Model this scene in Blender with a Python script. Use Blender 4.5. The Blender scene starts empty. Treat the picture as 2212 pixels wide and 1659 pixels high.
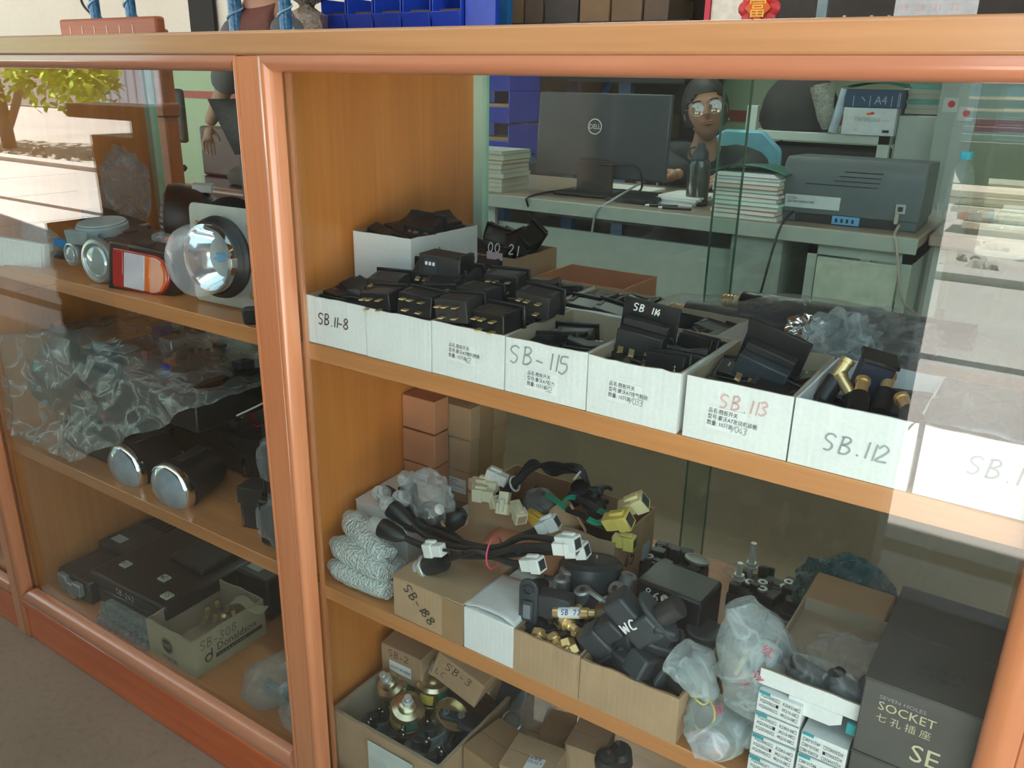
import bpy, bmesh, math, random
from mathutils import Vector, Matrix, Euler, noise

random.seed(7)
S = bpy.context.scene
COL = S.collection
PI = math.pi

# ---------------------------------------------------------------- camera
W, H, FPX = 2212.0, 1659.0, 1814.0
cam_d = bpy.data.cameras.new('camera')
cam = bpy.data.objects.new('camera', cam_d)
COL.objects.link(cam)
S.camera = cam
cam_d.sensor_width = 36.0
cam_d.lens = FPX / W * 36.0
cam_d.clip_start = 0.02
cam_d.clip_end = 200
CAM = Vector((0.0, -0.691, 1.1))
_u = Vector((-1790 - W / 2, 118 - H / 2, FPX)).normalized()
_X = -_u
_Zd = Vector((1010 - W / 2, 5850 - H / 2, FPX))
_Zd = (_Zd - _X * _X.dot(_Zd)).normalized()
_Z = -_Zd
_Y = _Z.cross(_X)
RW = Matrix((_X, _Y, _Z))                      # image axes -> world
cx_ = RW @ Vector((1, 0, 0)); cy_ = RW @ Vector((0, -1, 0)); cz_ = RW @ Vector((0, 0, -1))
M = Matrix((cx_, cy_, cz_)).transposed().to_4x4()
cam.matrix_world = Matrix.Translation(CAM) @ M

def P(px, py, x=None, y=None, z=None):
    """world point that the photograph shows at pixel (px,py) on the plane x=, y= or z="""
    d = RW @ Vector((px - W / 2, py - H / 2, FPX))
    if x is not None: t = (x - CAM.x) / d.x
    elif y is not None: t = (y - CAM.y) / d.y
    else: t = (z - CAM.z) / d.z
    return CAM + d * t

# ---------------------------------------------------------------- light
S.view_settings.view_transform = 'Standard'
S.view_settings.look = 'None'
S.view_settings.gamma = 1.0
S.view_settings.use_curve_mapping = False
S.view_settings.exposure = 0.0
wd = bpy.data.worlds.new('sky'); S.world = wd; wd.use_nodes = True
wn = wd.node_tree; wn.nodes.clear()
wo = wn.nodes.new('ShaderNodeOutputWorld'); wb = wn.nodes.new('ShaderNodeBackground')
wb.inputs[0].default_value = (0.66, 0.86, 1.0, 1); wb.inputs[1].default_value = 2.7
wn.links.new(wb.outputs[0], wo.inputs[0])
sun_d = bpy.data.lights.new('sun', 'SUN'); sun_d.energy = 46.0; sun_d.angle = math.radians(0.6)
sun_d.color = (1.0, 0.965, 0.93)
sun = bpy.data.objects.new('sun', sun_d); COL.objects.link(sun)
SUND = Vector((0.25, -0.12, -1.0)).normalized()   # travelling direction
sun.rotation_euler = SUND.to_track_quat('-Z', 'Y').to_euler()
sun.location = (0, -5, 8)
# unseen area lights set under the ceiling to light the back room
for nm, lc, en in (('back_room_fill_light', (-1.6, 2.6, 2.72), 26), ('back_room_fill_light', (-5.2, 3.0, 2.72), 9)):
    ld = bpy.data.lights.new(nm, 'AREA'); ld.shape = 'RECTANGLE'; ld.size = 1.2; ld.size_y = 0.12
    ld.energy = en; ld.color = (0.92, 1.0, 0.96)
    lo = bpy.data.objects.new(nm, ld); COL.objects.link(lo); lo.location = lc

# ---------------------------------------------------------------- tagging
def tag(o, label=None, cat=None, group=None, kind=None):
    if label: o['label'] = label
    if cat: o['category'] = cat
    if group: o['group'] = group
    if kind: o['kind'] = kind
    return o

def thing(name, label, cat, loc=(0, 0, 0), rot=(0, 0, 0), group=None):
    o = bpy.data.objects.new(name, None); COL.objects.link(o)
    o.location = loc; o.rotation_euler = rot; o.empty_display_size = 0.02
    return tag(o, label, cat, group)

def copy_tree(o, parent=None):
    c = o.copy(); COL.objects.link(c)
    if parent is not None: c.parent = parent
    for ch in KIDS.get(o.name, []):
        copy_tree(ch, c)
    return c
KIDS = {}

def dup(root, loc=None, rot=None, label=None, group=None):
    r = root.copy(); COL.objects.link(r)
    if loc is not None: r.location = loc
    if rot is not None: r.rotation_euler = rot
    if label: r['label'] = label
    if group: r['group'] = group
    for ch in KIDS.get(root.name, []):
        copy_tree(ch, r)
    return r

# ---------------------------------------------------------------- mesh builder
class MB:
    def __init__(s): s.bm = bmesh.new()
    def _new(s, fn, mat):
        before = set(s.bm.verts)
        fn()
        vs = [v for v in s.bm.verts if v not in before]
        if mat is not None: bmesh.ops.transform(s.bm, matrix=mat, verts=vs)
        return vs
    def box(s, a, b, mat=None):
        c = [(a[i] + b[i]) / 2 for i in range(3)]; d = [abs(b[i] - a[i]) for i in range(3)]
        m = Matrix.Translation(c) @ Matrix.Diagonal((d[0], d[1], d[2], 1))
        if mat is not None: m = mat @ m
        bmesh.ops.create_cube(s.bm, size=1.0, matrix=m); return s
    def cyl(s, r, h, mat=None, seg=20, r2=None, base=0.0):
        m = Matrix.Translation((0, 0, base + h / 2))
        if mat is not None: m = mat @ m
        bmesh.ops.create_cone(s.bm, cap_ends=True, segments=seg, radius1=r, radius2=r if r2 is None else r2, depth=h, matrix=m); return s
    def sph(s, r, mat=None, u=16, v=10, sc=(1, 1, 1)):
        m = Matrix.Diagonal((sc[0], sc[1], sc[2], 1))
        if mat is not None: m = mat @ m
        bmesh.ops.create_uvsphere(s.bm, u_segments=u, v_segments=v, radius=r, matrix=m); return s
    def ico(s, r, mat=None, sub=2, sc=(1, 1, 1)):
        m = Matrix.Diagonal((sc[0], sc[1], sc[2], 1))
        if mat is not None: m = mat @ m
        bmesh.ops.create_icosphere(s.bm, subdivisions=sub, radius=r, matrix=m); return s
    def lathe(s, prof, mat=None, seg=24, cap=True):
        """prof = [(r,z),...] about Z"""
        rings = []
        for r, z in prof:
            ring = [s.bm.verts.new(((mat @ Vector((r * math.cos(2 * PI * k / seg), r * math.sin(2 * PI * k / seg), z))) if mat is not None
                     else Vector((r * math.cos(2 * PI * k / seg), r * math.sin(2 * PI * k / seg), z)))) for k in range(seg)]
            rings.append(ring)
        for a, b in zip(rings, rings[1:]):
            for k in range(seg):
                s.bm.faces.new((a[k], a[(k + 1) % seg], b[(k + 1) % seg], b[k]))
        if cap:
            s.bm.faces.new(list(reversed(rings[0]))); s.bm.faces.new(rings[-1])
        return s
    def tube(s, pts, r, seg=8, cap=True, radii=None):
        pts = [Vector(p) for p in pts]
        n = len(pts); rings = []
        t0 = (pts[1] - pts[0]).normalized()
        nrm = t0.orthogonal().normalized()
        for i, p in enumerate(pts):
            t = (pts[min(i + 1, n - 1)] - pts[max(i - 1, 0)])
            if t.length < 1e-9: t = t0
            t.normalize()
            nrm = (nrm - t * nrm.dot(t))
            if nrm.length < 1e-6: nrm = t.orthogonal()
            nrm.normalize(); bn = t.cross(nrm)
            rr = radii[i] if radii else r
            rings.append([s.bm.verts.new(p + (nrm * math.cos(2 * PI * k / seg) + bn * math.sin(2 * PI * k / seg)) * rr) for k in range(seg)])
        for a, b in zip(rings, rings[1:]):
            for k in range(seg):
                s.bm.faces.new((a[k], a[(k + 1) % seg], b[(k + 1) % seg], b[k]))
        if cap:
            s.bm.faces.new(list(reversed(rings[0]))); s.bm.faces.new(rings[-1])
        return s
    def prism(s, poly, h, mat=None):
        """poly in XY, extruded 0..h in Z"""
        f = lambda p, z: (mat @ Vector((p[0], p[1], z))) if mat is not None else Vector((p[0], p[1], z))
        a = [s.bm.verts.new(f(p, 0)) for p in poly]; b = [s.bm.verts.new(f(p, h)) for p in poly]
        n = len(poly)
        s.bm.faces.new(list(reversed(a))); s.bm.faces.new(b)
        for k in range(n): s.bm.faces.new((a[k], a[(k + 1) % n], b[(k + 1) % n], b[k]))
        return s
    def sweep(s, sec, p0, p1, up):
        """2-D section (u across, v up) swept from p0 to p1"""
        p0 = Vector(p0); p1 = Vector(p1); t = (p1 - p0).normalized(); up = Vector(up).normalized(); side = t.cross(up)
        a = [s.bm.verts.new(p0 + side * u + up * v) for u, v in sec]
        b = [s.bm.verts.new(p1 + side * u + up * v) for u, v in sec]
        n = len(sec)
        s.bm.faces.new(list(reversed(a))); s.bm.faces.new(b)
        for k in range(n): s.bm.faces.new((a[k], a[(k + 1) % n], b[(k + 1) % n], b[k]))
        return s
    def grid(s, fn, nu, nv):
        vs = [[s.bm.verts.new(fn(i / nu, j / nv)) for j in range(nv + 1)] for i in range(nu + 1)]
        for i in range(nu):
            for j in range(nv):
                s.bm.faces.new((vs[i][j], vs[i + 1][j], vs[i + 1][j + 1], vs[i][j + 1]))
        return s
    def build(s, name, mat, parent=None, bevel=0.0, smooth=True, seg=1, sub=0, solid=0.0):
        bmesh.ops.recalc_face_normals(s.bm, faces=s.bm.faces)
        me = bpy.data.meshes.new(name); s.bm.to_mesh(me); s.bm.free()
        if mat is not None: me.materials.append(mat)
        if smooth:
            for p in me.polygons: p.use_smooth = True
            try: me.set_sharp_from_angle(angle=math.radians(38))
            except Exception: pass
        o = bpy.data.objects.new(name, me); COL.objects.link(o)
        if parent is not None:
            o.parent = parent; KIDS.setdefault(parent.name, []).append(o)
        if solid:
            m = o.modifiers.new('s', 'SOLIDIFY'); m.thickness = solid; m.offset = 0
        if bevel:
            m = o.modifiers.new('b', 'BEVEL'); m.width = bevel; m.segments = seg; m.limit_method = 'ANGLE'; m.angle_limit = math.radians(40)
            m.harden_normals = False
        if sub:
            m = o.modifiers.new('u', 'SUBSURF'); m.levels = sub; m.render_levels = sub
        return o

def TR(loc=(0, 0, 0), rot=(0, 0, 0), sc=1.0):
    return Matrix.Translation(loc) @ Euler(rot).to_matrix().to_4x4() @ Matrix.Scale(sc, 4)

def align(p0, p1):
    """matrix that takes +Z to p0->p1, origin at p0"""
    p0 = Vector(p0); p1 = Vector(p1)
    return Matrix.Translation(p0) @ (p1 - p0).to_track_quat('Z', 'Y').to_matrix().to_4x4()

# ---------------------------------------------------------------- materials
MATS = {}
class NT:
    def __init__(s, name):
        s.m = bpy.data.materials.new(name); s.m.use_nodes = True; s.t = s.m.node_tree
        s.b = s.t.nodes['Principled BSDF']; s.out = s.t.nodes['Material Output']
        MATS[name] = s.m
    def n(s, typ, **k):
        nd = s.t.nodes.new(typ)
        for a, v in k.items():
            if a.startswith('i_'):
                key = a[2:]
                key = int(key) if key.isdigit() else key.replace('_', ' ')
                nd.inputs[key].default_value = v
            else: setattr(nd, a, v)
        return nd
    def l(s, a, b): s.t.links.new(a, b)
    def coord(s, scale=(1, 1, 1), kind='Object'):
        tc = s.n('ShaderNodeTexCoord'); mp = s.n('ShaderNodeMapping'); mp.inputs['Scale'].default_value = scale
        s.l(tc.outputs[kind], mp.inputs[0]); return mp.outputs[0]
    def ramp(s, fac, stops):
        r = s.n('ShaderNodeValToRGB'); e = r.color_ramp.elements
        while len(e) < len(stops): e.new(0.5)
        for k, (p, c) in enumerate(stops):
            e[k].position = p; e[k].color = (c[0], c[1], c[2], 1)
        s.l(fac, r.inputs[0]); return r.outputs[0]
    def bump(s, h, st=0.3, dist=0.002):
        b = s.n('ShaderNodeBump'); b.inputs['Strength'].default_value = st; b.inputs['Distance'].default_value = dist
        s.l(h, b.inputs['Height']); s.l(b.outputs[0], s.b.inputs['Normal']); return b

def mixc(c, k): return tuple(min(1, x * k) for x in c)

def plain(name, col, rough=0.5, metal=0.0, spec=0.5, var=0.12, scale=25, bump=0.0, coat=0.0, bscale=200, alpha=1.0):
    t = NT(name)
    nz = t.n('ShaderNodeTexNoise', i_Scale=scale, i_Detail=4.0)
    t.l(t.coord(), nz.inputs['Vector'])
    c = t.ramp(nz.outputs['Fac'], [(0.3, mixc(col, 1 - var)), (0.7, mixc(col, 1 + var))])
    t.l(c, t.b.inputs['Base Color'])
    t.b.inputs['Roughness'].default_value = rough; t.b.inputs['Metallic'].default_value = metal
    t.b.inputs['Specular IOR Level'].default_value = spec; t.b.inputs['Coat Weight'].default_value = coat
    if alpha < 1: t.b.inputs['Alpha'].default_value = alpha
    if bump:
        n2 = t.n('ShaderNodeTexNoise', i_Scale=bscale, i_Detail=3.0); t.l(t.coord(), n2.inputs['Vector'])
        t.bump(n2.outputs['Fac'], bump, 0.001)
    return t.m

def wood(name, dark, light, axis=0, rough=0.28, scale=1.0, coat=0.4, grain=0.5):
    t = NT(name)
    sc = [14 * scale] * 3; sc[axis] = 1.1 * scale
    v = t.coord(tuple(sc))
    n1 = t.n('ShaderNodeTexNoise', i_Scale=1.6, i_Detail=6.0, i_Roughness=0.6, i_Distortion=0.6); t.l(v, n1.inputs['Vector'])
    sc2 = [160 * scale] * 3; sc2[axis] = 5 * scale
    n2 = t.n('ShaderNodeTexNoise', i_Scale=1.0, i_Detail=3.0); t.l(t.coord(tuple(sc2)), n2.inputs['Vector'])
    mx = t.n('ShaderNodeMix', data_type='FLOAT'); mx.inputs[0].default_value = grain * 0.6
    t.l(n1.outputs['Fac'], mx.inputs[2]); t.l(n2.outputs['Fac'], mx.inputs[3])
    mid = tuple((a + b) / 2 for a, b in zip(dark, light))
    c = t.ramp(mx.outputs[0], [(0.34, dark), (0.5, mid), (0.66, light)])
    t.l(c, t.b.inputs['Base Color'])
    t.b.inputs['Roughness'].default_value = rough; t.b.inputs['Coat Weight'].default_value = coat
    t.b.inputs['Coat Roughness'].default_value = 0.12
    t.bump(n2.outputs['Fac'], 0.08, 0.0006)
    return t.m

def thin_glass(name, tint, f0=0.04, dust=0.0, rough=0.0):
    """thin pane: lets light straight through, mirrors by angle (Schlick) on both faces"""
    t = NT(name); t.t.nodes.remove(t.b)
    g = t.n('ShaderNodeNewGeometry'); d = t.n('ShaderNodeVectorMath', operation='DOT_PRODUCT')
    t.l(g.outputs['Incoming'], d.inputs[0]); t.l(g.outputs['Normal'], d.inputs[1])
    ab = t.n('ShaderNodeMath', operation='ABSOLUTE'); t.l(d.outputs['Value'], ab.inputs[0])
    om = t.n('ShaderNodeMath', operation='SUBTRACT'); om.inputs[0].default_value = 1.0; t.l(ab.outputs[0], om.inputs[1])
    pw = t.n('ShaderNodeMath', operation='POWER'); pw.inputs[1].default_value = 5.0; t.l(om.outputs[0], pw.inputs[0])
    ma = t.n('ShaderNodeMath', operation='MULTIPLY_ADD'); ma.inputs[1].default_value = 1 - f0; ma.inputs[2].default_value = f0
    t.l(pw.outputs[0], ma.inputs[0])
    tr = t.n('ShaderNodeBsdfTransparent'); tr.inputs[0].default_value = (*tint, 1)
    gl = t.n('ShaderNodeBsdfGlossy'); gl.inputs['Roughness'].default_value = rough
    mx = t.n('ShaderNodeMixShader'); t.l(ma.outputs[0], mx.inputs[0]); t.l(tr.outputs[0], mx.inputs[1]); t.l(gl.outputs[0], mx.inputs[2])
    last = mx.outputs[0]
    if dust:
        nz = t.n('ShaderNodeTexNoise', i_Scale=3.0, i_Detail=5.0); t.l(t.coord(), nz.inputs['Vector'])
        mr = t.n('ShaderNodeMapRange'); mr.inputs[1].default_value = 0.35; mr.inputs[2].default_value = 0.75
        mr.inputs[3].default_value = dust * 0.4; mr.inputs[4].default_value = dust * 1.6; t.l(nz.outputs['Fac'], mr.inputs[0])
        df = t.n('ShaderNodeBsdfDiffuse'); df.inputs[0].default_value = (0.75, 0.77, 0.74, 1)
        m2 = t.n('ShaderNodeMixShader'); t.l(mr.outputs[0], m2.inputs[0]); t.l(last, m2.inputs[1]); t.l(df.outputs[0], m2.inputs[2])
        last = m2.outputs[0]
    t.l(last, t.out.inputs['Surface'])
    return t.m

def film(name, col, opac=0.35, rough=0.18, bump=0.6, bscale=40, voro=False, tint=(0.97, 0.98, 0.98), base=0.75):
    """plastic film: partly clear, pale crease highlights painted in, shiny"""
    t = NT(name)
    t.b.inputs['Base Color'].default_value = (*col, 1); t.b.inputs['Roughness'].default_value = rough
    t.b.inputs['Specular IOR Level'].default_value = 0.8
    v = t.coord()
    if voro:
        n = t.n('ShaderNodeTexVoronoi', i_Scale=bscale, feature='SMOOTH_F1'); t.l(v, n.inputs['Vector']); h = n.outputs['Distance']
    else:
        n = t.n('ShaderNodeTexNoise', i_Scale=bscale, i_Detail=5.0, i_Distortion=1.5); t.l(v, n.inputs['Vector']); h = n.outputs['Fac']
    t.bump(h, bump, 0.004)
    n2 = t.n('ShaderNodeTexNoise', i_Scale=min(bscale, 60) * 0.9, i_Detail=2.5, i_Distortion=0.8); t.l(v, n2.inputs['Vector'])
    sb = t.n('ShaderNodeMath', operation='SUBTRACT'); sb.inputs[1].default_value = 0.5; t.l(n2.outputs['Fac'], sb.inputs[0])
    ab = t.n('ShaderNodeMath', operation='ABSOLUTE'); t.l(sb.outputs[0], ab.inputs[0])  # thin pale lines painted into the opacity as crinkle highlights
    mr = t.n('ShaderNodeMapRange'); mr.inputs[1].default_value = 0.0; mr.inputs[2].default_value = 0.06
    mr.inputs[3].default_value = opac if voro else min(1, opac * 1.25 + .05); mr.inputs[4].default_value = opac * (1 if voro else base); t.l(ab.outputs[0], mr.inputs[0])
    lw = t.n('ShaderNodeLayerWeight', i_Blend=0.35)
    ad = t.n('ShaderNodeMath', operation='MULTIPLY_ADD', use_clamp=True); ad.inputs[1].default_value = 0.13
    t.l(lw.outputs['Facing'], ad.inputs[0]); t.l(mr.outputs[0], ad.inputs[2])
    tr = t.n('ShaderNodeBsdfTransparent'); tr.inputs[0].default_value = (*tint, 1)
    mx = t.n('ShaderNodeMixShader'); t.l(ad.outputs[0], mx.inputs[0]); t.l(tr.outputs[0], mx.inputs[1]); t.l(t.b.outputs[0], mx.inputs[2])
    t.l(mx.outputs[0], t.out.inputs['Surface'])
    return t.m

def board(name, col, rough=0.8, flute=True, axis=0, var=0.1, flu=0.12):
    """cardboard: paper fibre, faint flutes and scuffs"""
    t = NT(name)
    v = t.coord()
    n1 = t.n('ShaderNodeTexNoise', i_Scale=18.0, i_Detail=5.0); t.l(v, n1.inputs['Vector'])
    c = t.ramp(n1.outputs['Fac'], [(0.25, mixc(col, 1 - var)), (0.5, col), (0.8, mixc(col, 1 + var * 0.7))])
    n3 = t.n('ShaderNodeTexNoise', i_Scale=260.0, i_Detail=2.0); t.l(v, n3.inputs['Vector'])
    mx = t.n('ShaderNodeMix', data_type='RGBA', blend_type='MULTIPLY'); mx.inputs[0].default_value = 0.35
    g = t.ramp(n3.outputs['Fac'], [(0.3, (0.8, 0.8, 0.8)), (0.7, (1, 1, 1))])
    t.l(c, mx.inputs[6]); t.l(g, mx.inputs[7]); t.l(mx.outputs[2], t.b.inputs['Base Color'])
    t.b.inputs['Roughness'].default_value = rough; t.b.inputs['Specular IOR Level'].default_value = 0.25
    if flute:
        w = t.n('ShaderNodeTexWave', i_Scale=48.0, i_Distortion=0.6); w.bands_direction = 'X'
        t.l(v, w.inputs['Vector']); t.bump(w.outputs['Fac'], flu, 0.0015)
    return t.m

M_frame = wood('lacquered_frame_wood', (0.38, 0.145, 0.072), (0.50, 0.215, 0.115), 0, 0.32, coat=0.8)
M_framev = wood('lacquered_frame_wood_upright', (0.46, 0.165, 0.068), (0.60, 0.245, 0.105), 2, 0.28, coat=0.7)
M_cap = wood('cabinet_cap_wood', (0.36, 0.17, 0.070), (0.46, 0.24, 0.105), 0, 0.3, coat=0.3)
M_panel = wood('cabinet_panel_veneer', (0.54, 0.180, 0.034), (0.70, 0.265, 0.056), 2, 0.35, scale=0.8, coat=0.12)
M_shelf = wood('shelf_veneer', (0.46, 0.185, 0.062), (0.62, 0.27, 0.098), 0, 0.34, scale=1.3, coat=0.15)
M_plinth = wood('plinth_wood', (0.46, 0.080, 0.020), (0.66, 0.145, 0.036), 0, 0.25)
M_glass = thin_glass('cabinet_glass', (0.955, 0.985, 0.97), dust=0.004)
M_backglass = thin_glass('back_glass', (0.90, 0.96, 0.93), dust=0.006)
M_teal = plain('pale_green_strip', (0.50, 0.78, 0.68), 0.4, var=0.06)
M_edge = plain('green_glass_edge', (0.06, 0.16, 0.12), 0.15, var=0.1)
M_black = plain('black_plastic', (0.008, 0.008, 0.009), 0.40, var=0.3, bump=0.05)
M_black2 = plain('dusty_black_plastic', (0.024, 0.022, 0.022), 0.55, var=0.3, bump=0.1)
M_dgrey = plain('dark_grey_plastic', (0.036, 0.043, 0.050), 0.45, var=0.2, bump=0.05)
M_rubber = plain('black_rubber', (0.011, 0.012, 0.013), 0.42, var=0.2)
M_white = plain('white_plastic', (0.74, 0.76, 0.72), 0.35, var=0.05)
M_cream = plain('cream_plastic', (0.74, 0.70, 0.50), 0.4, var=0.06)
M_yellow = plain('yellow_plastic', (0.80, 0.66, 0.16), 0.4, var=0.08)
M_brass = plain('brass', (0.80, 0.58, 0.28), 0.35, metal=0.8, var=0.15)
M_steel = plain('bright_steel', (0.62, 0.64, 0.65), 0.25, metal=1.0, var=0.12)
M_zinc = plain('zinc_plated_steel', (0.70, 0.72, 0.68), 0.45, metal=0.6, var=0.12)
M_chrome = plain('chrome_reflector', (0.86, 0.88, 0.90), 0.08, metal=1.0, var=0.04)
M_alu = plain('cast_aluminium', (0.48, 0.50, 0.50), 0.45, metal=0.9, var=0.15)
M_wbox = board('white_cardboard', (0.78, 0.785, 0.76), 0.6, flu=0.10, var=0.05)
M_kraft = board('brown_cardboard', (0.40, 0.255, 0.140))
M_kraft2 = board('tan_cardboard', (0.47, 0.315, 0.185))
M_inner = board('raw_inner_cardboard', (0.42, 0.33, 0.225), 0.85)
M_salmon = board('salmon_cardboard', (0.58, 0.27, 0.14), 0.75, flute=False)
M_paper = plain('white_paper', (0.80, 0.80, 0.78), 0.7, var=0.03)
M_ink = plain('black_ink', (0.02, 0.02, 0.022), 0.6, var=0.1)
M_pencil = plain('faded_grey_marker', (0.33, 0.34, 0.34), 0.6, var=0.15)
M_redink = plain('faded_red_marker', (0.70, 0.42, 0.38), 0.6, var=0.15)
M_maroon = plain('brown_marker', (0.16, 0.07, 0.06), 0.6, var=0.15)
M_wink = plain('white_paint_marker', (0.80, 0.80, 0.78), 0.5, var=0.05)
M_tape = plain('brown_packing_tape', (0.36, 0.225, 0.12), 0.2, var=0.06)
M_film = film('clear_plastic_film', (0.66, 0.70, 0.70), 0.15)
M_milky = film('milky_plastic_bag', (0.66, 0.74, 0.73), 0.36, bscale=22)
M_bubble = film('bubble_wrap', (0.74, 0.82, 0.78), 0.66, 0.16, 1.0, 320, voro=True)
M_green = plain('green_wire', (0.01, 0.38, 0.24), 0.4)
M_red = plain('red_plastic', (0.55, 0.03, 0.035), 0.35)
M_pink = plain('pink_red_rubber', (0.65, 0.06, 0.13), 0.45)
M_blue = plain('blue_plastic', (0.02, 0.06, 0.42), 0.4)
M_teal2 = plain('teal_print', (0.02, 0.33, 0.36), 0.5)
M_clear = thin_glass('clear_lens', (0.97, 0.985, 0.99), f0=0.07)
# ================================================================ setting
def structure(mb, name, mat, **k):
    o = mb.build(name, mat, **k); tag(o, kind='structure'); return o

def concrete(name, a, b, sc=1.5, rough=0.6, bump=0.25, specks=True):
    t = NT(name)
    v = t.coord()
    n1 = t.n('ShaderNodeTexNoise', i_Scale=sc, i_Detail=8.0, i_Roughness=0.65); t.l(v, n1.inputs['Vector'])
    c = t.ramp(n1.outputs['Fac'], [(0.3, a), (0.7, b)])
    n2 = t.n('ShaderNodeTexNoise', i_Scale=sc * 60, i_Detail=3.0); t.l(v, n2.inputs['Vector'])
    g = t.ramp(n2.outputs['Fac'], [(0.30, (0.72, 0.72, 0.72)), (0.5, (1, 1, 1))])
    mx = t.n('ShaderNodeMix', data_type='RGBA', blend_type='MULTIPLY'); mx.inputs[0].default_value = 0.5 if specks else 0.2
    t.l(c, mx.inputs[6]); t.l(g, mx.inputs[7]); t.l(mx.outputs[2], t.b.inputs['Base Color'])
    t.b.inputs['Roughness'].default_value = rough
    t.bump(n2.outputs['Fac'], bump, 0.002)
    return t.m
M_floor = concrete('brown_cement_floor', (0.175, 0.135, 0.092), (0.25, 0.20, 0.145), 1.2)
M_wallg = concrete('pale_green_wall_paint', (0.42, 0.50, 0.34), (0.47, 0.55, 0.38), 0.8, 0.7, 0.05, False)
M_wallc = concrete('cream_wall_paint', (0.58, 0.54, 0.46), (0.64, 0.60, 0.52), 0.8, 0.7, 0.05, False)
M_slab = concrete('pale_concrete_slab', (0.43, 0.395, 0.36), (0.53, 0.49, 0.45), 1.0, 0.8)
M_dirt = concrete('dusty_earth', (0.40, 0.35, 0.30), (0.52, 0.47, 0.42), 0.6, 0.9)

YW = 4.2
b = MB(); b.box((-14, -1.20, -0.12), (4, YW + .15, 0)); structure(b, 'floor', M_floor, smooth=False)
YW = 4.2
b = MB(); b.box((-14, YW, 0), (4, YW + .15, 3.0)); structure(b, 'wall_back', M_wallc, smooth=False)
b = MB(); b.box((-14, YW - .012, 0), (4, YW, 1.30)); structure(b, 'wall_back_dado', M_wallg, smooth=False)
b = MB(); b.box((-14, YW - .018, .905), (4, YW - .012, .965)); structure(b, 'trim_stripe', plain('red_stripe_paint', (.42, .05, .03), .5), smooth=False)
b = MB(); b.box((2.6, -0.3, 0), (2.75, YW, 3.0)); structure(b, 'wall_right', M_wallg, smooth=False)
b = MB(); b.box((-6.52, YW - .05, 1.31), (-6.21, YW - .02, 2.2)); structure(b, 'doorway_1', plain('dark_doorway', (.012, .010, .009), .8), smooth=False)  # dark panel on the wall in place of a shaded doorway
b = MB()
b.prism([(-14, -3.41), (4, -0.35), (4, YW + .15), (-14, YW + .15)], 0.12, TR((0, 0, 3.0)))
structure(b, 'ceiling', M_wallc, smooth=False)

# outdoors: behind the camera, seen mirrored in the glass
b = MB(); b.box((-45, -60, -0.20), (30, -6.3, -0.03)); structure(b, 'ground', M_dirt, smooth=False)
for k, (y0, y1) in enumerate(((-1.42, -1.20), (-3.24, -1.50), (-3.98, -3.32), (-5.05, -4.00))):
    b = MB()
    for i in range(14):
        x0 = -22 + i * 2.1 + k * 0.55
        b.box((x0, y0, -0.14), (x0 + 2.085, y1, -0.01 - 0.004 * (k % 2)))
    structure(b, 'paving_%d' % (k + 1), M_slab, smooth=False)
b = MB(); b.box((-45, -6.35, -0.22), (30, -1.20, -0.15)); structure(b, 'gutter_bed', M_dirt, smooth=False)
b = MB(); b.box((-30, -5.35, -0.14), (15, -5.10, 0.03)); structure(b, 'trim_kerb', M_slab, smooth=False)
b = MB(); b.box((-45, -6.35, -0.15), (30, -5.35, -0.03)); structure(b, 'ground_verge', M_dirt, smooth=False)
# unseen wall added to block the bright yard from the panes' reflection
M_blockwall = concrete('dark_block_wall', (0.09, 0.09, 0.095), (0.12, 0.12, 0.125), 1.0, 0.8)
b = MB(); b.box((-2.70, -1.34, 0), (-0.235, -1.18, 2.05)); structure(b, 'wall_reflection_block', M_blockwall, smooth=False)

# ================================================================ display cabinet
cab = thing('display_cabinet', 'long orange-brown wooden display cabinet with two glass-fronted bays of shelves', 'cabinet', (0, 0, 0))
CD = 0.40      # cabinet depth
XL, XM, XR = -1.665, -0.815, 0.045           # centres of the uprights
b = MB(); b.box((-1.6315, -0.032, 1.121), (1.2, CD + 0.02, 1.146)); b.build('top_board', M_cap, cab, bevel=0.003, seg=2)
SH = [0.79, 0.44]
for (xa, xb) in ((-1.620, -0.835), (-0.785, 0.02), (0.07, 1.17)):
    for z in SH:
        b = MB(); b.box((xa - 0.005, 0.0, z - 0.023), (xb + 0.005, CD - 0.02, z)); b.build('shelf', M_shelf, cab, bevel=0.0012)
b = MB(); b.box((-1.6315, 0.0, 0.078), (1.2, CD - 0.01, 0.10)); b.build('bottom_board', M_shelf, cab)
# inner side panels
for xa, xb in ((-1.6315, -1.620), (-0.835, -0.79), (0.025, 0.06), (1.17, 1.20)):
    b = MB(); b.box((xa, 0.0, 0.05), (xb, CD - 0.012, 1.12)); b.build('side_panel', M_panel, cab)
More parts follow.
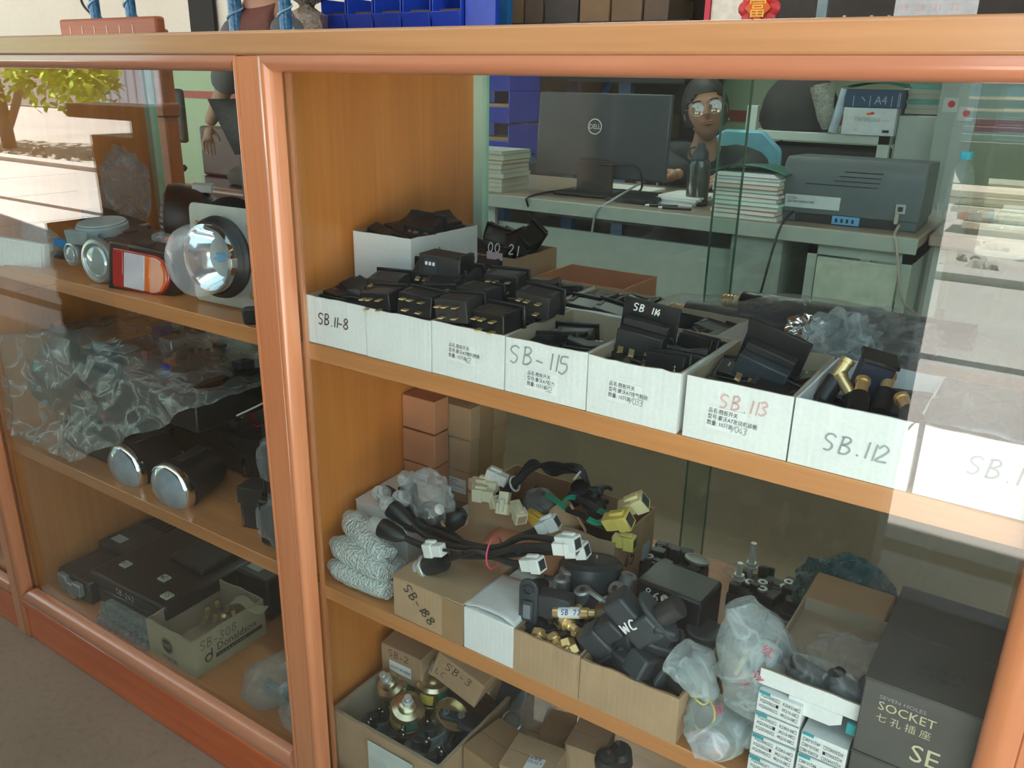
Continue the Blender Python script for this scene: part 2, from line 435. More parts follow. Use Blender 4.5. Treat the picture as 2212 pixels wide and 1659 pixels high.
# uprights: flat face with a rounded bead on each side
def post_sec(w, half_round):
    # section across x (u) and depth (v); front towards -y
    pts = []
    return pts
for k, (x0, x1) in enumerate(((-1.630, -1.6225), (-0.8165, -0.7795), (0.046, 0.090), (1.165, 1.20))):
    b = MB(); b.box((x0, -0.030, 0.0), (x1, 0.0, 1.121)); b.build('upright', M_framev, cab, bevel=0.0015)
def bead(name, p0, p1, w, inward, depth0=-0.031, depth1=-0.008, mat=None):
    """rounded moulding: p0,p1 run line (x,z) of the outer edge; inward = unit (x,z) towards the glass"""
    b = MB(); sec = []
    N = 7
    sec.append((0.0, 0.0)); sec.append((0.0, 0.022))
    for i in range(N):
        a = (PI / 2) * i / (N - 1)
        sec.append((w * 0.30 + w * 0.70 * math.sin(a), 0.022 - 0.016 * (1 - math.cos(a)) + 0.001))
    sec.append((w, 0.0))
    P0 = Vector((p0[0], -0.008, p0[1])); P1 = Vector((p1[0], -0.008, p1[1]))
    iw = Vector((inward[0], 0, inward[1]))
    L = (P1 - P0).length; t = (P1 - P0).normalized()
    va = []; vb = []
    for u, v in sec:
        off = iw * u + Vector((0, -1, 0)) * v
        va.append(b.bm.verts.new(P0 + off + t * u)); vb.append(b.bm.verts.new(P1 + off - t * u))
    n = len(sec)
    b.bm.faces.new(list(reversed(va))); b.bm.faces.new(vb)
    for k in range(n): b.bm.faces.new((va[k], va[(k + 1) % n], vb[(k + 1) % n], vb[k]))
    return b.build(name, mat or M_frame, cab)
# bay openings (outer rectangle, bead widths left, right, bottom, top)
for (xa, xb, wl, wr) in ((-1.6225, -0.8165, 0.008, 0.010), (-0.7795, 0.046, 0.012, 0.027), (0.090, 1.165, 0.012, 0.012)):
    zt, zb = 1.121, 0.092
    bead('moulding', (xa, zt), (xb, zt), 0.017, (0, -1))
    bead('moulding', (xb, zb), (xa, zb), 0.026, (0, 1))
    bead('moulding', (xa, zb), (xa, zt), wl, (1, 0), mat=M_framev)
    bead('moulding', (xb, zt), (xb, zb), wr, (-1, 0), mat=M_framev)
    b = MB(); b.box((xa + 0.003, -0.0085, zb + 0.003), (xb - 0.003, -0.0045, zt - 0.003)); b.build('front_glass', M_glass, cab, smooth=False)
    b = MB(); b.box((xa - 0.002, -0.026, 0.0), (xb + 0.002, 0.0, zb)); b.build('plinth', M_plinth, cab, bevel=0.002)
    b = MB(); b.box((xa - 0.002, -0.0305, 0.078), (xb + 0.002, -0.026, zb)); b.build('rail', M_plinth, cab, bevel=0.001)
    # thin step between moulding and glass (inner rebate)
    b = MB()
    b.box((xa + wl, -0.004, zb + 0.02), (xa + wl + 0.006, 0.0, zt - 0.01))
    b.build('rebate', M_framev, cab)
# back: pale green strip then two sliding panes per bay
for (xa, xb) in ((-1.620, -0.835), (-0.79, 0.025)):
    b = MB(); b.box((xa, CD - 0.019, 0.10), (xa + 0.017, CD - 0.002, 1.12)); b.build('back_strip', M_teal, cab)
    b = MB(); b.box((xa + 0.017, CD - 0.010, 0.105), (xa + 0.42, CD - 0.005, 1.118)); b.build('back_glass', M_backglass, cab, smooth=False)
    b = MB(); b.box((xa + 0.389, CD - 0.018, 0.105), (xb, CD - 0.013, 1.118)); b.build('back_glass', M_backglass, cab, smooth=False)
    b = MB(); b.box((xa + 0.420, CD - 0.010, 0.105), (xa + 0.4215, CD - 0.005, 1.118)); b.build('glass_edge', M_edge, cab)
    b = MB(); b.box((xa + 0.3878, CD - 0.018, 0.105), (xa + 0.389, CD - 0.013, 1.118)); b.build('glass_edge', M_edge, cab)

# neighbouring cabinet on the left
cab2 = thing('display_cabinet', 'next wooden display cabinet at the far left edge, only its red-brown corner showing', 'cabinet', (-1.6322, 0, 0))
b = MB(); b.box((-0.86, -0.032, 1.121), (-0.0005, CD + 0.02, 1.146)); b.build('top_board', M_cap, cab2, bevel=0.003)
for xa, xb in ((-0.030, 0.0), (-0.86, -0.83)):
    b = MB(); b.box((xa, -0.030, 0), (xb, 0, 1.121)); b.build('upright', M_framev, cab2, bevel=0.0015)
b = MB(); b.box((-0.83, -0.026, 0), (-0.03, 0, 0.085)); b.build('plinth', M_plinth, cab2, bevel=0.002)
b = MB(); b.box((-0.83, -0.031, 0.085), (-0.03, -0.008, 0.112)); b.build('moulding', M_frame, cab2, bevel=0.009, seg=4)
b = MB(); b.box((-0.83, -0.0085, 0.105), (-0.03, -0.0045, 1.118)); b.build('front_glass', M_glass, cab2, smooth=False)
b = MB(); b.box((-0.86, 0, 0.06), (-0.001, CD - 0.01, 0.10)); b.build('bottom_board', M_shelf, cab2)
for z in SH:
    b = MB(); b.box((-0.84, 0, z - 0.023), (-0.012, CD - 0.01, z)); b.build('shelf', M_shelf, cab2)
for xa, xb in ((-0.012, -0.001), (-0.86, -0.84)):
    b = MB(); b.box((xa, 0.0, 0.05), (xb, CD - 0.012, 1.12)); b.build('side_panel', M_panel, cab2)
# ================================================================ lettering
STROKES = {  # handwriting on a 1 x 1.6 cell
 'S': [[(.9, 1.4), (.6, 1.6), (.2, 1.5), (.05, 1.15), (.35, .9), (.7, .7), (.8, .35), (.5, .02), (.1, .12)]],
 'B': [[(.15, 0), (.2, 1.55)], [(.05, 1.5), (.6, 1.6), (.85, 1.3), (.6, .95), (.25, .85), (.75, .75), (.95, .4), (.6, .05), (.1, .02)]],
 '-': [[(.1, .6), (.8, .55)]], '.': [[(.3, .12), (.42, .04)]], '_': [[(.1, .05), (.8, .0)]],
 '0': [[(.5, 1.55), (.12, 1.1), (.15, .4), (.5, 0), (.85, .4), (.85, 1.1), (.5, 1.55)]],
 '1': [[(.5, 1.55), (.45, 0)]],
 '2': [[(.1, 1.25), (.45, 1.58), (.85, 1.25), (.6, .7), (.1, .05), (.95, .1)]],
 '3': [[(.1, 1.4), (.5, 1.6), (.85, 1.25), (.4, .9), (.85, .5), (.5, 0), (.08, .15)]],
 '4': [[(.7, 1.55), (.08, .5), (.95, .5)], [(.7, 1.0), (.65, 0)]],
 '5': [[(.85, 1.55), (.25, 1.5), (.2, .95), (.7, .9), (.85, .45), (.5, 0), (.08, .1)]],
 '6': [[(.8, 1.5), (.3, 1.0), (.12, .45), (.45, 0), (.85, .35), (.6, .75), (.2, .6)]],
 '7': [[(.1, 1.5), (.9, 1.55), (.4, 0)]],
 '8': [[(.5, .85), (.15, 1.2), (.5, 1.58), (.85, 1.25), (.5, .85), (.1, .4), (.5, 0), (.9, .4), (.5, .85)]],
 '/': [[(.8, 1.6), (.1, -.1)]],
 'W': [[(.0, 1.5), (.25, 0), (.5, 1.1), (.8, 0), (1.0, 1.5)]],
 'L': [[(.15, 1.5), (.2, 0), (.85, .1)]], 'C': [[(.9, 1.3), (.5, 1.6), (.1, 1.0), (.2, .2), (.8, .1)]],
 'Q': [[(.5, 1.5), (.1, .8), (.5, .1), (.9, .8), (.5, 1.5)], [(.5, .4), (1.0, -.1)]],
 'T': [[(0, 1.5), (1, 1.55)], [(.5, 1.5), (.45, 0)]], 'A': [[(0, 0), (.5, 1.6), (1, 0)], [(.2, .6), (.8, .6)]],
 'N': [[(.05, 0), (.1, 1.5), (.85, 0), (.9, 1.5)]], 'X': [[(0, 1.5), (1, 0)], [(.9, 1.5), (0, 0)]], 'R': [[(.1, 0), (.15, 1.5), (.8, 1.3), (.15, .8), (.9, 0)]],
 ' ': [], 'O': [[(.5, 1.55), (.12, 1.1), (.15, .4), (.5, 0), (.85, .4), (.85, 1.1), (.5, 1.55)]],
}
def catmull(pts, n=4):
    out = []
    L = len(pts)
    if L < 3: return [Vector(p) for p in pts]
    for i in range(L - 1):
        p0 = Vector(pts[max(i - 1, 0)]); p1 = Vector(pts[i]); p2 = Vector(pts[i + 1]); p3 = Vector(pts[min(i + 2, L - 1)])
        for k in range(n):
            t = k / n
            out.append(0.5 * ((2 * p1) + (p2 - p0) * t + (2 * p0 - 5 * p1 + 4 * p2 - p3) * t * t + (3 * p1 - p0 - 3 * p2 + p3) * t ** 3))
    out.append(Vector(pts[-1])); return out

def hand(txt, size, parent, mat, mtx, wd=0.06, slant=0.12, name='handwriting', rnd=None, sp=1.3):
    """marker strokes as flat ribbons in the XY plane of mtx (cap height = size)"""
    b = MB(); s = size / 1.6; w = wd * size; x = 0; R = random.Random(rnd or txt)
    for ch in txt:
        dy = R.uniform(-.08, .08)
        for st in STROKES.get(ch, []):
            pts = catmull([(p[0] + x + slant * p[1] + R.uniform(-.03, .03), p[1] + dy + R.uniform(-.03, .03), 0) for p in st])
            L = []; Rr = []
            for i, p in enumerate(pts):
                t = (pts[min(i + 1, len(pts) - 1)] - pts[max(i - 1, 0)])
                if t.length < 1e-6: t = Vector((1, 0, 0))
                t.normalize(); n = Vector((-t.y, t.x, 0))
                q = p * s
                L.append(b.bm.verts.new(mtx @ (q + n * w / 2))); Rr.append(b.bm.verts.new(mtx @ (q - n * w / 2)))
            for i in range(len(pts) - 1):
                b.bm.faces.new((Rr[i], Rr[i + 1], L[i + 1], L[i]))
        x += sp * (0.45 if ch in '1.' else (0.9 if ch in '-_/' else 1.0))
    return b.build(name, mat, parent, smooth=False)

def text(txt, size, parent, mat, mtx, name='lettering', align_x='LEFT', sx=1.0, space=1.0, ext=0.0):
    cu = bpy.data.curves.new(name, 'FONT'); cu.body = txt; cu.size = size; cu.align_x = align_x; cu.space_line = space
    cu.resolution_u = 2; cu.extrude = ext
    ob = bpy.data.objects.new(name, cu); COL.objects.link(ob)
    dg = bpy.context.evaluated_depsgraph_get()
    me = bpy.data.meshes.new_from_object(ob.evaluated_get(dg))
    bpy.data.objects.remove(ob)
    me.name = name
    me.transform(mtx @ Matrix.Diagonal((sx, 1, 1, 1)))
    me.materials.clear(); me.materials.append(mat)
    o = bpy.data.objects.new(name, me); COL.objects.link(o)
    if parent is not None:
        o.parent = parent; KIDS.setdefault(parent.name, []).append(o)
    return o

def FRONT(x, z, y=-0.0006, tilt=0.0):   # text plane on a face whose normal is -y
    return Matrix.Translation((x, y, z)) @ Matrix.Rotation(PI / 2, 4, 'X') @ Matrix.Rotation(tilt, 4, 'Z')
def TOP(x, y, z, rot=0.0):
    return Matrix.Translation((x, y, z)) @ Matrix.Rotation(rot, 4, 'Z')

def assign_parent(o, parent):
    o.parent = parent; KIDS.setdefault(parent.name, []).append(o)

# ================================================================ cartons
def open_box(name, w, d, h, mat, inner, t=0.0022, wav=0.0012, seed=0, loc=(0, 0, 0), rot=(0, 0, 0), label=None, cat='box', group=None, parent=None, tear=0.0):
    """open-topped carton, origin at the bottom front-left corner, flutes run up the sides"""
    R = random.Random(seed)
    me = bpy.data.meshes.new(name); bm = bmesh.new()
    def ring(off, z0):
        pts = []
        n = 10
        cs = [(off, off), (w - off, off), (w - off, d - off), (off, d - off)]
        for k in range(4):
            a = cs[k]; c = cs[(k + 1) % 4]
            for i in range(n):
                f = i / n; pts.append((a[0] + (c[0] - a[0]) * f, a[1] + (c[1] - a[1]) * f))
        return pts
    po = ring(0, 0); pi_ = ring(t, 0)
    tops = []
    for k, p in enumerate(po):
        e = noise.noise(Vector((p[0] * 40 + seed, p[1] * 40, seed * 3.1))) * wav
        if tear and k < 10: e -= abs(noise.noise(Vector((p[0] * 90 + seed, 5, seed)))) * tear
        tops.append(h + e)
    bul = lambda p, z: 0
    O0 = [bm.verts.new((p[0], p[1], 0)) for p in po]
    O1 = [bm.verts.new((p[0] + R.uniform(-1, 1) * wav * .3, p[1] + R.uniform(-1, 1) * wav * .3, z)) for p, z in zip(po, tops)]
    I1 = [bm.verts.new((p[0], p[1], z)) for p, z in zip(pi_, tops)]
    I0 = [bm.verts.new((p[0], p[1], t)) for p in pi_]
    N = len(O0)
    for k in range(N):
        j = (k + 1) % N
        f = bm.faces.new((O0[k], O0[j], O1[j], O1[k])); f.material_index = 0
        f = bm.faces.new((O1[k], O1[j], I1[j], I1[k])); f.material_index = 1
        f = bm.faces.new((I1[k], I1[j], I0[j], I0[k])); f.material_index = 1
    bm.faces.new(list(reversed(O0))).material_index = 0
    bm.faces.new(I0).material_index = 1
    bmesh.ops.recalc_face_normals(bm, faces=bm.faces)
    bm.to_mesh(me); bm.free()
    me.materials.append(mat); me.materials.append(inner)
    o = bpy.data.objects.new(name, me); COL.objects.link(o)
    o.location = loc; o.rotation_euler = rot
    if parent is not None: assign_parent(o, parent)
    return tag(o, label, cat, group)

def closed_box(name, w, d, h, mat, loc=(0, 0, 0), rot=(0, 0, 0), label=None, cat='box', group=None, lid=True, flapline=True, bev=0.0012):
    """shut carton with a folded lid edge, origin bottom front-left"""
    b = MB(); b.box((0, 0, 0), (w, d, h - 0.0016))
    o = b.build(name, mat, bevel=bev, seg=2); o.location = loc; o.rotation_euler = rot
    tag(o, label, cat, group)
    if lid:
        b = MB(); b.box((-0.0006, -0.0008, h - 0.0015), (w + 0.0006, d * 0.5 - 0.0004, h)); b.box((-0.0006, d * 0.5 + 0.0004, h - 0.0015), (w + 0.0006, d + 0.0008, h))
        b.build('lid_flap', mat, o, bevel=0.0005)
    return o

def sticker(parent, x, z, w, h, mat=None, y=-0.0004, tilt=0.0, name='sticker'):
    m = FRONT(x, z, y, tilt)
    b = MB(); b.box((0, 0, 0), (w, h, 0.0002), m)
    return b.build(name, mat or M_paper, parent, smooth=False)
# ================================================================ rocker switches
def make_switch(kind, glyph=None):
    """root at the middle of the bezel; the terminals point to -Z"""
    t = thing('rocker_switch', 'x', 'switch')
    b = MB(); b.box((-0.021, -0.0125, -0.032), (0.021, 0.0125, 0.0)); b.build('housing', M_black2 if kind == 'old' else M_black, t, bevel=0.0012, seg=2)
    b = MB(); b.box((-0.025, -0.0155, 0.0), (0.025, 0.0155, 0.0035)); b.build('bezel', M_black, t, bevel=0.0012, seg=2)
    b = MB()
    b.prism([(-0.021, 0.0035), (0.021, 0.0035), (0.021, 0.0085), (0.004, 0.0055), (-0.002, 0.0055), (-0.021, 0.0105)], 0.024, Matrix.Translation((0, 0.012, 0)) @ Matrix.Rotation(PI / 2, 4, 'X'))
    b.build('rocker', M_black, t, bevel=0.0008, seg=2)
    for (x, y) in ((-0.013, -0.006), (-0.004, -0.006), (0.010, -0.006), (-0.009, 0.006), (0.008, 0.006)):
        b = MB(); b.box((x - 0.0032, y - 0.0007, -0.0415), (x + 0.0032, y + 0.0007, -0.032)); b.build('terminal', M_brass, t, bevel=0.0006)
    for s_ in (-1, 1):
        b = MB(); b.box((0.0175 * s_ - 0.0025, -0.0136, -0.022), (0.0175 * s_ + 0.0025, 0.0136, -0.006)); b.build('snap_clip', M_dgrey if kind == 'old' else M_black2, t, bevel=0.0005)
    if glyph:
        text(glyph, 0.0085, t, M_wink, TOP(0.012, -0.003, 0.0090) @ Matrix.Rotation(0.0, 4, 'Z'), 'symbol', 'CENTER')
    return t
SW = [make_switch('new', None), make_switch('new', '\u21a8'), make_switch('new', 'HI'), make_switch('new', 'EXIT'), make_switch('old', None)]
SWUSED = [False] * len(SW)
def switch(kind, loc, rot, label, group):
    if not SWUSED[kind]:
        SWUSED[kind] = True; o = SW[kind]; o.location = loc; o.rotation_euler = rot; o['label'] = label; o['group'] = group
        return o
    return dup(SW[kind], loc, rot, label, group)
# ================================================================ right bay, upper shelf
ZS = 0.79
PITCH = 0.0985; BW = 0.0968; BD = 0.139; BH = 0.060
ROWLAB = ['white open carton hand-marked SB-118, first in the front row on the upper shelf',
 'plain white open carton between the SB-118 carton and the one with a 62 sticker',
 'white open carton with printed sticker ending in 62, left of the SB-115 carton',
 'white open carton with grey SB-115 marking above its printed sticker',
 'white open carton with printed sticker ending in 033 and a torn rim',
 'white open carton with faded red SB-113 marking and sticker ending in 043',
 'white open carton marked SB-112, holding brass-necked switches',
 'white open carton marked SB-111, cut off at the right edge, under a dark film']
rowb = []
for k in range(8):
    x = -0.7635 + PITCH * k + (0.004 if k >= 5 else 0) + (0.003 if k == 7 else 0)
    o = open_box('cardboard_box', BW, BD, BH, M_wbox, M_inner if k != 6 else M_wbox, seed=k + 3, loc=(x, 0.0015, ZS + 0.0005),
                 rot=(0, 0, [0.01, -0.008, 0.0, 0.006, -0.012, 0.004, -0.004, 0.0][k]), label=ROWLAB[k], tear=0.004 if k in (4,) else 0.0015,
                 group='white cartons in the front row of the upper shelf')
    rowb.append(o)
L1 = '\u54c1\u540d:\u7fd8\u677f\u5f00\u5173'
def cn_label(o, x, z, l2, num):
    s = sticker(o, x, z, 0.037, 0.022, tilt=-0.03)
    text(L1 + '\n' + '\u578b\u53f7:' + l2 + '\n' + '\u6570\u91cf: 10\u53ea\u88c5', 0.0052, s, M_ink, FRONT(x + 0.002, z + 0.0160, -0.0009, -0.03), 'lettering', sx=0.86, space=1.15)
    hand(num, 0.0065, s, M_pencil, FRONT(x + 0.0245, z + 0.0012, -0.001), 0.10, sp=.9)
hand('SB.11-8', 0.0135, rowb[0], M_maroon, FRONT(0.019, 0.026), 0.13, sp=1.15)
cn_label(rowb[2], 0.022, 0.020, '\u8c6a\u6c83A7\u5587\u53ed\u8f6c\u6362', '62')
hand('SB-115', 0.019, rowb[3], M_pencil, FRONT(0.005, 0.034), 0.09)
cn_label(rowb[3], 0.026, 0.009, '\u8c6a\u6c83A7\u53d6\u529b', '32')
cn_label(rowb[4], 0.022, 0.018, '\u8c6a\u6c83A7\u6392\u6c14\u5236\u52a8', '/033')
hand('SB.113', 0.013, rowb[5], M_redink, FRONT(0.032, 0.036), 0.12)
cn_label(rowb[5], 0.021, 0.014, '\u8c6a\u6c83A7\u53d1\u52a8\u673a\u8bca\u65ad', '/043')
hand('SB.112', 0.0155, rowb[6], M_pencil, FRONT(0.027, 0.020), 0.10)
hand('SB.111', 0.0155, rowb[7], M_pencil, FRONT(0.034, 0.028), 0.10)

G_SW = 'black rocker switches heaped in the white cartons'
def fill(o, n, z, kinds, where, seed, lying=0.4, zr=0.008):
    """top layer of switches inside a carton: jittered grid, each with its own turn"""
    R = random.Random(seed)
    x0, y0, z0 = o.location
    w, d = BW, BD
    cols = 2; rows = max(1, math.ceil(n / cols)); i = 0
    for r in range(rows):
        for c in range(cols):
            if i >= n: break
            i += 1
            lx = x0 + 0.028 + c * (w - 0.056) + R.uniform(-.003, .003); ly = y0 + 0.022 + (d - 0.044) * (r + .5) / rows + R.uniform(-.003, .003)
            if R.random() < lying: rot = (R.uniform(1.2, 1.5) * R.choice((-1, 1)), R.uniform(-.2, .2), R.uniform(-.35, .35))
            else: rot = (R.uniform(-.25, .25), R.uniform(-.25, .25), R.uniform(-.4, .4) + (PI if R.random() < .3 else 0))
            switch(R.choice(kinds), (lx, ly, z0 + z + R.uniform(-zr, zr)), rot, '%s black rocker switch, %s, in the %s' % (['left', 'right'][c], ['nearest the glass', 'second from the glass', 'third from the glass', 'farthest from the glass'][r], where), 'black rocker switches in the ' + where)
fill(rowb[0], 8, 0.054, (0, 1, 1), 'SB-118 carton', 11, 0.2, 0.004)
fill(rowb[1], 8, 0.046, (0, 4), 'unmarked carton', 12, 0.5)
fill(rowb[2], 8, 0.046, (0, 4), '62-sticker carton', 13, 0.5)
fill(rowb[3], 7, 0.040, (2, 2, 0), 'SB-115 carton', 14, 0.35)
fill(rowb[4], 8, 0.045, (1, 0, 4), '033-sticker carton', 15, 0.3)
fill(rowb[5], 8, 0.045, (1, 1, 0), 'SB-113 carton', 16, 0.2)
fill(rowb[6], 6, 0.030, (0, 0, 4), 'SB-112 carton', 17, 0.5)
fill(rowb[7], 6, 0.038, (0, 4), 'SB-111 carton', 18, 0.5)
# the heap standing out of the two cartons by SB-118: (px,py of housing centre, depth y, lift, yaw, pitch)
HEAP = [(825, 645, .020, -1.50, .10), (835, 612, .060, -1.45, .25), (905, 655, .018, -1.62, .2), (990, 665, .018, -1.55, .05), (1075, 690, .020, -1.5, -.05),
        (1160, 650, .075, -1.5, .1), (950, 618, .060, -1.4, .35), (1040, 640, .062, -1.5, -.2), (920, 588, .095, -1.3, .5), (1000, 598, .100, -1.2, -.1), (1085, 610, .100, -1.55, .25)]
for i, (px, py, y, tx, yaw) in enumerate(HEAP):
    p = P(px, py, y=y)
    switch(4 if i % 2 else 0, p + Vector((0, 0.016, 0)), (tx, 0.08 * ((i % 3) - 1), yaw), ['leftmost', 'upper leftmost', 'second', 'third', 'front rightmost', 'large rightmost', 'middle row left', 'middle row right', 'back row left', 'back row centre', 'back row right'][i] + ' black rocker switch of the heap rising between SB-118 and SB-115', 'rocker switches in the heap above the rims')

# second row and stacked cartons
t_w = open_box('cardboard_box', 0.098, 0.14, 0.060, M_wbox, M_inner, seed=40, loc=(-0.779, 0.103, 0.853), label='white open carton stacked behind the SB-118 carton, highest on the upper shelf', cat='box')
under = open_box('cardboard_box', 0.09, 0.13, 0.060, M_wbox, M_inner, seed=41, loc=(-0.781, 0.150, ZS), label='white open carton hidden under the highest stacked white carton', cat='box')
hand('C', 0.012, t_w, M_ink, Matrix.Translation((0.0985, 0.05, 0.030)) @ Matrix.Rotation(PI / 2, 4, 'Z') @ Matrix.Rotation(PI / 2, 4, 'X'), 0.09)
hand('S', 0.014, t_w, M_ink, Matrix.Translation((0.0985, 0.04, 0.006)) @ Matrix.Rotation(PI / 2, 4, 'Z') @ Matrix.Rotation(PI / 2, 4, 'X'), 0.09)
R = random.Random(5)
for i, (dx, dy, dz, rx, ry, rz) in enumerate([(.03, .03, .054, .2, .1, .2), (.07, .03, .056, -.1, .15, -.1), (.03, .065, .060, .1, -.3, 1.2), (.07, .07, .068, -1.2, .1, .3),
                                              (.035, .10, .062, .3, .1, .4), (.07, .11, .064, .1, .2, -.5)]):
    switch([1, 1, 0, 0, 4, 0][i], Vector(t_w.location) + Vector((dx, dy, dz)), (rx, ry, rz), ['front left', 'front right', 'middle left', 'steep middle', 'rear left', 'rear right'][i] + ' black rocker switch in the highest white carton', 'rocker switches in the highest white carton')
# square black relay standing in front of the stacked carton
t = thing('relay_module', 'square black relay module with small window standing above the heap of switches', 'relay', P(965, 572, y=0.085), (0, 0.05, 0.12))
b = MB(); b.box((-0.028, -0.018, -0.013), (0.028, 0.018, 0.013)); b.build('housing', M_black2, t, bevel=0.0012)
b = MB(); b.box((-0.020, -0.0188, -0.008), (-0.002, -0.018, 0.008)); b.build('window', M_dgrey, t)
b = MB()
for i in range(3): b.box((-0.018 + i * 0.005, -0.0195, 0.001), (-0.015 + i * 0.005, -0.0188, 0.005))
b.build('contact_slots', M_wink, t)
b = MB(); b.box((0.022, -0.0165, -0.016), (0.028, 0.0165, 0.016)); b.build('flange', M_black, t, bevel=0.001)
# brown carton with EXIT switches
bx = open_box('cardboard_box', 0.095, 0.110, 0.082, M_kraft2, M_kraft, seed=42, loc=(-0.719, 0.252, ZS), label='brown open carton with exit-marked switches at the back of the upper shelf', cat='box')
for i, (dx, dy, dz, rx, ry, rz) in enumerate([(.02, .025, .085, -.9, .2, .1), (.055, .02, .080, -.95, .0, -.1), (.03, .06, .098, -1.1, .3, .5), (.065, .055, .098, -.8, -.4, -.3),
                                              (.045, .085, .095, .3, .2, 1.0), (.08, .07, .102, -1.0, -.7, -.6), (.02, .08, .086, .2, .5, .4)]):
    switch([3, 3, 3, 3, 0, 0, 3][i], Vector(bx.location) + Vector((dx, dy, dz)), (rx, ry, rz), ['front left', 'front right', 'upper left', 'upper middle', 'rear middle', 'steep right', 'rear left'][i] + ' black rocker switch in the brown carton at the back', 'exit-marked switches in the brown carton')
t = thing('paper_tag', 'small pink tag with white handwriting over the brown back carton', 'tag', (-0.668, 0.247, 0.868), (0, 0, 0))
b = MB(); b.box((0, 0, 0), (0.026, 0.001, 0.010)); b.build('paper', plain('pink_paper', (.7, .5, .55), .7), t)
hand('00 21', 0.014, t, M_wink, FRONT(0.002, 0.010, -0.001), 0.12)
# other second-row boxes
bS = open_box('cardboard_box', 0.135, 0.100, 0.060, M_salmon, M_salmon, seed=43, loc=(-0.600, 0.266, ZS), label='salmon-brown open carton, empty, at the back of the upper shelf', cat='box')
b2a = open_box('cardboard_box', 0.097, 0.115, 0.060, M_wbox, M_inner, seed=44, loc=(-0.601, 0.146, ZS), label='white open carton just behind the carton with the 62 sticker', cat='box')
b2b = open_box('cardboard_box', 0.097, 0.112, 0.060, M_wbox, M_inner, seed=45, loc=(-0.499, 0.148, ZS), label='white open carton behind the SB-115 carton, in front of the salmon carton', cat='box')
b2c = open_box('cardboard_box', 0.097, 0.100, 0.052, M_wbox, M_inner, seed=46, loc=(-0.398, 0.160, ZS), rot=(0, 0, -.05), label='torn white open carton marked 51 behind the SB-114 switch', cat='box')
hand('51', 0.014, b2c, M_ink, Matrix.Translation((0.060, 0.012, 0.0535)), 0.12)
fill(b2a, 7, 0.050, (0, 4), 'second-row carton behind the 62 sticker', 21, 0.4)
fill(b2b, 6, 0.048, (1, 1, 0), 'second-row carton behind SB-115', 22, 0.2)
fill(b2c, 4, 0.030, (0, 4), 'torn carton marked 51', 23, 0.4)
# wide switches standing upright: marked SB 114 and the grey-backed one
def big_switch(loc, rot, label, back, txt=None):
    t = thing('rocker_switch', label, 'switch', loc, rot)
    b = MB(); b.box((-0.024, -0.013, -0.030), (0.024, 0.013, 0.004)); b.build('housing', back, t, bevel=0.0012)
    b = MB(); b.box((-0.030, 0.013, -0.032), (0.030, 0.017, 0.030)); b.build('face_plate', M_black, t, bevel=0.001)
    b = MB(); b.box((-0.024, 0.0, 0.004), (0.024, 0.013, 0.012)); b.build('clip_ridge', M_black2, t, bevel=0.001)
    for x in (-0.016, -0.004, 0.012):
        b = MB(); b.box((x - 0.0028, -0.019, -0.020), (x + 0.0028, -0.013, -0.0192)); b.box((x - 0.0028, -0.0175, -0.022), (x + 0.0028, -0.0165, -0.012)); b.build('terminal', M_brass, t)
    if txt: hand(txt, 0.0075, t, M_wink, FRONT(-0.019, 0.018, 0.0125), 0.16)
    return t
big_switch(P(1390, 722, y=0.062), (0.05, 0.12, 0.12), 'black switch with SB 114 painted on it standing upright in a torn-rimmed carton', M_black2, 'SB 114')
big_switch(P(1655, 785, y=0.062), (0.12, 0.28, 0.05), 'grey-backed switch with brass blades propped upright in the SB-113 carton', M_dgrey)
# brass-necked push switches in SB-112
for i, (px, py, y, rx, ry) in enumerate([(1815, 805, .07, -.5, .35), (1860, 845, .045, -1.1, .1), (1915, 835, .07, -.9, .4), (1958, 880, .03, -1.3, .2), (1830, 838, .06, -.8, -.3)]):
    t = thing('push_switch', ['leftmost', 'front', 'right', 'front rightmost', 'lower left'][i] + ' brass-necked push switch in the SB-112 carton', 'switch', P(px, py, y=y), (rx, ry, 0.2 * i), 'brass-necked push switches in the SB-112 carton')
    b = MB(); b.lathe([(.0, -.030), (.0085, -.030), (.0085, -.006), (.0, -.006)], seg=16, cap=False); b.build('body', M_black, t)
    b = MB(); b.lathe([(.0, -.006), (.0055, -.006), (.0055, .010), (.0065, .010), (.0065, .014), (.0, .014)], seg=16, cap=False); b.build('threaded_neck', M_brass, t)
t = thing('rocker_switch', 'tall square black switch standing on end in the SB-112 carton', 'switch', P(1885, 812, y=.08), (0.15, 0.2, 0.3))
b = MB(); b.box((-.014, -.012, -.03), (.014, .012, .016)); b.build('housing', plain('blue_black_plastic', (.02, .025, .05), .4), t, bevel=.0015)
b = MB(); b.box((-.016, -.014, .016), (.016, .014, .020)); b.build('bezel', M_black, t, bevel=.001)
# dusty dark film over SB-111
b = MB()
def fdark(u, v):
    x = rowb[7].location.x - 0.004 + u * 0.105; y = 0.004 + v * 0.125
    return Vector((x, y, ZS + 0.063 + 0.006 * noise.noise(Vector((u * 4, v * 4, 2))) + 0.005 * math.sin(u * PI) * math.sin(v * PI)))
b.grid(fdark, 20, 20)
o = b.build('film_sheet', film('smoky_film', (.10, .11, .12), .80, .25, .25, 10), solid=.0004); tag(o, 'smoky grey plastic film spread over the SB-111 carton', 'plastic film')

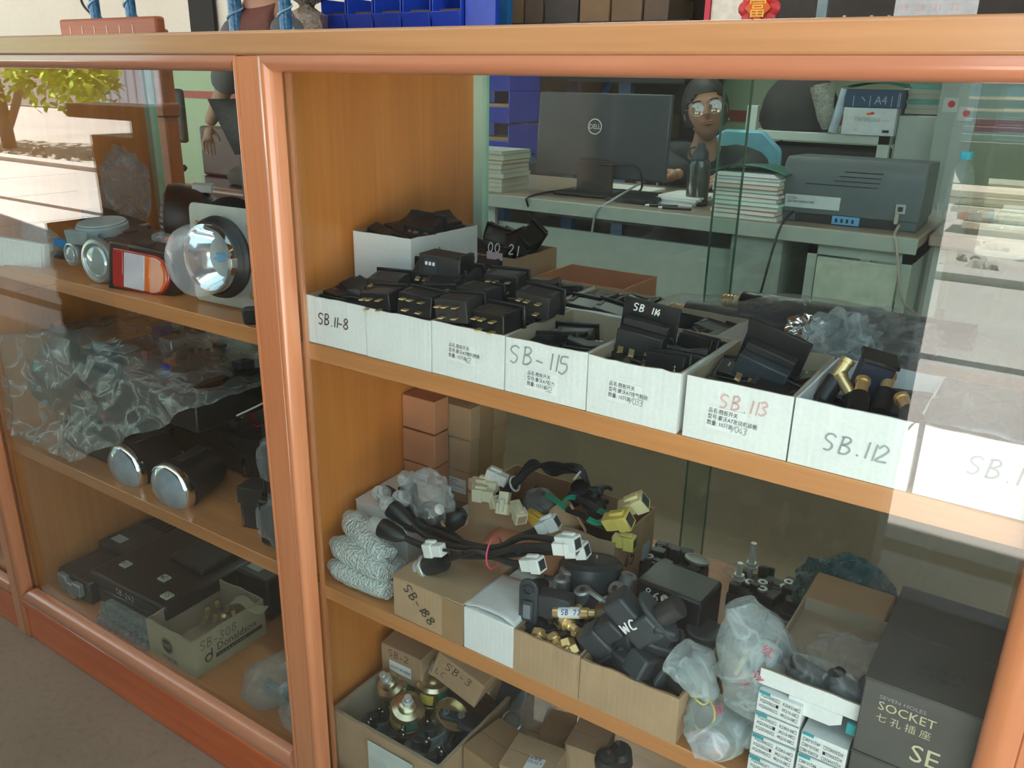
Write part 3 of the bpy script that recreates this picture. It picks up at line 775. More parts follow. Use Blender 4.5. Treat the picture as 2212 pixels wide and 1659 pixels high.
# ---- long clear bag holding shock-absorber like rods
def blob_bag(name, mat, pts_fn, nu, nv): pass
def tube_bag(name, mat, path, radii, seed, seg=28, amp=0.10, freq=38, flat=1.0, label=None, cat='bag', parent=None):
    """crumpled film sleeve around a path"""
    pts = catmull(path, 6); n = len(pts)
    rr = []
    for i in range(n):
        f = i / (n - 1) * (len(radii) - 1); k = min(int(f), len(radii) - 2); g = f - k
        g = g * g * (3 - 2 * g); rr.append(radii[k] * (1 - g) + radii[k + 1] * g)
    b = MB(); rings = []
    nrm = Vector((0, 0, 1))
    for i, p in enumerate(pts):
        t = (pts[min(i + 1, n - 1)] - pts[max(i - 1, 0)]).normalized()
        nn = (nrm - t * nrm.dot(t))
        if nn.length < .05: nn = t.orthogonal()
        nn.normalize(); bn = t.cross(nn); ring = []
        for k in range(seg):
            a = 2 * PI * k / seg
            d = nn * math.cos(a) * flat + bn * math.sin(a)
            q = p + d * rr[i]
            e = 1 - abs(noise.noise(q * freq + Vector((seed, 0, 0)))) * 2.2
            e2 = 1 - abs(noise.noise(q * freq * 2.3 + Vector((0, seed, 0)))) * 2
            ring.append(b.bm.verts.new(p + d * (rr[i] * (1 + amp * (e - .4) + amp * .5 * (e2 - .4)))))
        rings.append(ring)
    for A, B in zip(rings, rings[1:]):
        for k in range(seg): b.bm.faces.new((A[k], A[(k + 1) % seg], B[(k + 1) % seg], B[k]))
    b.bm.faces.new(list(reversed(rings[0]))); b.bm.faces.new(rings[-1])
    o = b.build(name, mat, parent)
    if label: tag(o, label, cat)
    return o
pA = Vector((-0.425, 0.33, 0.812)); pB = Vector((-0.06, 0.30, 0.822))
tube_bag('plastic_bag', M_film, [pA + Vector((-.035, .0, 0)), pA + Vector((.03, 0, .004)), (pA + pB) / 2 + Vector((0, 0, .012)), pB + Vector((0, 0, .0)), pB + Vector((.045, -.01, 0))], [.012, .036, .049, .048, .020], 3, amp=.08, freq=30, flat=.72,
         label='long clear plastic bag of dark rods lying behind the SB-113 carton')
for i, (dy, dz, L0, L1) in enumerate(((-.026, .000, 0.05, .31), (.010, .004, 0.0, .30), (-.006, .030, 0.08, .36))):
    t = thing('damper_rod', ['front', 'rear', 'top'][i] + ' dark metal rod with gold threaded end inside the long clear bag', 'rod', (0, 0, 0), (0, 0, 0), 'rods in the long clear bag')
    d = (pB - pA).normalized()
    a = pA + d * L0 + Vector((0, dy, dz)); c = pA + d * L1 + Vector((0, dy, dz))
    b = MB(); b.tube([a + d * .02, c], 0.0150, 14); b.build('tube', M_black, t)
    b = MB()
    for k in range(6): b.cyl(0.0085, 0.0022, align(a - d * (.004 - .0042 * k), a + d * .1), 14)
    b.cyl(0.0072, 0.030, align(a - d * .006, a + d * .1), 14); b.build('threaded_end', M_brass, t)
    b = MB(); b.cyl(0.0132, 0.05, align(a + d * .07, a + d * .2), 14); b.build('copper_band', plain('copper_sleeve', (.30, .13, .10), .3, metal=.6), t)
# crumpled foil and clear wads
def wad(name, mat, c, r, sc, seed, label, cat='bag', amp=.35, freq=3.0, sub=4, parent=None, cut=None):
    b = MB(); b.ico(1.0, None, sub)
    for v in b.bm.verts:
        p = v.co.copy()
        e = (1 - abs(noise.noise(p * freq + Vector((seed, seed * .7, 0)))) * 2) + .5 * (1 - abs(noise.noise(p * freq * 2.2 + Vector((0, seed, 3)))) * 2)
        q = p * (1 + amp * (e - .8))
        v.co = Vector((q.x * sc[0] * r, q.y * sc[1] * r, q.z * sc[2] * r))
        if cut is not None and v.co.z < cut: v.co.z = cut + (v.co.z - cut) * .05
    o = b.build(name, mat, parent)
    if parent is None: o.location = c
    else:
        for v in o.data.vertices: v.co += Vector(c)
    if label: tag(o, label, cat)
    return o
wad('foil_wad', plain('kitchen_foil', (.8, .82, .82), .18, metal=1.0), P(1745, 715, y=.27), .020, (1.1, .9, .8), 3, 'crumpled silver foil wad behind the SB-113 carton', 'foil', .5, 3.5)
wad('plastic_bag', M_milky, P(1815, 755, y=.20), .036, (1.0, .8, 1.0), 9, 'crumpled clear plastic bag standing behind the SB-112 carton', 'bag', .45, 2.2)
wad('plastic_bag', M_film, P(1905, 740, y=.22), .040, (1.3, .7, .8), 15, 'glossy crumpled film with white glints behind the SB-111 carton', 'bag', .5, 2.5)
# ================================================================ right bay, middle shelf
ZM = 0.44
def yplane(px, py, y): return P(px, py, y=y)

# ---- stacked small cartons at the back left
for i in range(4):
    o = closed_box('cardboard_box', 0.062, 0.034, 0.0535, M_salmon, (-0.7885, 0.199 + 0.001 * (i % 2), ZM + 0.0545 * i), (0, 0, 0.004 * ((i % 3) - 1)),
                   ['salmon carton at the bottom of the corner stack under the upper shelf', 'salmon carton with white sticker, second from the bottom of the corner stack', 'plain salmon carton, third of the corner stack',
                    'topmost salmon carton of the corner stack, just under the shelf'][i], 'box', 'salmon cartons stacked in the corner', lid=False)
    if i == 1:
        s = sticker(o, 0.022, 0.018, 0.024, 0.020); text('WG1664331061\n1/10', 0.0042, s, M_ink, FRONT(0.023, 0.026, -0.0008), sx=.75)
for i in range(3):
    o = closed_box('cardboard_box', 0.056, 0.095, 0.0530, M_kraft2, (-0.746 + 0.0015 * i, 0.237, ZM + .0425 + 0.0535 * i), (0, 0, 0.02 * (1 - i)),
                   ['brown taped carton with printed sticker, bottom of its stack of three', 'brown taped carton in the middle of the stack of three', 'top brown taped carton of the stack of three, black cap on it'][i],
                   'box', 'brown taped cartons stacked in the corner')
    b = MB(); b.box((0.0562, 0.022, 0.0), (0.0568, 0.058, 0.0525)); b.build('packing_tape', M_tape, o, smooth=False)
    b = MB(); b.box((-0.0004, -0.0012, 0.0), (0.013, -0.0008, 0.0525)); b.build('packing_tape', M_tape, o, smooth=False)
    if i == 0:
        s = sticker(o, 0.010, 0.016, 0.040, 0.024, y=-0.0014)
        text('\u540d\u79f0:\u7535\u5668\u5f00\u5173\n\u578b\u53f7:\u8c6a\u6c83A7\n\u56fe\u53f7:WG9719583023\n\u6570\u91cf:1', 0.0045, s, M_ink, FRONT(0.0115, 0.0345, -0.0018), sx=.85)
closed_box('cardboard_box', 0.055, 0.090, 0.042, M_kraft, (-0.744, 0.240, ZM), (0, 0, 0), 'dark low carton in shadow carrying the three brown taped cartons', 'box', lid=False)
t = thing('black_grommet', 'round black rubber grommet on top of the brown taped cartons', 'grommet', (-0.715, 0.285, ZM + 0.2035))
b = MB(); b.lathe([(.017, 0), (.020, .004), (.017, .006), (.017, .014), (.012, .018), (0, .019)], seg=24); b.build('cap_body', M_rubber, t)
b = MB(); b.lathe([(.0205, .001), (.0225, .002), (.0205, .004)], seg=24, cap=False); b.build('rim', M_black, t)

# white carton with printing on its lid, leaning in the corner
o = closed_box('cardboard_box', 0.092, 0.095, 0.088, M_wbox, (-0.7835, 0.088, ZM), (0, 0, 0.05), 'tall white carton with tiny grey print on its lid beside the bubble wrap', 'box', lid=True)
text('WG 9925550000', 0.006, o, M_pencil, TOP(0.03, 0.045, 0.0886, 0.5))
o = closed_box('cardboard_box', 0.070, 0.075, 0.052, M_wbox, (-0.688, 0.148, ZM), (0, 0, -0.05), 'low white carton behind the cable leads, partly hidden by the clear bag', 'box')

# ---- bubble-wrapped bundles
for i, (a, c, r, lab) in enumerate([((-0.772, 0.060, 0.518), (-0.675, 0.034, 0.498), .0215, 'top bubble-wrapped bundle, farthest back against the side panel'),
                                    ((-0.772, 0.030, 0.490), (-0.664, 0.022, 0.482), .0195, 'middle bubble-wrapped bundle pointing at the cable leads'),
                                    ((-0.770, 0.022, 0.459), (-0.660, 0.020, 0.458), .0185, 'lowest bubble-wrapped bundle lying on the shelf edge'),
                                    ((-0.765, 0.058, 0.468), (-0.670, 0.058, 0.466), .020, 'rear bubble-wrapped bundle under the top one')]):
    d = Vector(c) - Vector(a)
    rr = [r * .45, r * .95, r, r * .92, r * .7]
    tube_bag('bubble_wrap_bundle', M_bubble, [Vector(a), Vector(a) + d * .3, Vector(a) + d * .65, Vector(c)], rr, 30 + i, seg=36, amp=.07, freq=60, flat=.9, label=lab, cat='bubble wrap')
    a = Vector(a); b = MB(); b.tube([Vector(a) + d * .25, Vector(a) + d * .92], r * .45, 10)
    o2 = b.build('wrapped_rod', plain('greenish_zinc_rod%d' % i, (.50, .55, .35), .35, metal=.5)); tag(o2, 'greenish metal rod inside the ' + lab.split(',')[0].replace(' pointing at the cable leads', '').replace(' lying on the shelf edge', ''), 'rod')

# ---- cartons along the front edge
def carton_front(x0, w, d, h, mat, seed, label, opened, y0=0.002, **k):
    if opened: return open_box('cardboard_box', w, d, h, mat, M_kraft, seed=seed, loc=(x0, y0, ZM + .0003), label=label, wav=.0022, t=.003, **k)
    return closed_box('cardboard_box', w, d, h, mat, (x0, y0, ZM + .0003), (0, 0, 0), label, 'box')
o = carton_front(-0.638, 0.113, 0.215, 0.060, M_kraft2, 1, 'long shut brown carton with black SB-188 scrawl at the shelf edge', False)
hand('SB-188', 0.014, o, M_ink, Matrix.Translation((0.018, -0.0012, 0.048)) @ Matrix.Rotation(PI / 2, 4, 'X') @ Matrix.Rotation(-0.75, 4, 'Z'), 0.10)
b = MB(); b.box((0.082, -0.0011, 0), (0.1135, -0.0007, 0.058)); b.build('packing_tape', M_tape, o, smooth=False)
t = thing('cardboard_box', 'reddish brown carton with loose raised flaps behind the cable leads', 'box', (-0.585, 0.105, ZM + .0605), (0, 0, 0.0))
b = MB()
b.grid(lambda u, v: Vector((.125 * u, .068 * v, 0.012 * math.sin(v * 2.2) + .010 * u + .001 * noise.noise(Vector((u * 4, v * 4, 1))))), 12, 8)
b.build('top_flap', M_salmon, t, solid=.0022)
b = MB(); b.box((0, 0.004, 0.0005), (.11, 0.008, 0.010)); b.build('inner_flap', M_kraft, t)

# white cartons
o = closed_box('cardboard_box', 0.0735, 0.085, 0.060, M_wbox, (-0.5235, 0.0015, ZM), (0, 0, 0), 'small white carton with blank front face at the shelf edge', 'box', lid=False)
b = MB(); b.grid(lambda u, v: Vector((-.001 + .075 * u, .001 + .083 * v, .061 + .006 * math.sin(u * PI) * (1 - v) + .0015 * noise.noise(Vector((u * 6, v * 6, 4))))), 14, 12); b.build('lid_flap', M_wbox, o, solid=.001)
o = closed_box('cardboard_box', 0.078, 0.085, 0.056, M_wbox, (-0.518, 0.092, ZM), (0, 0, -.04), 'dusty white carton behind the blank-faced one, red print on its lid', 'box', lid=False)
text('GERMANY', 0.008, o, M_redink, TOP(0.030, 0.055, 0.0605 - .0042, 0.1)); b = MB(); b.box((-.001, -.001, .055), (.079, .086, .0562)); b.build('lid_flap', M_wbox, o, bevel=.0005)
b = MB(); b.lathe([(.0, .0), (.011, .0), (.012, .003), (.009, .004), (.0, .0035)], TR((-.470, .090, ZM + .0615)), seg=18)
tag(b.build('rubber_washer', M_rubber), 'dark grey rubber ring lying between the two white cartons', 'washer')

# ---- cable leads tied with a red band
def connector(parent, p, d, up, mat, s=1.0, mark=None):
    """two-stage plug housing along d from p"""
    z = Vector(d).normalized(); x = z.cross(Vector(up)).normalized(); y = z.cross(x).normalized()
    m = Matrix((x, y, z)).transposed().to_4x4(); m = Matrix.Translation(p) @ m @ Matrix.Scale(s, 4)
    b = MB(); b.box((-.0065, -.0075, 0), (.0065, .0075, .017), m); b.box((-.008, -.009, .015), (.008, .009, .029), m); b.box((-.003, -.0125, .010), (.003, -.0085, .026), m)
    b.box((-.0045, .009, .018), (.0045, .0105, .027), m)
    c = b.build('connector', mat, parent, bevel=.0008 * s)
    b = MB(); b.box((-.0055, -.006, .0291), (.0055, .006, .0294), m); b.build('socket_opening', M_inner if mat is M_cream else M_dgrey, c)
    return c
def lead(pts, label, cmat, r=.0043, sock=None, up=(0, 0, 1)):
    t = thing('cable_lead', label, 'cable', (0, 0, 0), (0, 0, 0), 'cable leads tied with a red band')
    c = catmull(pts, 7)
    b = MB(); b.tube(c, r, 10); b.build('cable', M_rubber, t)
    if cmat: connector(t, c[-1] - (c[-1] - c[-3]).normalized() * .002, c[-1] - c[-3], up, cmat)
    if sock:
        d = (c[0] - c[2]).normalized(); m = align(c[0] - d * .004, c[0] + d)
        if sock == 'boot':
            b = MB(); b.lathe([(.0045, 0), (.010, .010), (.0125, .024), (.0135, .034), (.0125, .038), (.0, .038)], m, 20); b.build('rubber_boot', M_rubber, t)
            b = MB(); b.lathe([(.0115, .038), (.012, .046), (.009, .054), (.004, .058), (0, .059)], m, 20); b.build('clear_dome', film('dome_film', (.7, .72, .7), .35), t)
        else:
            b = MB(); b.lathe([(.004, 0), (.0125, .001), (.0135, .004), (.0135, .024), (.0125, .026), (.0125, .034), (0, .034)], m, 24); b.build('plug_body', M_rubber, t)
            b = MB(); b.cyl(.0165, .007, m, 6, base=.033); b.build('hex_nut', M_zinc, t, bevel=.001)
            b = MB(); b.lathe([(.0125, .040), (.0125, .0425), (.0105, .043), (.0105, .046), (.0125, .047), (.0125, .050), (.0, .051)], m, 24); b.build('threaded_collar', M_zinc, t)
    return t
bp = P(1067, 1190, y=.045)
def L(px, py, y): return P(px, py, y=y)
lead([L(955, 1212, .035), L(990, 1200, .035), L(1030, 1190, .037), bp + Vector((0, -.004, -.002)), L(1130, 1180, .040), L(1200, 1182, .045)], 'cable lead with hexagonal zinc nut socket, white plug at far right', M_white, sock='nut')
lead([L(885, 1130, .055), L(925, 1160, .055), L(985, 1180, .052), bp + Vector((0, .006, .002)), L(1130, 1160, .055), L(1208, 1168, .05)], 'cable lead whose white plug sits highest at the right of the red band', M_white, sock='boot')
lead([L(870, 1160, .03), L(930, 1185, .035), L(1000, 1200, .04), bp + Vector((0, -.002, -.007)), L(1100, 1215, .035), L(1132, 1218, .033)], 'cable lead ending in the lower white plug over the dusty white carton', M_white, sock='boot')
lead([L(920, 1140, .075), L(960, 1155, .07), L(1010, 1175, .06), bp + Vector((0, .009, 0)), L(1110, 1165, .075), L(1165, 1142, .085)], 'cable lead ending in a white plug tilted up towards the cable box', M_white, sock='boot')
lead([L(960, 1140, .09), L(985, 1160, .08), L(1020, 1185, .06), bp + Vector((0, .004, -.009)), L(1130, 1195, .055), L(1225, 1190, .06)], 'cable lead ending in the rearmost white plug at far right', M_white, sock='boot')
lead([L(892, 1100, .085), L(905, 1130, .08), L(960, 1170, .07), bp + Vector((0, .010, -.007)), L(1110, 1192, .06), L(1120, 1190, .05)], 'cable lead with black rubber boot beside the white printed carton', None, sock='boot')
t = lead([L(1000, 1195, .03), L(975, 1200, .028), L(968, 1190, .026), L(955, 1188, .026)], 'short lead whose white plug lies back to the left by the hex nut', M_white, r=.002)
t = thing('rubber_band', 'red rubber band tying the black cable leads', 'band', bp)
b = MB(); b.tube([Vector((.0, .016 * math.cos(a), .021 * math.sin(a) - .002)) for a in [2 * PI * k / 24 for k in range(25)]], .0011, 6, cap=False); b.build('band', M_pink, t)
# clear bag over the sockets
wad('plastic_bag', M_film, L(925, 1070, .085), .034, (1.1, .5, 1.05), 21, 'crumpled clear bag holding lamp sockets against the tall white carton', 'bag', .35, 2.0)
for i, (px, py, y) in enumerate([(838, 1072, .075), (880, 1082, .085)]):
    t = thing('lamp_socket', ['left', 'right'][i] + ' black rubber lamp socket under the clear bag by the white carton', 'socket', L(px, py, y), (0.9, -.35, .3), 'lamp sockets under the clear bag')
    b = MB(); b.lathe([(.005, -.034), (.010, -.020), (.013, -.004), (.014, .008), (.012, .010), (0, .010)], None, 20); b.build('rubber_boot', M_rubber, t)
    b = MB(); b.lathe([(.012, .010), (.0125, .018), (.009, .026), (0, .029)], None, 20); b.build('clear_dome', MATS.get('dome_film'), t)
t = thing('light_bulb', 'clear round bulb in the clear bag in front of the low white carton', 'bulb', L(930, 1110, .075), (.3, .9, 0))
b = MB(); b.sph(.017, None, 24, 14); b.build('glass_envelope', M_clear, t)
b = MB(); b.lathe([(.007, .015), (.007, .030), (0, .031)], None, 16, cap=False); b.build('metal_base', M_zinc, t)
t = thing('lamp_socket', 'black rubber socket with orange rim lying behind the leads', 'socket', L(965, 1132, .10), (0, .9, .6))
b = MB(); b.lathe([(.013, 0), (.015, .004), (.015, .020), (.008, .030), (0, .030)], None, 20); b.build('rubber_boot', M_rubber, t)
b = MB(); b.lathe([(.0135, -.002), (.0155, -.001), (.0155, .002), (.0135, .003)], None, 20, cap=False); b.build('orange_rim', plain('amber', (.7, .3, .08), .4), t)

# ---- big carton of cable plugs
bc = open_box('cardboard_box', 0.235, 0.118, 0.108, M_kraft2, M_kraft2, t=.003, wav=.004, seed=60, loc=(-0.640, 0.168, ZM), rot=(0, 0, -0.02), label='large open brown carton full of cables and plugs behind the leads', cat='box')
hand('45', 0.020, bc, M_ink, Matrix.Translation((0.2355, 0.03, 0.055)) @ Matrix.Rotation(PI / 2, 4, 'Z') @ Matrix.Rotation(PI / 2, 4, 'X'), .14)
b = MB(); b.box((.2353, .085, .035), (.2358, .105, .065)); st = b.build('sticker', plain('blue_white_sticker', (.45, .6, .7), .4), bc)
b = MB(); b.box((.003, .004, .003), (.232, .114, .050)); tag(b.build('packed_wiring', M_black2), 'mass of dark wiring filling the large brown carton', 'wiring', kind='stuff').location = (-0.640, 0.168, ZM)
# arched bundle: every wire a part of one harness
t = thing('wire_harness', 'arched bundle of thin black wires held by two white ties over the large carton', 'cable bundle')
for k in range(9):
    dz = .0045 * (k % 3); dy = .0045 * (k // 3); lift = .0045 * k
    pts = [L(1060, 1075, .17 + dy), L(1110, 1052, .18 + dy) + Vector((0, 0, dz)), L(1150, 1015, .20 + dy) + Vector((0, 0, lift * .4)), L(1195, 1000, .21 + dy) + Vector((0, 0, -lift * .5)), L(1250, 1020, .215 + dy) + Vector((0, 0, dz)),
           L(1272, 1050, .22 + dy), L(1285, 1085, .22 + dy)]
    b = MB(); b.tube(catmull(pts, 6), .0027, 8); b.build('wire', M_rubber, t)
for (px, py, y) in ((1112, 1045, .186), (1250, 1024, .219)):
    c = L(px, py, y); d = Vector((.8, .1, .45 if px < 1200 else -.5)).normalized(); m = align(c, c + d)
    b = MB(); b.tube([m @ Vector((.011 * math.cos(a), .010 * math.sin(a), 0)) for a in [2 * PI * k / 18 for k in range(19)]], .0016, 6, cap=False); b.build('cable_tie', M_white, t)
for i, (px, py, y, d, s, cm) in enumerate([(1095, 1040, .175, (-.9, -.2, .25), 1.0, M_white), (1075, 1052, .165, (-1, -.1, -.05), 1.0, M_cream), (1068, 1072, .155, (-1, -.3, 0), 1.0, M_cream), (1040, 1062, .175, (-.8, .4, .1), .9, M_cream),
                                           (1092, 1062, .150, (.15, -.45, -.9), 1.0, M_cream), (1110, 1088, .155, (.6, -.4, -.25), 1.0, M_cream), (1085, 1085, .148, (-.6, .2, -.3), .8, M_cream)]):
    t = thing('connector_plug', ['uppermost white', 'second cream', 'left cream', 'farthest left cream', 'upright cream', 'lower right cream', 'small lower cream'][i] + ' plug over the left end of the large carton', 'plug', (0, 0, 0), (0, 0, 0), 'pale plugs at the left end of the large carton')
    connector(t, L(px, py, y), d, (0, 0, 1), cm, s * 1.05)
# green-wired yellow plugs
for i, (pts, cp) in enumerate([([L(1178, 1068, .17), L(1200, 1080, .165), L(1225, 1100, .16), L(1255, 1112, .158), L(1285, 1128, .157), L(1308, 1128, .157)], 0),
                               ([L(1210, 1090, .165), L(1225, 1076, .172), L(1245, 1076, .176), L(1275, 1092, .178), L(1310, 1108, .18), L(1342, 1100, .183)], 1)]):
    t = thing('wired_plug', ['lower', 'upper'][cp] + ' yellow plug on green wires with black sleeve over the large carton', 'plug', (0, 0, 0), (0, 0, 0), 'yellow plugs on green wires')
    c = catmull(pts, 6)
    for k in range(3):
        b = MB(); b.tube([p + Vector((0, .0022 * (k - 1), .0016 * (k - 1))) for p in c], .0011, 6); b.build('green_wire', M_green, t)
    q = len(c)
    b = MB(); b.tube(c[int(q * .40):int(q * .74)], .0042, 10); sl = b.build('printed_sleeve', M_rubber, t)
    connector(t, c[-1], c[-1] - c[-3], (0.2, -.3, 1), M_yellow if cp == 0 else plain('pale_yellow_plastic', (.84, .78, .42), .4), 1.25)
t = thing('connector_plug', 'yellow plug lying low in the right corner of the large carton', 'plug')
connector(t, L(1325, 1165, .172), (.9, .1, .05), (0, 0, 1), M_yellow, 1.0)
t = thing('connector_plug', 'dark yellow plug half hidden below the clear-wrapped relay', 'plug')
connector(t, L(1140, 1108, .160), (.9, -.2, -.15), (0, 0, 1), plain('ochre_plastic', (.62, .42, .06), .4), .9)
t = thing('relay_module', 'black relay wrapped in clear film in the large carton', 'relay', L(1172, 1092, .185), (.35, .15, -.3))
b = MB(); b.box((-.024, -.012, -.016), (.024, .012, .016)); b.build('housing', M_black, t, bevel=.002)
for k in range(4):
    b = MB(); b.box((-.014 + .008 * k, -.0135, -.004), (-.011 + .008 * k, -.012, .008)); b.build('vent_slot', M_dgrey, t)
wad('plastic_film', M_film, L(1172, 1094, .180), .026, (1.1, .7, .9), 33, 'clear film wrapped round the black relay in the large carton', 'plastic film', .3, 2.2, sub=3)
t = thing('cardboard_tube', 'short curved piece of tan card tube standing in the large carton', 'tube', L(1230, 1118, .168), (.15, -.5, .2))
b = MB()
for k in range(9):
    pass
b.grid(lambda u, v: Vector((.016 * math.cos(PI * u), .016 * math.sin(PI * u) - .01, -.022 + .044 * v)), 16, 4); b.build('tube_wall', M_kraft2, t, solid=.002)
for i, (px, py, y, r) in enumerate([(1255, 1062, .215, .012), (1270, 1082, .22, .011), (1240, 1075, .20, .010), (1290, 1098, .215, .011), (1285, 1065, .225, .009)]):
    t = thing('rubber_boot', 'black rubber boot %s in the pile under the wire arch' % ['at top', 'in the middle', 'at left', 'at lower right', 'at right'][i], 'rubber boot', L(px, py, y), (.6 + i * .3, .4 * i, .2), 'black rubber boots in the large carton')
    b = MB(); b.lathe([(r * .5, -.022), (r * .55, -.010), (r, -.008), (r, -.003), (r * .7, -.001), (r * .7, .006), (r * 1.05, .008), (r * 1.05, .012), (r * .5, .015), (0, .015)], None, 18); b.build('boot', M_rubber, t)
    b = MB(); b.tube([(0, 0, -.02), (.004, .002, -.034), (.012, .0, -.046)], .003, 8); b.build('cable_stub', M_rubber, t)

# ---- carton of brass sensors
open_box('cardboard_box', 0.089, 0.110, 0.058, M_kraft2, M_kraft, t=.0028, wav=.0026, seed=61, loc=(-0.4495, 0.001, ZM), label='brown open carton of brass sensors at the shelf edge', cat='box')
def brass_sensor(loc, rot, lab):
    t = thing('brass_sensor', lab, 'sensor', loc, rot, 'brass sensors in the open carton')
    b = MB(); b.cyl(.0105, .010, None, 6); b.build('hex_body', M_brass, t, bevel=.001)
    b = MB(); b.lathe([(.008, -.002), (.0095, -.003), (.0095, -.010), (.0065, -.014), (.0, -.015)], None, 18); b.build('rubber_plug', M_rubber, t)
    b = MB(); b.lathe([(.0065, .010), (.0065, .016), (.0045, .017), (.0045, .026), (0, .027)], None, 16); b.build('threaded_tip', M_brass, t)
    return t
BS = None
RB = random.Random(77)
for i in range(17):
    c = Vector((-.4425 + .0125 + .0185 * (i % 4) + RB.uniform(-.002, .002), .027 + .019 * (i // 4) + RB.uniform(-.003, .003), ZM + .046 + RB.uniform(0, .010)))
    if i == 16: c = Vector((-.405, .04, ZM + .066))
    r = (RB.uniform(.6, 2.4), RB.uniform(-.9, .9), RB.uniform(-1.2, 1.2))
    lab = 'brass sensor in the open carton, ' + (['front', 'second', 'third', 'rear'][i // 4] + ' row, ' + ['leftmost', 'second from left', 'second from right', 'rightmost'][i % 4] if i < 16 else 'lying on top of the others')
    if BS is None: BS = brass_sensor(c, r, lab)
    else: dup(BS, c, r, lab)
t = thing('brass_cylinder', 'brass plug with white handwritten label and white-dotted brown cap on the sensors', 'plug', L(1195, 1322, .035), (0, 0, 0))
m = align((0, 0, 0), L(1275, 1325, .045) - L(1195, 1322, .035))
b = MB(); b.lathe([(.0055, 0), (.0065, .001), (.0065, .044), (.005, .045), (.005, .056), (0, .056)], m, 20); b.build('barrel', M_brass, t)
b = MB(); b.lathe([(.0067, .008), (.0067, .034)], m, 20, cap=False); lb = b.build('paper_label', M_paper, t)
b = MB(); b.lathe([(.010, .054), (.0125, .056), (.0125, .066), (.010, .070), (0, .071)], m, 24); b.build('cap', plain('brown_cap', (.12, .06, .02), .3), t)
b = MB(); b.lathe([(.0055, .0712), (0, .0716)], m, 16, cap=False); b.build('white_dot', M_white, t)
hand('SB 77', .006, t, plain('blue_ink', (.03, .05, .3), .5), (lambda d, n: Matrix.Translation(d * .012 + n * .0070 - n.cross(d) * .003) @ Matrix((d, n.cross(d), n)).transposed().to_4x4())((m.to_3x3() @ Vector((0, 0, 1))).normalized(), Vector((.05, -.85, .52)).cross(m.to_3x3() @ Vector((0, 0, 1))).cross(m.to_3x3() @ Vector((0, 0, 1))).normalized() * -1), .14)
# grey bracket sensor standing in front
t = thing('bracket_sensor', 'dark grey sensor with a two-holed bracket standing upright before the brass sensors', 'sensor', L(1143, 1310, .028), (0, 0, 0.25))
def stadium(w, h, n=10):
    r = w / 2; pts = []
    for k in range(n + 1): a = -PI + PI * k / n; pts.append((r * math.cos(a), -h / 2 + r + r * math.sin(a)))
    for k in range(n + 1): a = PI * k / n; pts.append((r * math.cos(a), h / 2 - r + r * math.sin(a)))
    return pts
mX = Matrix.Rotation(PI / 2, 4, 'X')
b = MB(); b.prism(stadium(.023, .078), .005, mX); b.build('mounting_bracket', M_dgrey, t, bevel=.0012, seg=2)
for s in (-1, 1):
    b = MB(); b.lathe([(.0045, 0), (.0045, .003), (.0072, .003), (.0072, 0)], Matrix.Translation((0, -.005, .026 * s)) @ mX, 20, cap=False); b.build('bolt_eye', M_dgrey, t)
b = MB(); b.box((-.007, -.009, -.015), (.007, -.005, .012)); b.build('centre_frame', M_dgrey, t, bevel=.001)
b = MB(); b.box((-.0045, -.0100, -.011), (.0045, -.009, .008)); b.build('raised_tab', plain('mid_grey_plastic', (.16, .19, .21), .4), t, bevel=.0006)
b = MB(); b.box((.008, .0, -.012), (.050, .022, .018)); b.build('sensor_body', M_dgrey, t, bevel=.0015)

# ---- carton of black elbow caps
open_box('cardboard_box', 0.118, 0.150, 0.058, M_kraft2, M_kraft, t=.003, wav=.003, seed=62, loc=(-0.3595, 0.0, ZM), label='worn brown open carton of dark elbow connectors, widest at the shelf edge', cat='box')
def elbow(loc, rot, lab, sc=1.0, txt=None):
    t = thing('elbow_connector', lab, 'connector', loc, rot, 'dark elbow connectors in the worn carton'); t.scale = (sc,) * 3
    b = MB(); b.box((-.026, -.012, -.014), (.004, .012, .012)); b.prism([(-.026, -.012), (-.004, -.012), (-.004, .012), (-.026, .012)], .024, Matrix.Translation((0, 0, .012)))
    b.build('housing', M_dgrey, t, bevel=.003, seg=3)
    b = MB(); b.prism(stadium(.024, .052, 10), .004, Matrix.Translation((.004, 0, 0)) @ Matrix.Rotation(PI / 2, 4, 'Y') @ Matrix.Rotation(PI / 2, 4, 'Z')); b.build('flange', M_dgrey, t, bevel=.001)
    b = MB(); b.lathe([(.0035, 0), (.0035, .002), (.006, .002), (.006, 0)], Matrix.Translation((.009, .019, 0)) @ Matrix.Rotation(PI / 2, 4, 'Y'), 16, cap=False); b.build('bolt_eye', M_zinc, t)
    b = MB(); b.cyl(.010, .022, Matrix.Translation((.006, 0, 0)) @ Matrix.Rotation(PI / 2, 4, 'Y'), 18); b.build('nozzle', M_black2, t)
    if txt: hand(txt, .010, t, M_wink, Matrix.Translation((-.024, -.0126, .006)) @ Matrix.Rotation(PI / 2, 4, 'X'), .16)
    return t
E0 = elbow(L(1310, 1395, .03), (.2, .75, .3), 'dark elbow connector nearest the sensor carton', 1.15)
for i, (px, py, y, r) in enumerate([(1360, 1375, .04, (-.1, -2.2, .2)), (1440, 1400, .045, (.3, .3, .5)), (1400, 1430, .034, (.2, -.3, -.25)), (1440, 1450, .034, (1.2, .2, -.3)), (1340, 1430, .040, (.9, 1.2, .4)), (1385, 1395, .07, (1.0, .2, .9))]):
    dup(E0, L(px, py, y), r, ['dark elbow connector rising beside the first one', 'dark elbow connector at the right of the worn carton', 'long dark connector pointing right along the carton rim', 'dark nozzle at the right corner of the worn carton', 'dark connector low at the left of the worn carton', 'dark connector deep in the middle of the worn carton'][i])
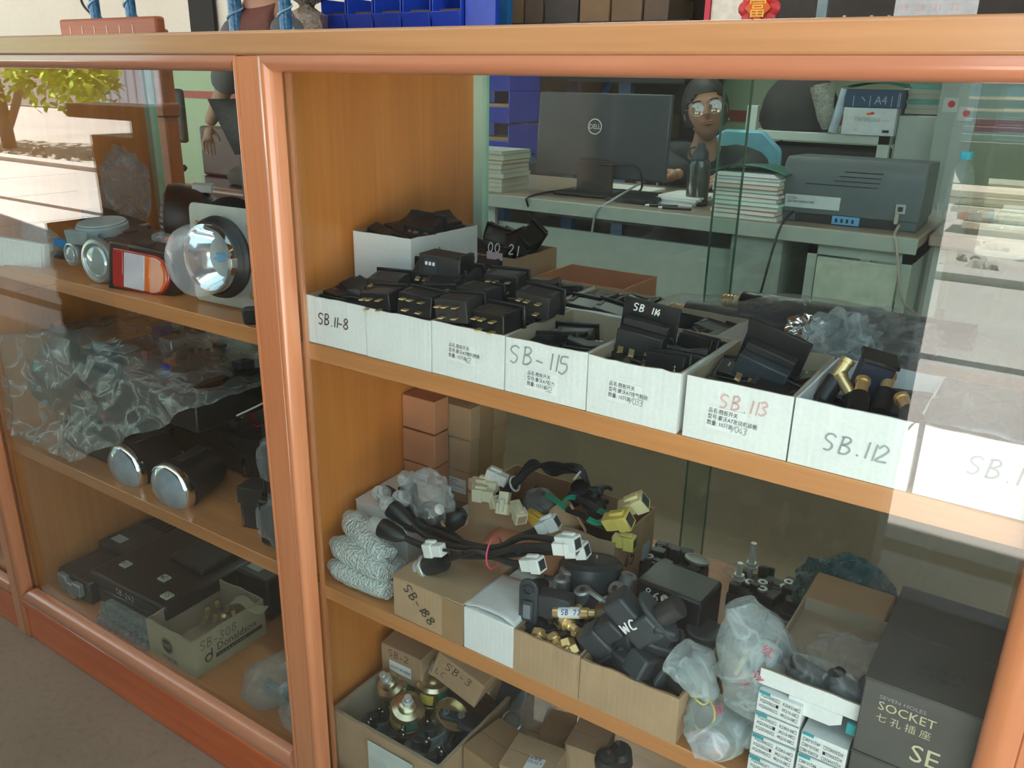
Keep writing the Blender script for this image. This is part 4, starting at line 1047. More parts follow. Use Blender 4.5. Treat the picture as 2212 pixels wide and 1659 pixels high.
elbow(L(1412, 1338, .030), (.05, -.75, .25), 'dark elbow connector with white WC paint marks', 1.25, 'WC')
# pile behind: canister, nuts, black box marked SB-98
t = thing('canister', 'dark grey cylindrical canister with two bright studs behind the white plugs', 'canister', L(1275, 1258, .12), (-.25, -.15, 0))
b = MB(); b.lathe([(.036, -.030), (.040, -.026), (.040, .024), (.034, .030), (0, .031)], None, 32); b.build('body', M_dgrey, t)
for k in range(2):
    b = MB(); b.cyl(.0025, .004, TR((.006 * k, -.008 + .012 * k, .031)), 8); b.build('stud', M_steel, t)
t = thing('round_motor', 'round black motor with a bright steel rim among the nuts', 'motor', L(1300, 1300, .09), (-.6, .3, 0))
b = MB(); b.lathe([(.022, -.02), (.026, .0), (.022, .006), (0, .008)], None, 28); b.build('body', M_black2, t)
b = MB(); b.lathe([(.024, .001), (.028, .002), (.028, .006), (.0235, .008)], None, 28, cap=False); b.build('rim', M_alu, t)
N0 = None
for i, (px, py, y, r) in enumerate([(1352, 1262, .12, .010), (1222, 1250, .09, .009), (1213, 1268, .075, .010), (1262, 1292, .075, .010), (1318, 1315, .075, .010), (1340, 1282, .10, .010), (1253, 1272, .10, .008)]):
    if N0 is None:
        N0 = thing('bushing', 'grey metal bushing standing tallest behind the white SB marks', 'bushing', L(px, py, y), (-.3, .2, 0), 'grey metal bushings in the pile')
        b = MB(); b.lathe([(.010, -.014), (.0105, .012), (.008, .014), (.004, .0135), (.004, .006)], None, 20, cap=False); b.build('sleeve', M_alu, N0)
    else:
        dup(N0, L(px, py, y), (-.4 + .2 * i, .3 - .15 * i, 0), 'grey metal bushing %s' % ['at the far left of the pile', 'just below the far left one', 'beside the round motor on its left', 'below the round motor', 'between the motor and the SB marks', 'under the canister'][i - 1])
t = thing('black_module', 'matt black box hand-marked SB-98 in white behind the elbow connectors', 'box', (-.353, .120, ZM), (0, 0, -.05))
b = MB(); b.box((0, 0, 0), (.085, .06, .100)); b.build('housing', M_black, t, bevel=.003)
hand('86-8S', .013, t, M_wink, FRONT(.012, .080, -.0006), .13)
t = thing('black_module', 'dark ribbed cylinder can with small white sticker left of the milky bags', 'canister', (-.262, .12, ZM), (0, 0, 0))
b = MB(); b.lathe([(.022, 0), (.022, .065), (.020, .067), (0, .068)], None, 26); b.build('housing', M_dgrey, t)
b = MB(); b.box((-.012, -.0225, .040), (-.004, -.0215, .060)); b.build('sticker', M_paper, t)
# dark base clutter under the pile
b = MB(); b.box((-.445, .115, ZM + .0005), (-.37, .165, ZM + .045)); tag(b.build('cardboard_box', M_kraft, bevel=.002), 'brown carton corner under the dark canister', 'box')

# ---- black valve blocks with studs at the back
def valve_block(cx, cy, lab, n, seed, bolts):
    R = random.Random(seed)
    t = thing('valve_block', lab, 'machine part', (cx, cy, ZM))
    b = MB(); b.box((-.048, -.035, 0), (.048, .035, .030)); b.build('base_casting', M_black2, t, bevel=.004, seg=2)
    b = MB()
    for k in range(n):
        x = R.uniform(-.043, .043); y = R.uniform(-.032, .032); w = R.uniform(.004, .012); h = R.uniform(.004, .020)
        b.box((x - w, y - w * .7, .028), (x + w, y + w * .7, .030 + h), Matrix.Rotation(R.uniform(-.2, .2), 4, 'Z'))
    c = b.build('casting_ribs', M_black, t, bevel=.0012); c['kind'] = 'stuff'
    for k in range(5):
        x = R.uniform(-.042, .042); y = R.uniform(-.030, .030)
        b = MB(); b.lathe([(.003, .0), (.003, .003), (.0065, .003), (.0065, 0)], TR((x, y, .044)), 14, cap=False); b.build('eyelet', M_alu, t)
    for (x, y, h) in bolts:
        b = MB(); b.cyl(.0035, h, TR((x, y, .03)), 12)
        for q in range(int(h / .003)): b.cyl(.0041, .0014, TR((x, y, .034 + q * .003)), 12)
        b.cyl(.0075, .006, TR((x, y, .030 + h * .35)), 6); b.cyl(.0085, .0015, TR((x, y, .029 + h * .35)), 16)
        b.build('threaded_stud', M_zinc, t)
    return t
valve_block(-.375, .275, 'left black valve block with pale round disc at the back of the middle shelf', 26, 4, [(-.035, .01, .028)])
valve_block(-.238, .295, 'right black valve block with tall bright studs at the back of the middle shelf', 26, 8, [(-.034, .018, .052), (-.040, -.012, .036), (.040, -.01, .018), (.044, .012, .014)])
t = thing('steel_disc', 'pale metal disc lying on the left black valve block', 'disc', (-.335, .275, ZM + .052), (-.2, .1, 0))
b = MB(); b.lathe([(.014, 0), (.017, .001), (.017, .004), (.012, .0045), (.011, .0035), (0, .0035)], None, 26); b.build('disc', M_alu, t)
wad('plastic_film', M_film, (-.30, .345, ZM + .012), .014, (1.3, .8, .7), 51, 'small glinting scrap of clear film behind the valve blocks', 'plastic film', .4, 2.5, sub=3)

# ---- milky bags with red print and rubber bands
def redmarks(parent, spots):
    for (c, nrm, s, w) in spots:
        z = Vector(nrm).normalized(); m = Matrix.Translation(c) @ z.to_track_quat('Z', 'Y').to_matrix().to_4x4() @ Matrix.Rotation(w, 4, 'Z')
        text('\u7ea2', s, parent, M_pink, m, 'red_print', 'CENTER')
bg = tube_bag('plastic_bag', M_milky, [L(1600, 1300, .055), L(1625, 1380, .05), L(1640, 1450, .045), L(1620, 1530, .035)], [.018, .040, .045, .032], 5, seg=40, amp=.15, freq=26, flat=.75,
         label='tallest milky bag with red print standing between the black blocks and white cartons', cat='bag')
redmarks(bg, [(L(1640, 1470, -.001 + .012), (-.2, -1, .2), .012, .5), (L(1655, 1415, .016), (-.1, -1, .2), .012, -.2), (L(1610, 1480, .010), (-.3, -1, .2), .014, .9), (L(1690, 1480, .022), (.2, -1, .2), .014, .3)])
bg = tube_bag('plastic_bag', M_milky, [L(1465, 1415, .030), L(1500, 1440, .026), L(1520, 1490, .022), L(1518, 1512, .020)], [.027, .030, .018, .006], 6, seg=34, amp=.16, freq=34, flat=.6,
         label='milky bag top fanned out above a yellow rubber band', cat='bag')
bg = tube_bag('plastic_bag', M_milky, [L(1520, 1515, .020), L(1525, 1545, .022), L(1560, 1585, .020), L(1575, 1625, .018)], [.008, .034, .040, .022], 7, seg=40, amp=.16, freq=30, flat=.65,
         label='lower milky bag with red marks slumped on the shelf edge', cat='bag')
redmarks(bg, [(L(1472, 1560, .010), (-.6, -1, .2), .014, 1.2), (L(1500, 1592, .004), (-.2, -1, -.2), .010, .3), (L(1560, 1530, .012), (0, -1, .4), .013, 2.0)])
bg = tube_bag('plastic_bag', M_milky, [L(1575, 1530, .040), L(1620, 1560, .05), L(1670, 1540, .06), L(1720, 1480, .09)], [.018, .036, .040, .026], 8, seg=36, amp=.15, freq=30, flat=.6,
         label='milky bag lying behind, reaching towards the white cartons', cat='bag')
for i, pts in enumerate([[L(1495, 1500, .014), L(1505, 1512, .010), L(1520, 1522, .012), L(1532, 1512, .018), L(1515, 1505, .028), L(1495, 1500, .014)],
                         [L(1533, 1512, .016), L(1543, 1535, .008), L(1540, 1560, .004), L(1515, 1578, .002), L(1502, 1568, .006)]]):
    b = MB(); b.tube(catmull(pts, 6), .0011, 6)
    tag(b.build('rubber_band', plain('yellow_rubber%d' % i, (.62, .48, .12), .5)), ['yellow rubber band knotted round the neck of the milky bag', 'loose end of yellow rubber band curling down the lower milky bag'][i], 'band')
b = MB(); b.tube([L(1590, 1455, .04), L(1610, 1420, .04)], .003, 8); tag(b.build('plastic_rod', M_cream), 'pale yellow plastic stick inside the tallest milky bag', 'rod')
wad('dark_part', M_dgrey, L(1665, 1440, .06), .026, (.9, .7, 1.1), 61, 'dark grey part packed inside the tallest milky bag', 'machine part', .2, 1.6)
wad('plastic_bag', film('grey_clear_bag', (.40, .42, .40), .35), (-.195, .12, ZM + .075), .042, (1., .8, .9), 63, 'greyish clear bag bulging behind the tallest milky bag', 'bag', .2, 1.6)

# ---- small white valve cartons, two columns
VT = 'XQ230422\u25a1   K23R5-08\u25a1\nXQ230622\u25a0   3R210-08\u25a1\nXQ250422\u25a1   4R210-08\u25a1'
CH = 0.0262
for col in range(2):
    for i in range(4):
        z = ZM + .001 + CH * 0 + i * CH
        if col == 1 and i == 3: continue
        o = closed_box('cardboard_box', 0.043, 0.070, CH - .0007, M_wbox, (-0.166 + col * 0.0455, 0.004 + .0008 * i, z), (0, 0, .015 * ((i + col) % 3 - 1)),
                       'small white valve carton, %s of the %s column' % (['bottom', 'second from bottom', 'third from bottom', 'top'][i] if col == 0 else ['bottom', 'middle', 'top'][i], ['left', 'right'][col]), 'box', 'small white valve cartons with printed codes', lid=False, bev=.0008)
        m = FRONT(.003, .019, -.0004, -.06)
        if col == 1: m = FRONT(.040, .005, -.0004, PI - .03)
        text(VT, .0052, o, M_ink, m, sx=.66, space=1.25)
        b = MB(); b.box((.001, -.0006, CH - .0042), (.012, .0, CH - .0012)); b.build('teal_corner', M_teal2, o)
    b = MB()
# tray with wrapped parts on top of the columns
tr_ = open_box('cardboard_box', 0.100, 0.150, 0.018, M_wbox, M_inner, seed=70, loc=(-0.168, 0.012, ZM + .1075), rot=(0.0, 0, 0), label='shallow open carton tray resting on the white valve cartons', cat='box')
b = MB(); b.prism([(0, 0), (.050, 0), (.050, .010), (.040, .016), (.010, .016), (0, .010)], .0012, Matrix.Translation((.030, -.001, .0)) @ Matrix.Rotation(PI / 2 + .0, 4, 'X') @ Matrix.Rotation(PI, 4, 'X')); b.build('hanging_flap', M_wbox, tr_)
b = MB(); b.box((.085, -.002, -.016), (.100, .001, -.004)); b.build('teal_end', M_teal2, tr_)
for i, (px, py, y, s) in enumerate([(1765, 1468, .04, .030), (1830, 1490, .035, .022)]):
    t = thing('packed_part', ['long black part wrapped in glossy film on the shallow tray', 'grey metal part in clear film at the right of the shallow tray'][i], 'machine part', L(px, py, y) + Vector((0, 0, .0)), (0, .35, .1))
    b = MB(); b.box((-s, -.010, -.009), (s, .010, .009)); b.cyl(.006, .02, Matrix.Translation((s * .4, 0, .006)), 14); b.build('part_body', M_black if i == 0 else M_dgrey, t, bevel=.004, seg=2)
    wad('clear_wrap', M_film, (0, 0, 0), s * 1.05, (1.0, .6, .6), 71 + i, None, None, .3, 2.2, sub=3, parent=t)
wad('plastic_bag', M_film, L(1850, 1440, .09), .048, (1.0, .8, .45), 77, 'broad clear film draped over the shallow tray', 'bag', .25, 1.8)
b = MB()
b.box((-.172, .164, ZM), (-.085, .24, ZM + .115)); tag(b.build('cardboard_box', M_kraft2, bevel=.002), 'tan carton standing behind the shallow tray', 'box')
wad('red_round_lump', M_red, L(1835, 1370, .17), .013, (1, 1, .8), 81, 'red round lump behind the shallow tray', 'cap', .08, 1.0, sub=3)  # small red lump standing in for a faint red spot
wad('plastic_bag', film('blue_green_bag', (.05, .18, .22), .75, .3), (-.145, .285, ZM + .062), .060, (1.0, .6, .95), 83, 'dark blue-green plastic bag bulging at the back near the right end', 'bag', .18, 1.5)

# ---- dark socket cartons
M_sock = plain('dark_grey_brown_card', (.085, .080, .070), .55, var=.12)
M_gold = plain('gold_print', (.62, .55, .36), .4, var=.05)
for i, (z, h, lab) in enumerate(((ZM, .082, 'lower dark carton under the SOCKET carton at the right end'), (ZM + .0825, .082, 'dark grey-brown carton printed SOCKET and SE in gold at the right end'))):
    o = closed_box('cardboard_box', .098, .175, h, M_sock, (-.0745, .004, z), (0, 0, 0), lab, 'box', 'dark socket cartons')
    if i == 1:
        text('SEVEN HOLES', .0055, o, M_pencil, FRONT(.014, .0650, -.0006), sx=1.15)
        text('SOCKET', .0128, o, M_gold, FRONT(.014, .0535, -.0006), sx=1.0)
        text('\u4e03 \u5b54 \u63d2 \u5ea7', .0095, o, M_gold, FRONT(.014, .0415, -.0006), sx=1.0)
        text('SE', .026, o, M_gold, FRONT(.046, .0135, -.0006), sx=1.0)
        text('SOCKET', .011, o, M_dgrey, TOP(.035, .040, h + .0004, 0)); text('\u4e03 \u5b54 \u63d2 \u5ea7', .008, o, M_dgrey, TOP(.035, .028, h + .0004, 0))
o = closed_box('cardboard_box', .098, .175, .050, M_sock, (-.0745, .19, ZM), (0, 0, 0), 'dark carton lying flat behind the SOCKET carton', 'box', 'dark socket cartons')
# ================================================================ right bay, bottom shelf
ZB = 0.10
# big corrugated carton of pressure senders
o = open_box('cardboard_box', 0.205, 0.245, 0.112, M_kraft2, M_inner, t=.0055, wav=.004, seed=90, loc=(-0.7775, 0.010, ZB + .0003), label='large worn corrugated carton of senders standing on the bottom shelf', cat='box')
sticker(o, .075, .036, .085, .060, y=-.003, mat=plain('pale_label', (.62, .66, .60), .6))
M_cad = plain('cadmium_plating', (.60, .52, .34), .25, metal=.9)
M_ylab = plain('yellow_label', (.72, .55, .08), .5)
M_glab = plain('green_label', (.03, .38, .22), .5)
def sender(loc, rot, lab, kind=0):
    t = thing('pressure_sender', lab, 'sender', Vector(loc) + Vector((0, 0, .004)), rot, 'pressure senders in the large corrugated carton'); t.scale = (1.15,) * 3
    if kind == 0:
        b = MB(); b.lathe([(.020, 0), (.0235, .002), (.0235, .005), (.022, .006), (.022, .030), (.0235, .031), (.020, .036), (.013, .038), (.013, .046), (.010, .048), (0, .048)], None, 30); b.build('can', M_cad, t)
        b = MB()
        b.grid(lambda u, v: Vector((.0222 * math.cos(-2.2 + u * .9), .0222 * math.sin(-2.2 + u * .9), .010 + .016 * v)), 8, 2); b.build('yellow_label', M_ylab, t)
        b = MB()
        b.grid(lambda u, v: Vector((.0222 * math.cos(-1.0 + u * .7), .0222 * math.sin(-1.0 + u * .7), .010 + .018 * v)), 8, 2); b.build('green_label', M_glab, t)
        b = MB(); b.cyl(.008, .007, TR((0, 0, .047)), 6); b.cyl(.005, .014, TR((0, 0, .050)), 14); b.build('threaded_stem', M_zinc, t, bevel=.0006)
    elif kind == 1:
        b = MB(); b.lathe([(.0, 0), (.0235, 0), (.0245, .002), (.0245, .005), (.022, .006), (.022, -.020), (0, -.020)], None, 30, cap=False); b.build('can', M_cad, t)
        b = MB(); b.prism(stadium(.013, .036), .004, TR((0, 0, .0005))); b.build('terminal_base', M_dgrey, t, bevel=.001)
        for s in (-1, 1):
            b = MB(); b.lathe([(.002, 0), (.002, .005), (.0045, .005), (.0045, 0)], TR((0, .011 * s, .004)), 14, cap=False); b.build('terminal_ring', M_alu, t)
    else:
        b = MB(); b.lathe([(.015, -.03), (.019, -.02), (.0195, .004), (.0175, .006), (.0165, .003), (0, .003)], None, 26); b.build('housing', plain('blue_grey_housing', (.12, .16, .18), .45) if 'blue_grey_housing' not in MATS else MATS['blue_grey_housing'], t)
        b = MB(); b.cyl(.008, .012, TR((-.004, 0, .002)), 20); b.build('centre_port', M_dgrey, t, bevel=.001)
        b = MB(); b.box((.003, -.009, .002), (.013, .009, .016)); b.build('terminal_block', M_black, t, bevel=.0015)
        for s in (-1, 1):
            b = MB(); b.sph(.0025, TR((.008, .005 * s, .0165)), 10, 6); b.build('terminal_pin', M_steel, t)
    return t
S0 = sender(P(880, 1555, y=.09) , (0.35, .30, .1), 'tilted brass-coloured sender with yellow label in the middle of the corrugated carton', 0)
dup(S0, P(930, 1510, y=.135) , (0.05, .12, .5), 'brass-coloured sender with yellow and green labels under the SB-3 carton')
dup(S0, P(865, 1500, y=.125), (.3, -.45, .9), 'brass-coloured sender with clear spout nearest the SB-2 carton')
dup(S0, P(1040, 1500, y=.17), (.9, .6, 2.6), 'sender with green label lying at the right rear of the corrugated carton')
sender(P(975, 1552, y=.110), (-.45, .25, -.9), 'sender turned up to show its gold disc and oval two-terminal base', 1)
S2 = sender(P(905, 1625, y=.050), (-.3, .15, .3), 'light grey sender facing up at the front of the corrugated carton', 2)
for i, (px, py, y, r) in enumerate([(810, 1558, .075, (-.2, .2, 1.2)), (790, 1580, .045, (-.3, -.2, .5)), (935, 1585, .080, (-.3, .2, 2.0)), (965, 1625, .070, (-.5, .9, .2)), (830, 1520, .13, (.3, -.6, .3)), (765, 1560, .06, (-.2, .1, 2.2)), (940, 1645, .04, (-.2, 0, 1)),
                                    (850, 1600, .045, (-.1, .3, .8))]):
    dup(S2, P(px, py, y=y) - Vector((0, 0, .004)), r, 'dark grey two-pin sender %s of the corrugated carton' % ['by the left wall', 'in the left front corner', 'beside the gold disc', 'at the right front', 'at the left rear', 'at the far left corner', 'low at the right front', 'in the shadowed front centre'][i])
# SB-2 and SB-3 cartons lying on the heap
o = closed_box('cardboard_box', .078, .060, .062, M_kraft2, P(826, 1452, y=.115), (0.06, .04, .06), 'brown carton marked SB-2 with a number sticker, tucked under the shelf', 'box', lid=False)
hand('SB-2', .013, o, M_maroon, FRONT(.014, .042, -.0006), .12)
s = sticker(o, .016, .014, .042, .021, y=-.0006); text('WG9718710004', .0078, s, M_ink, FRONT(.018, .021, -.0012), sx=.72)
o = closed_box('cardboard_box', .082, .062, .056, M_kraft2, P(928, 1455, y=.095), (0.12, .38, .10), 'tilted brown carton marked SB-3 leaning over the senders', 'box', lid=False)
hand('SB-3', .015, o, M_maroon, FRONT(.018, .034, -.0006), .11); hand('LC', .012, o, M_maroon, FRONT(.006, .012, -.0006), .09)
# drums with green rims at the back
for i, (px, py, y) in enumerate([(1075, 1478, .20), (1100, 1495, .19)]):
    t = thing('sender_can', ['left', 'right'][i] + ' dark can with a pale green rim behind the SB-3 carton', 'can', P(px, py, y=y), (1.1, .5, 0), 'cans with green rims')
    b = MB(); b.lathe([(.024, -.05), (.026, 0), (.0275, .001), (.0275, .004), (.025, .005), (0, .004)], None, 28); b.build('body', M_black2, t)
    b = MB(); b.lathe([(.0255, .0045), (.0285, .0035), (.0285, .001)], None, 28, cap=False); b.build('rim', plain('green_chrome', (.55, .66, .38), .25, metal=.8), t)
t = thing('sender_can', 'ribbed dark can standing between the gold disc and the brown cartons', 'can', P(1020, 1560, y=.125), (-.1, .1, 0))
b = MB(); b.lathe([(.020, -.05), (.0215, 0), (.018, .004), (0, .004)], None, 28)
for k in range(16): b.box((.0205, -.0012, -.045), (.0225, .0012, -.004), Matrix.Rotation(2 * PI * k / 16, 4, 'Z'))
b.build('body', M_dgrey, t)
# clear bag with a chrome bulb ring
t = thing('ring_fitting', 'shiny ring-ended metal fitting inside the clear bag on the brown cartons', 'fitting', P(1105, 1560, y=.155), (.6, .5, 0))
b = MB(); b.lathe([(.010, -.01), (.012, .0), (.012, .012), (.0155, .014), (.0155, .020), (.013, .021), (.011, .016)], None, 26, cap=False); b.lathe([(.013, -.028), (.015, -.026), (.015, -.020), (.012, -.018)], None, 26, cap=False); b.build('body', M_steel, t)
tube_bag('plastic_bag', M_film, [P(1085, 1600, y=.14), P(1115, 1560, y=.15), P(1155, 1520, y=.17), P(1180, 1500, y=.18)], [.012, .028, .034, .026], 14, seg=30, amp=.12, freq=30, flat=.6, label='clear plastic bag lying over the brown cartons with a shiny fitting', cat='bag')
# group of small brown cartons
CB = [(P(1000, 1610, y=.06), (.060, .075, .060), (0, 0, -.15), 'small brown carton directly right of the senders'),
      (P(1078, 1650, y=.03), (.070, .062, .060), (.05, 0, .15), 'small brown carton nearest the glass with a white barcode sticker'),
      (P(1165, 1580, y=.14), (.045, .05, .045), (0, 0, .3), 'small brown cube carton behind the barcode carton'),
      (P(1220, 1605, y=.12), (.052, .06, .060), (0, 0, .12), 'small brown carton at the right end of the group'),
      (P(1090, 1585, y=.16), (.060, .05, .045), (0, 0, .1), 'small brown carton hidden under the clear bag')]
for i, (c, d, r, lab) in enumerate(CB):
    zt = c.z
    h = zt - ZB if i != 9 else d[2]
    o = closed_box('cardboard_box', d[0], d[1], max(.05, h), M_kraft2 if i % 2 else M_kraft, (c.x, c.y, ZB + .0003), (0, 0, r[2]), lab, 'box')
    if i in (1, 3):
        b = MB(); b.box((d[0] * .45, d[1] * .1, h + .0002), (d[0] * .45 + .022, d[1] * .1 + .026, h + .0005)) if i == 1 else b.box((d[0] + .0002, d[1] * .2, h - .04), (d[0] + .0006, d[1] * .7, h - .012))
        s = b.build('sticker', M_paper, o, smooth=False)
        if i == 1: text('\u62a5\u8b66\u5668\nFX-02 V', .007, s, M_ink, TOP(d[0] * .46, d[1] * .42, h + .0007, .1), sx=.8)
# clear-film-wrapped dark things in the shadow at the right
for i, (px, py, y, lab) in enumerate([(1340, 1625, .16, 'dark fitting with a bright pin in the shadow behind the small brown cartons'), (1310, 1640, .13, 'dark round fitting low in the shadow right of the small brown cartons')]):
    t = thing('pipe_fitting', lab, 'fitting', P(px, py, y=y), (.4, .3 * i, 0))
    b = MB(); b.lathe([(.014, -.03), (.016, 0), (.010, .006), (.010, .014), (0, .015)], None, 20); b.build('body', M_black2, t)
    b = MB(); b.cyl(.003, .014, TR((0, 0, .014)), 10); b.build('pin', M_steel, t)
tube_bag('plastic_bag', M_film, [Vector((-.36, .10, ZB + .05)), Vector((-.28, .09, ZB + .06)), Vector((-.18, .10, ZB + .055))], [.03, .05, .035], 19, seg=30, amp=.15, freq=22, flat=.7, label='wrinkled clear bag in the shadow at the bottom right', cat='bag')
# ================================================================ left bay
def face_cam(p, tilt=0.0):
    return 0.0
# ---------------- upper shelf: lamps
# square headlamp unit on its zinc plate
hp = P(460, 565, y=.05)
t = thing('headlamp', 'round glass headlamp bolted on a square zinc plate, right end of the lamp row', 'lamp', (-.975, .052, ZS + .0722), (-.04, 0, 0.05))
PL = .142
b = MB()
pl = []
for cxn, czn, a0 in ((PL * .40, PL * .42, 0), (-PL * .40, PL * .42, PI / 2), (-PL * .40, -PL * .42, PI), (PL * .40, -PL * .42, 1.5 * PI)):
    for k in range(5):
        a = a0 + PI / 2 * k / 4; pl.append((cxn + .010 * math.cos(a), czn + .010 * math.sin(a)))
b.prism(pl, .003, mX); b.build('mounting_plate', M_zinc, t, bevel=.0008)
b = MB(); b.sweep([(-.0015, 0), (.0015, 0), (.0015, .010), (-.0015, .010)], (PL * .40 + .009, 0, -PL * .42), (PL * .40 + .009, 0, PL * .42), (0, 1, 0)); b.build('plate_flange', M_zinc, t)
mY = Matrix.Rotation(PI / 2, 4, 'X')        # +Z -> -Y (towards the viewer)
b = MB(); b.lathe([(.048, .002), (.055, .004), (.057, .010), (.052, .015), (.055, .018), (.050, .024), (.046, .024), (.046, .002)], mY, 44, cap=False); b.build('rubber_gasket', M_rubber, t)
b = MB(); b.lathe([(.045, .022), (.048, .024), (.0475, .032), (.043, .034), (.041, .030)], mY, 44, cap=False); b.build('chrome_rim', M_chrome, t)
b = MB(); b.lathe([(.010, -.012), (.020, -.008), (.030, .004), (.038, .020), (.042, .030)], mY, 40, cap=False); b.build('reflector', M_chrome, t)
b = MB(); b.lathe([(.0, -.002), (.006, 0), (.007, .012), (.003, .018), (0, .019)], mY, 16, cap=False); b.build('bulb', plain('blue_bulb', (.08, .35, .6), .1), t)
b = MB(); b.lathe([(.044, .032), (.048, .040), (.049, .052), (.045, .064), (.034, .074), (.018, .078), (0, .079)], mY, 44, cap=False); b.build('glass_lens', film('bell_glass', (.80, .84, .86), .16, .05, .15, 12, tint=(.96, .98, .98)), t)
for (x, z) in ((-.050, .040), (.052, .046), (.052, -.048), (-.050, -.050)):
    b = MB(); b.lathe([(.0, .006), (.003, .0058), (.0032, .003), (.0055, .003), (.0055, .0032), (.006, .0)], Matrix.Translation((x, 0, z)) @ mY, 14, cap=False); b.build('screw', M_brass, t)
b = MB(); b.box((.040, -.034, -.006), (.050, -.004, .006)); b.build('lens_clip', M_zinc, t, bevel=.001)
b = MB(); b.lathe([(.046, -.003), (.050, -.010), (.040, -.035), (.022, -.045), (0, -.046)], mY, 30, cap=False); b.build('back_shell', M_black, t)
# black bracket and studs right of it
t = thing('lamp_bracket', 'black lamp bracket with chrome post squeezed against the middle upright', 'bracket', (-.893, .050, ZS))
b = MB(); b.tube([(.0, -.01, .085), (.018, -.012, .082), (.030, 0, .070), (.030, .01, 0)], .010, 10); b.build('arm', M_black, t)
b = MB(); b.lathe([(.008, 0), (.008, .030), (.006, .034), (0, .034)], TR((.014, .004, .090)), 18); b.build('post', M_steel, t)
for z in (.105, .022):
    b = MB(); b.cyl(.002, .03, Matrix.Translation((-.02, 0, z)) @ Matrix.Rotation(PI / 2, 4, 'Y'), 8); b.build('screw_stud', M_brass, t)
# tail lamp red / white / orange
M_lred = plain('red_lens', (.42, .018, .020), .15, var=.08, coat=.5); M_lor = plain('orange_lens', (.80, .17, .02), .15, var=.05, coat=.5); M_lpink = plain('pale_amber_lens', (.85, .42, .30), .2, coat=.5)
t = thing('tail_lamp', 'oblong tail lamp with red, white and orange lens in a black rubber housing', 'lamp', P(305, 590, y=.030), (-.12, 0.06, 0.20))
def half_round(x0, x1, z0, z1, r, n=10):
    pts = [(x0, z0), (x1 - r, z0)]
    h = (z1 - z0) / 2
    for k in range(n + 1):
        a = -PI / 2 + PI * k / n; pts.append((x1 - r + r * math.cos(a), (z0 + z1) / 2 + h * math.sin(a)))
    pts += [(x0, z1)]
    return pts
b = MB(); b.prism(half_round(-.066, .070, -.037, .040, .034, 14), .030, Matrix.Translation((0, .030, 0)) @ mX); b.build('rubber_housing', M_rubber, t, bevel=.007, seg=3)
b = MB(); b.prism(half_round(-.052, .056, -.028, .031, .028, 14), .008, Matrix.Translation((0, .004, 0)) @ mX); b.build('red_frame', M_lred, t, bevel=.002, seg=2)
b = MB(); b.box((-.050, -.0065, -.025), (-.030, -.003, .028)); b.build('red_lens', M_lred, t, bevel=.001)
b = MB(); b.box((-.028, -.0068, -.025), (.012, -.003, .028)); b.build('white_lens', plain('white_lens', (.62, .60, .66), .25, coat=.4), t, bevel=.001)
b = MB(); b.box((.0125, -.0065, -.025), (.022, -.003, .028)); b.build('orange_lens', M_lor, t, bevel=.001)
b = MB(); b.prism(half_round(.0225, .053, -.025, .028, .026, 12), .004, Matrix.Translation((0, -.003, 0)) @ mX); b.build('amber_end_lens', M_lpink, t, bevel=.001)
b = MB(); b.prism([(.040 + .013 * math.cos(a), .0015 + .025 * math.sin(a)) for a in [-1.1 + 2.2 * k / 10 for k in range(11)]] + [(.036 + .014 * math.cos(a), .0015 + .022 * math.sin(a)) for a in [1.0 - 2.0 * k / 10 for k in range(11)]], .0012, Matrix.Translation((0, -.0069, 0)) @ mX); b.build('orange_rim_lens', M_lor, t)
# round metal marker lamps
def marker(loc, r, rot, lab):
    t = thing('marker_lamp', lab, 'lamp', loc, rot, 'silver round marker lamps')
    b = MB(); b.lathe([(r * .55, -r * .9), (r * .7, -r * .3), (r * .98, -.002), (r, .004), (r * .92, .009), (r * .78, .010), (r * .72, .006)], mY, 40, cap=False); b.build('shell', plain('brushed_silver', (.60, .62, .62), .35, metal=.8) if 'brushed_silver' not in MATS else MATS['brushed_silver'], t)
    b = MB(); b.lathe([(r * .74, .005), (r * .62, .010), (r * .60, .009), (r * .40, .012), (0, .013)], mY, 36, cap=False); b.build('lens', plain('grey_cone_lens', (.42, .48, .47), .15, coat=.6, metal=.3) if 'grey_cone_lens' not in MATS else MATS['grey_cone_lens'], t)
    return t
marker(P(217, 563, y=.03), .036, (-.05, 0, .10), 'large silver round marker lamp left of the red tail lamp')
marker(P(163, 548, y=.035), .0195, (-.05, 0, .0), 'small silver round marker lamp left of the large one')
t = thing('lamp_housing', 'grey snap-lid lamp housing lying above the silver marker lamps', 'housing', P(225, 505, y=.075), (.1, 0, .2))
M_pg = plain('light_grey_plastic', (.30, .36, .36), .45)
b = MB(); b.cyl(.040, .018, None, 30); b.build('drum', M_pg, t, bevel=.003, seg=2)
b = MB(); b.cyl(.037, .003, TR((0, 0, .018)), 30); b.build('lid', plain('light_grey_lid', (.40, .46, .46), .4), t, bevel=.001)
b = MB(); b.box((-.036, -.044, -.008), (.010, -.034, .014)); b.build('latch', M_pg, t, bevel=.001)
b = MB(); b.box((.016, -.040, -.008), (.030, -.030, .012)); b.build('latch', M_pg, t, bevel=.001)
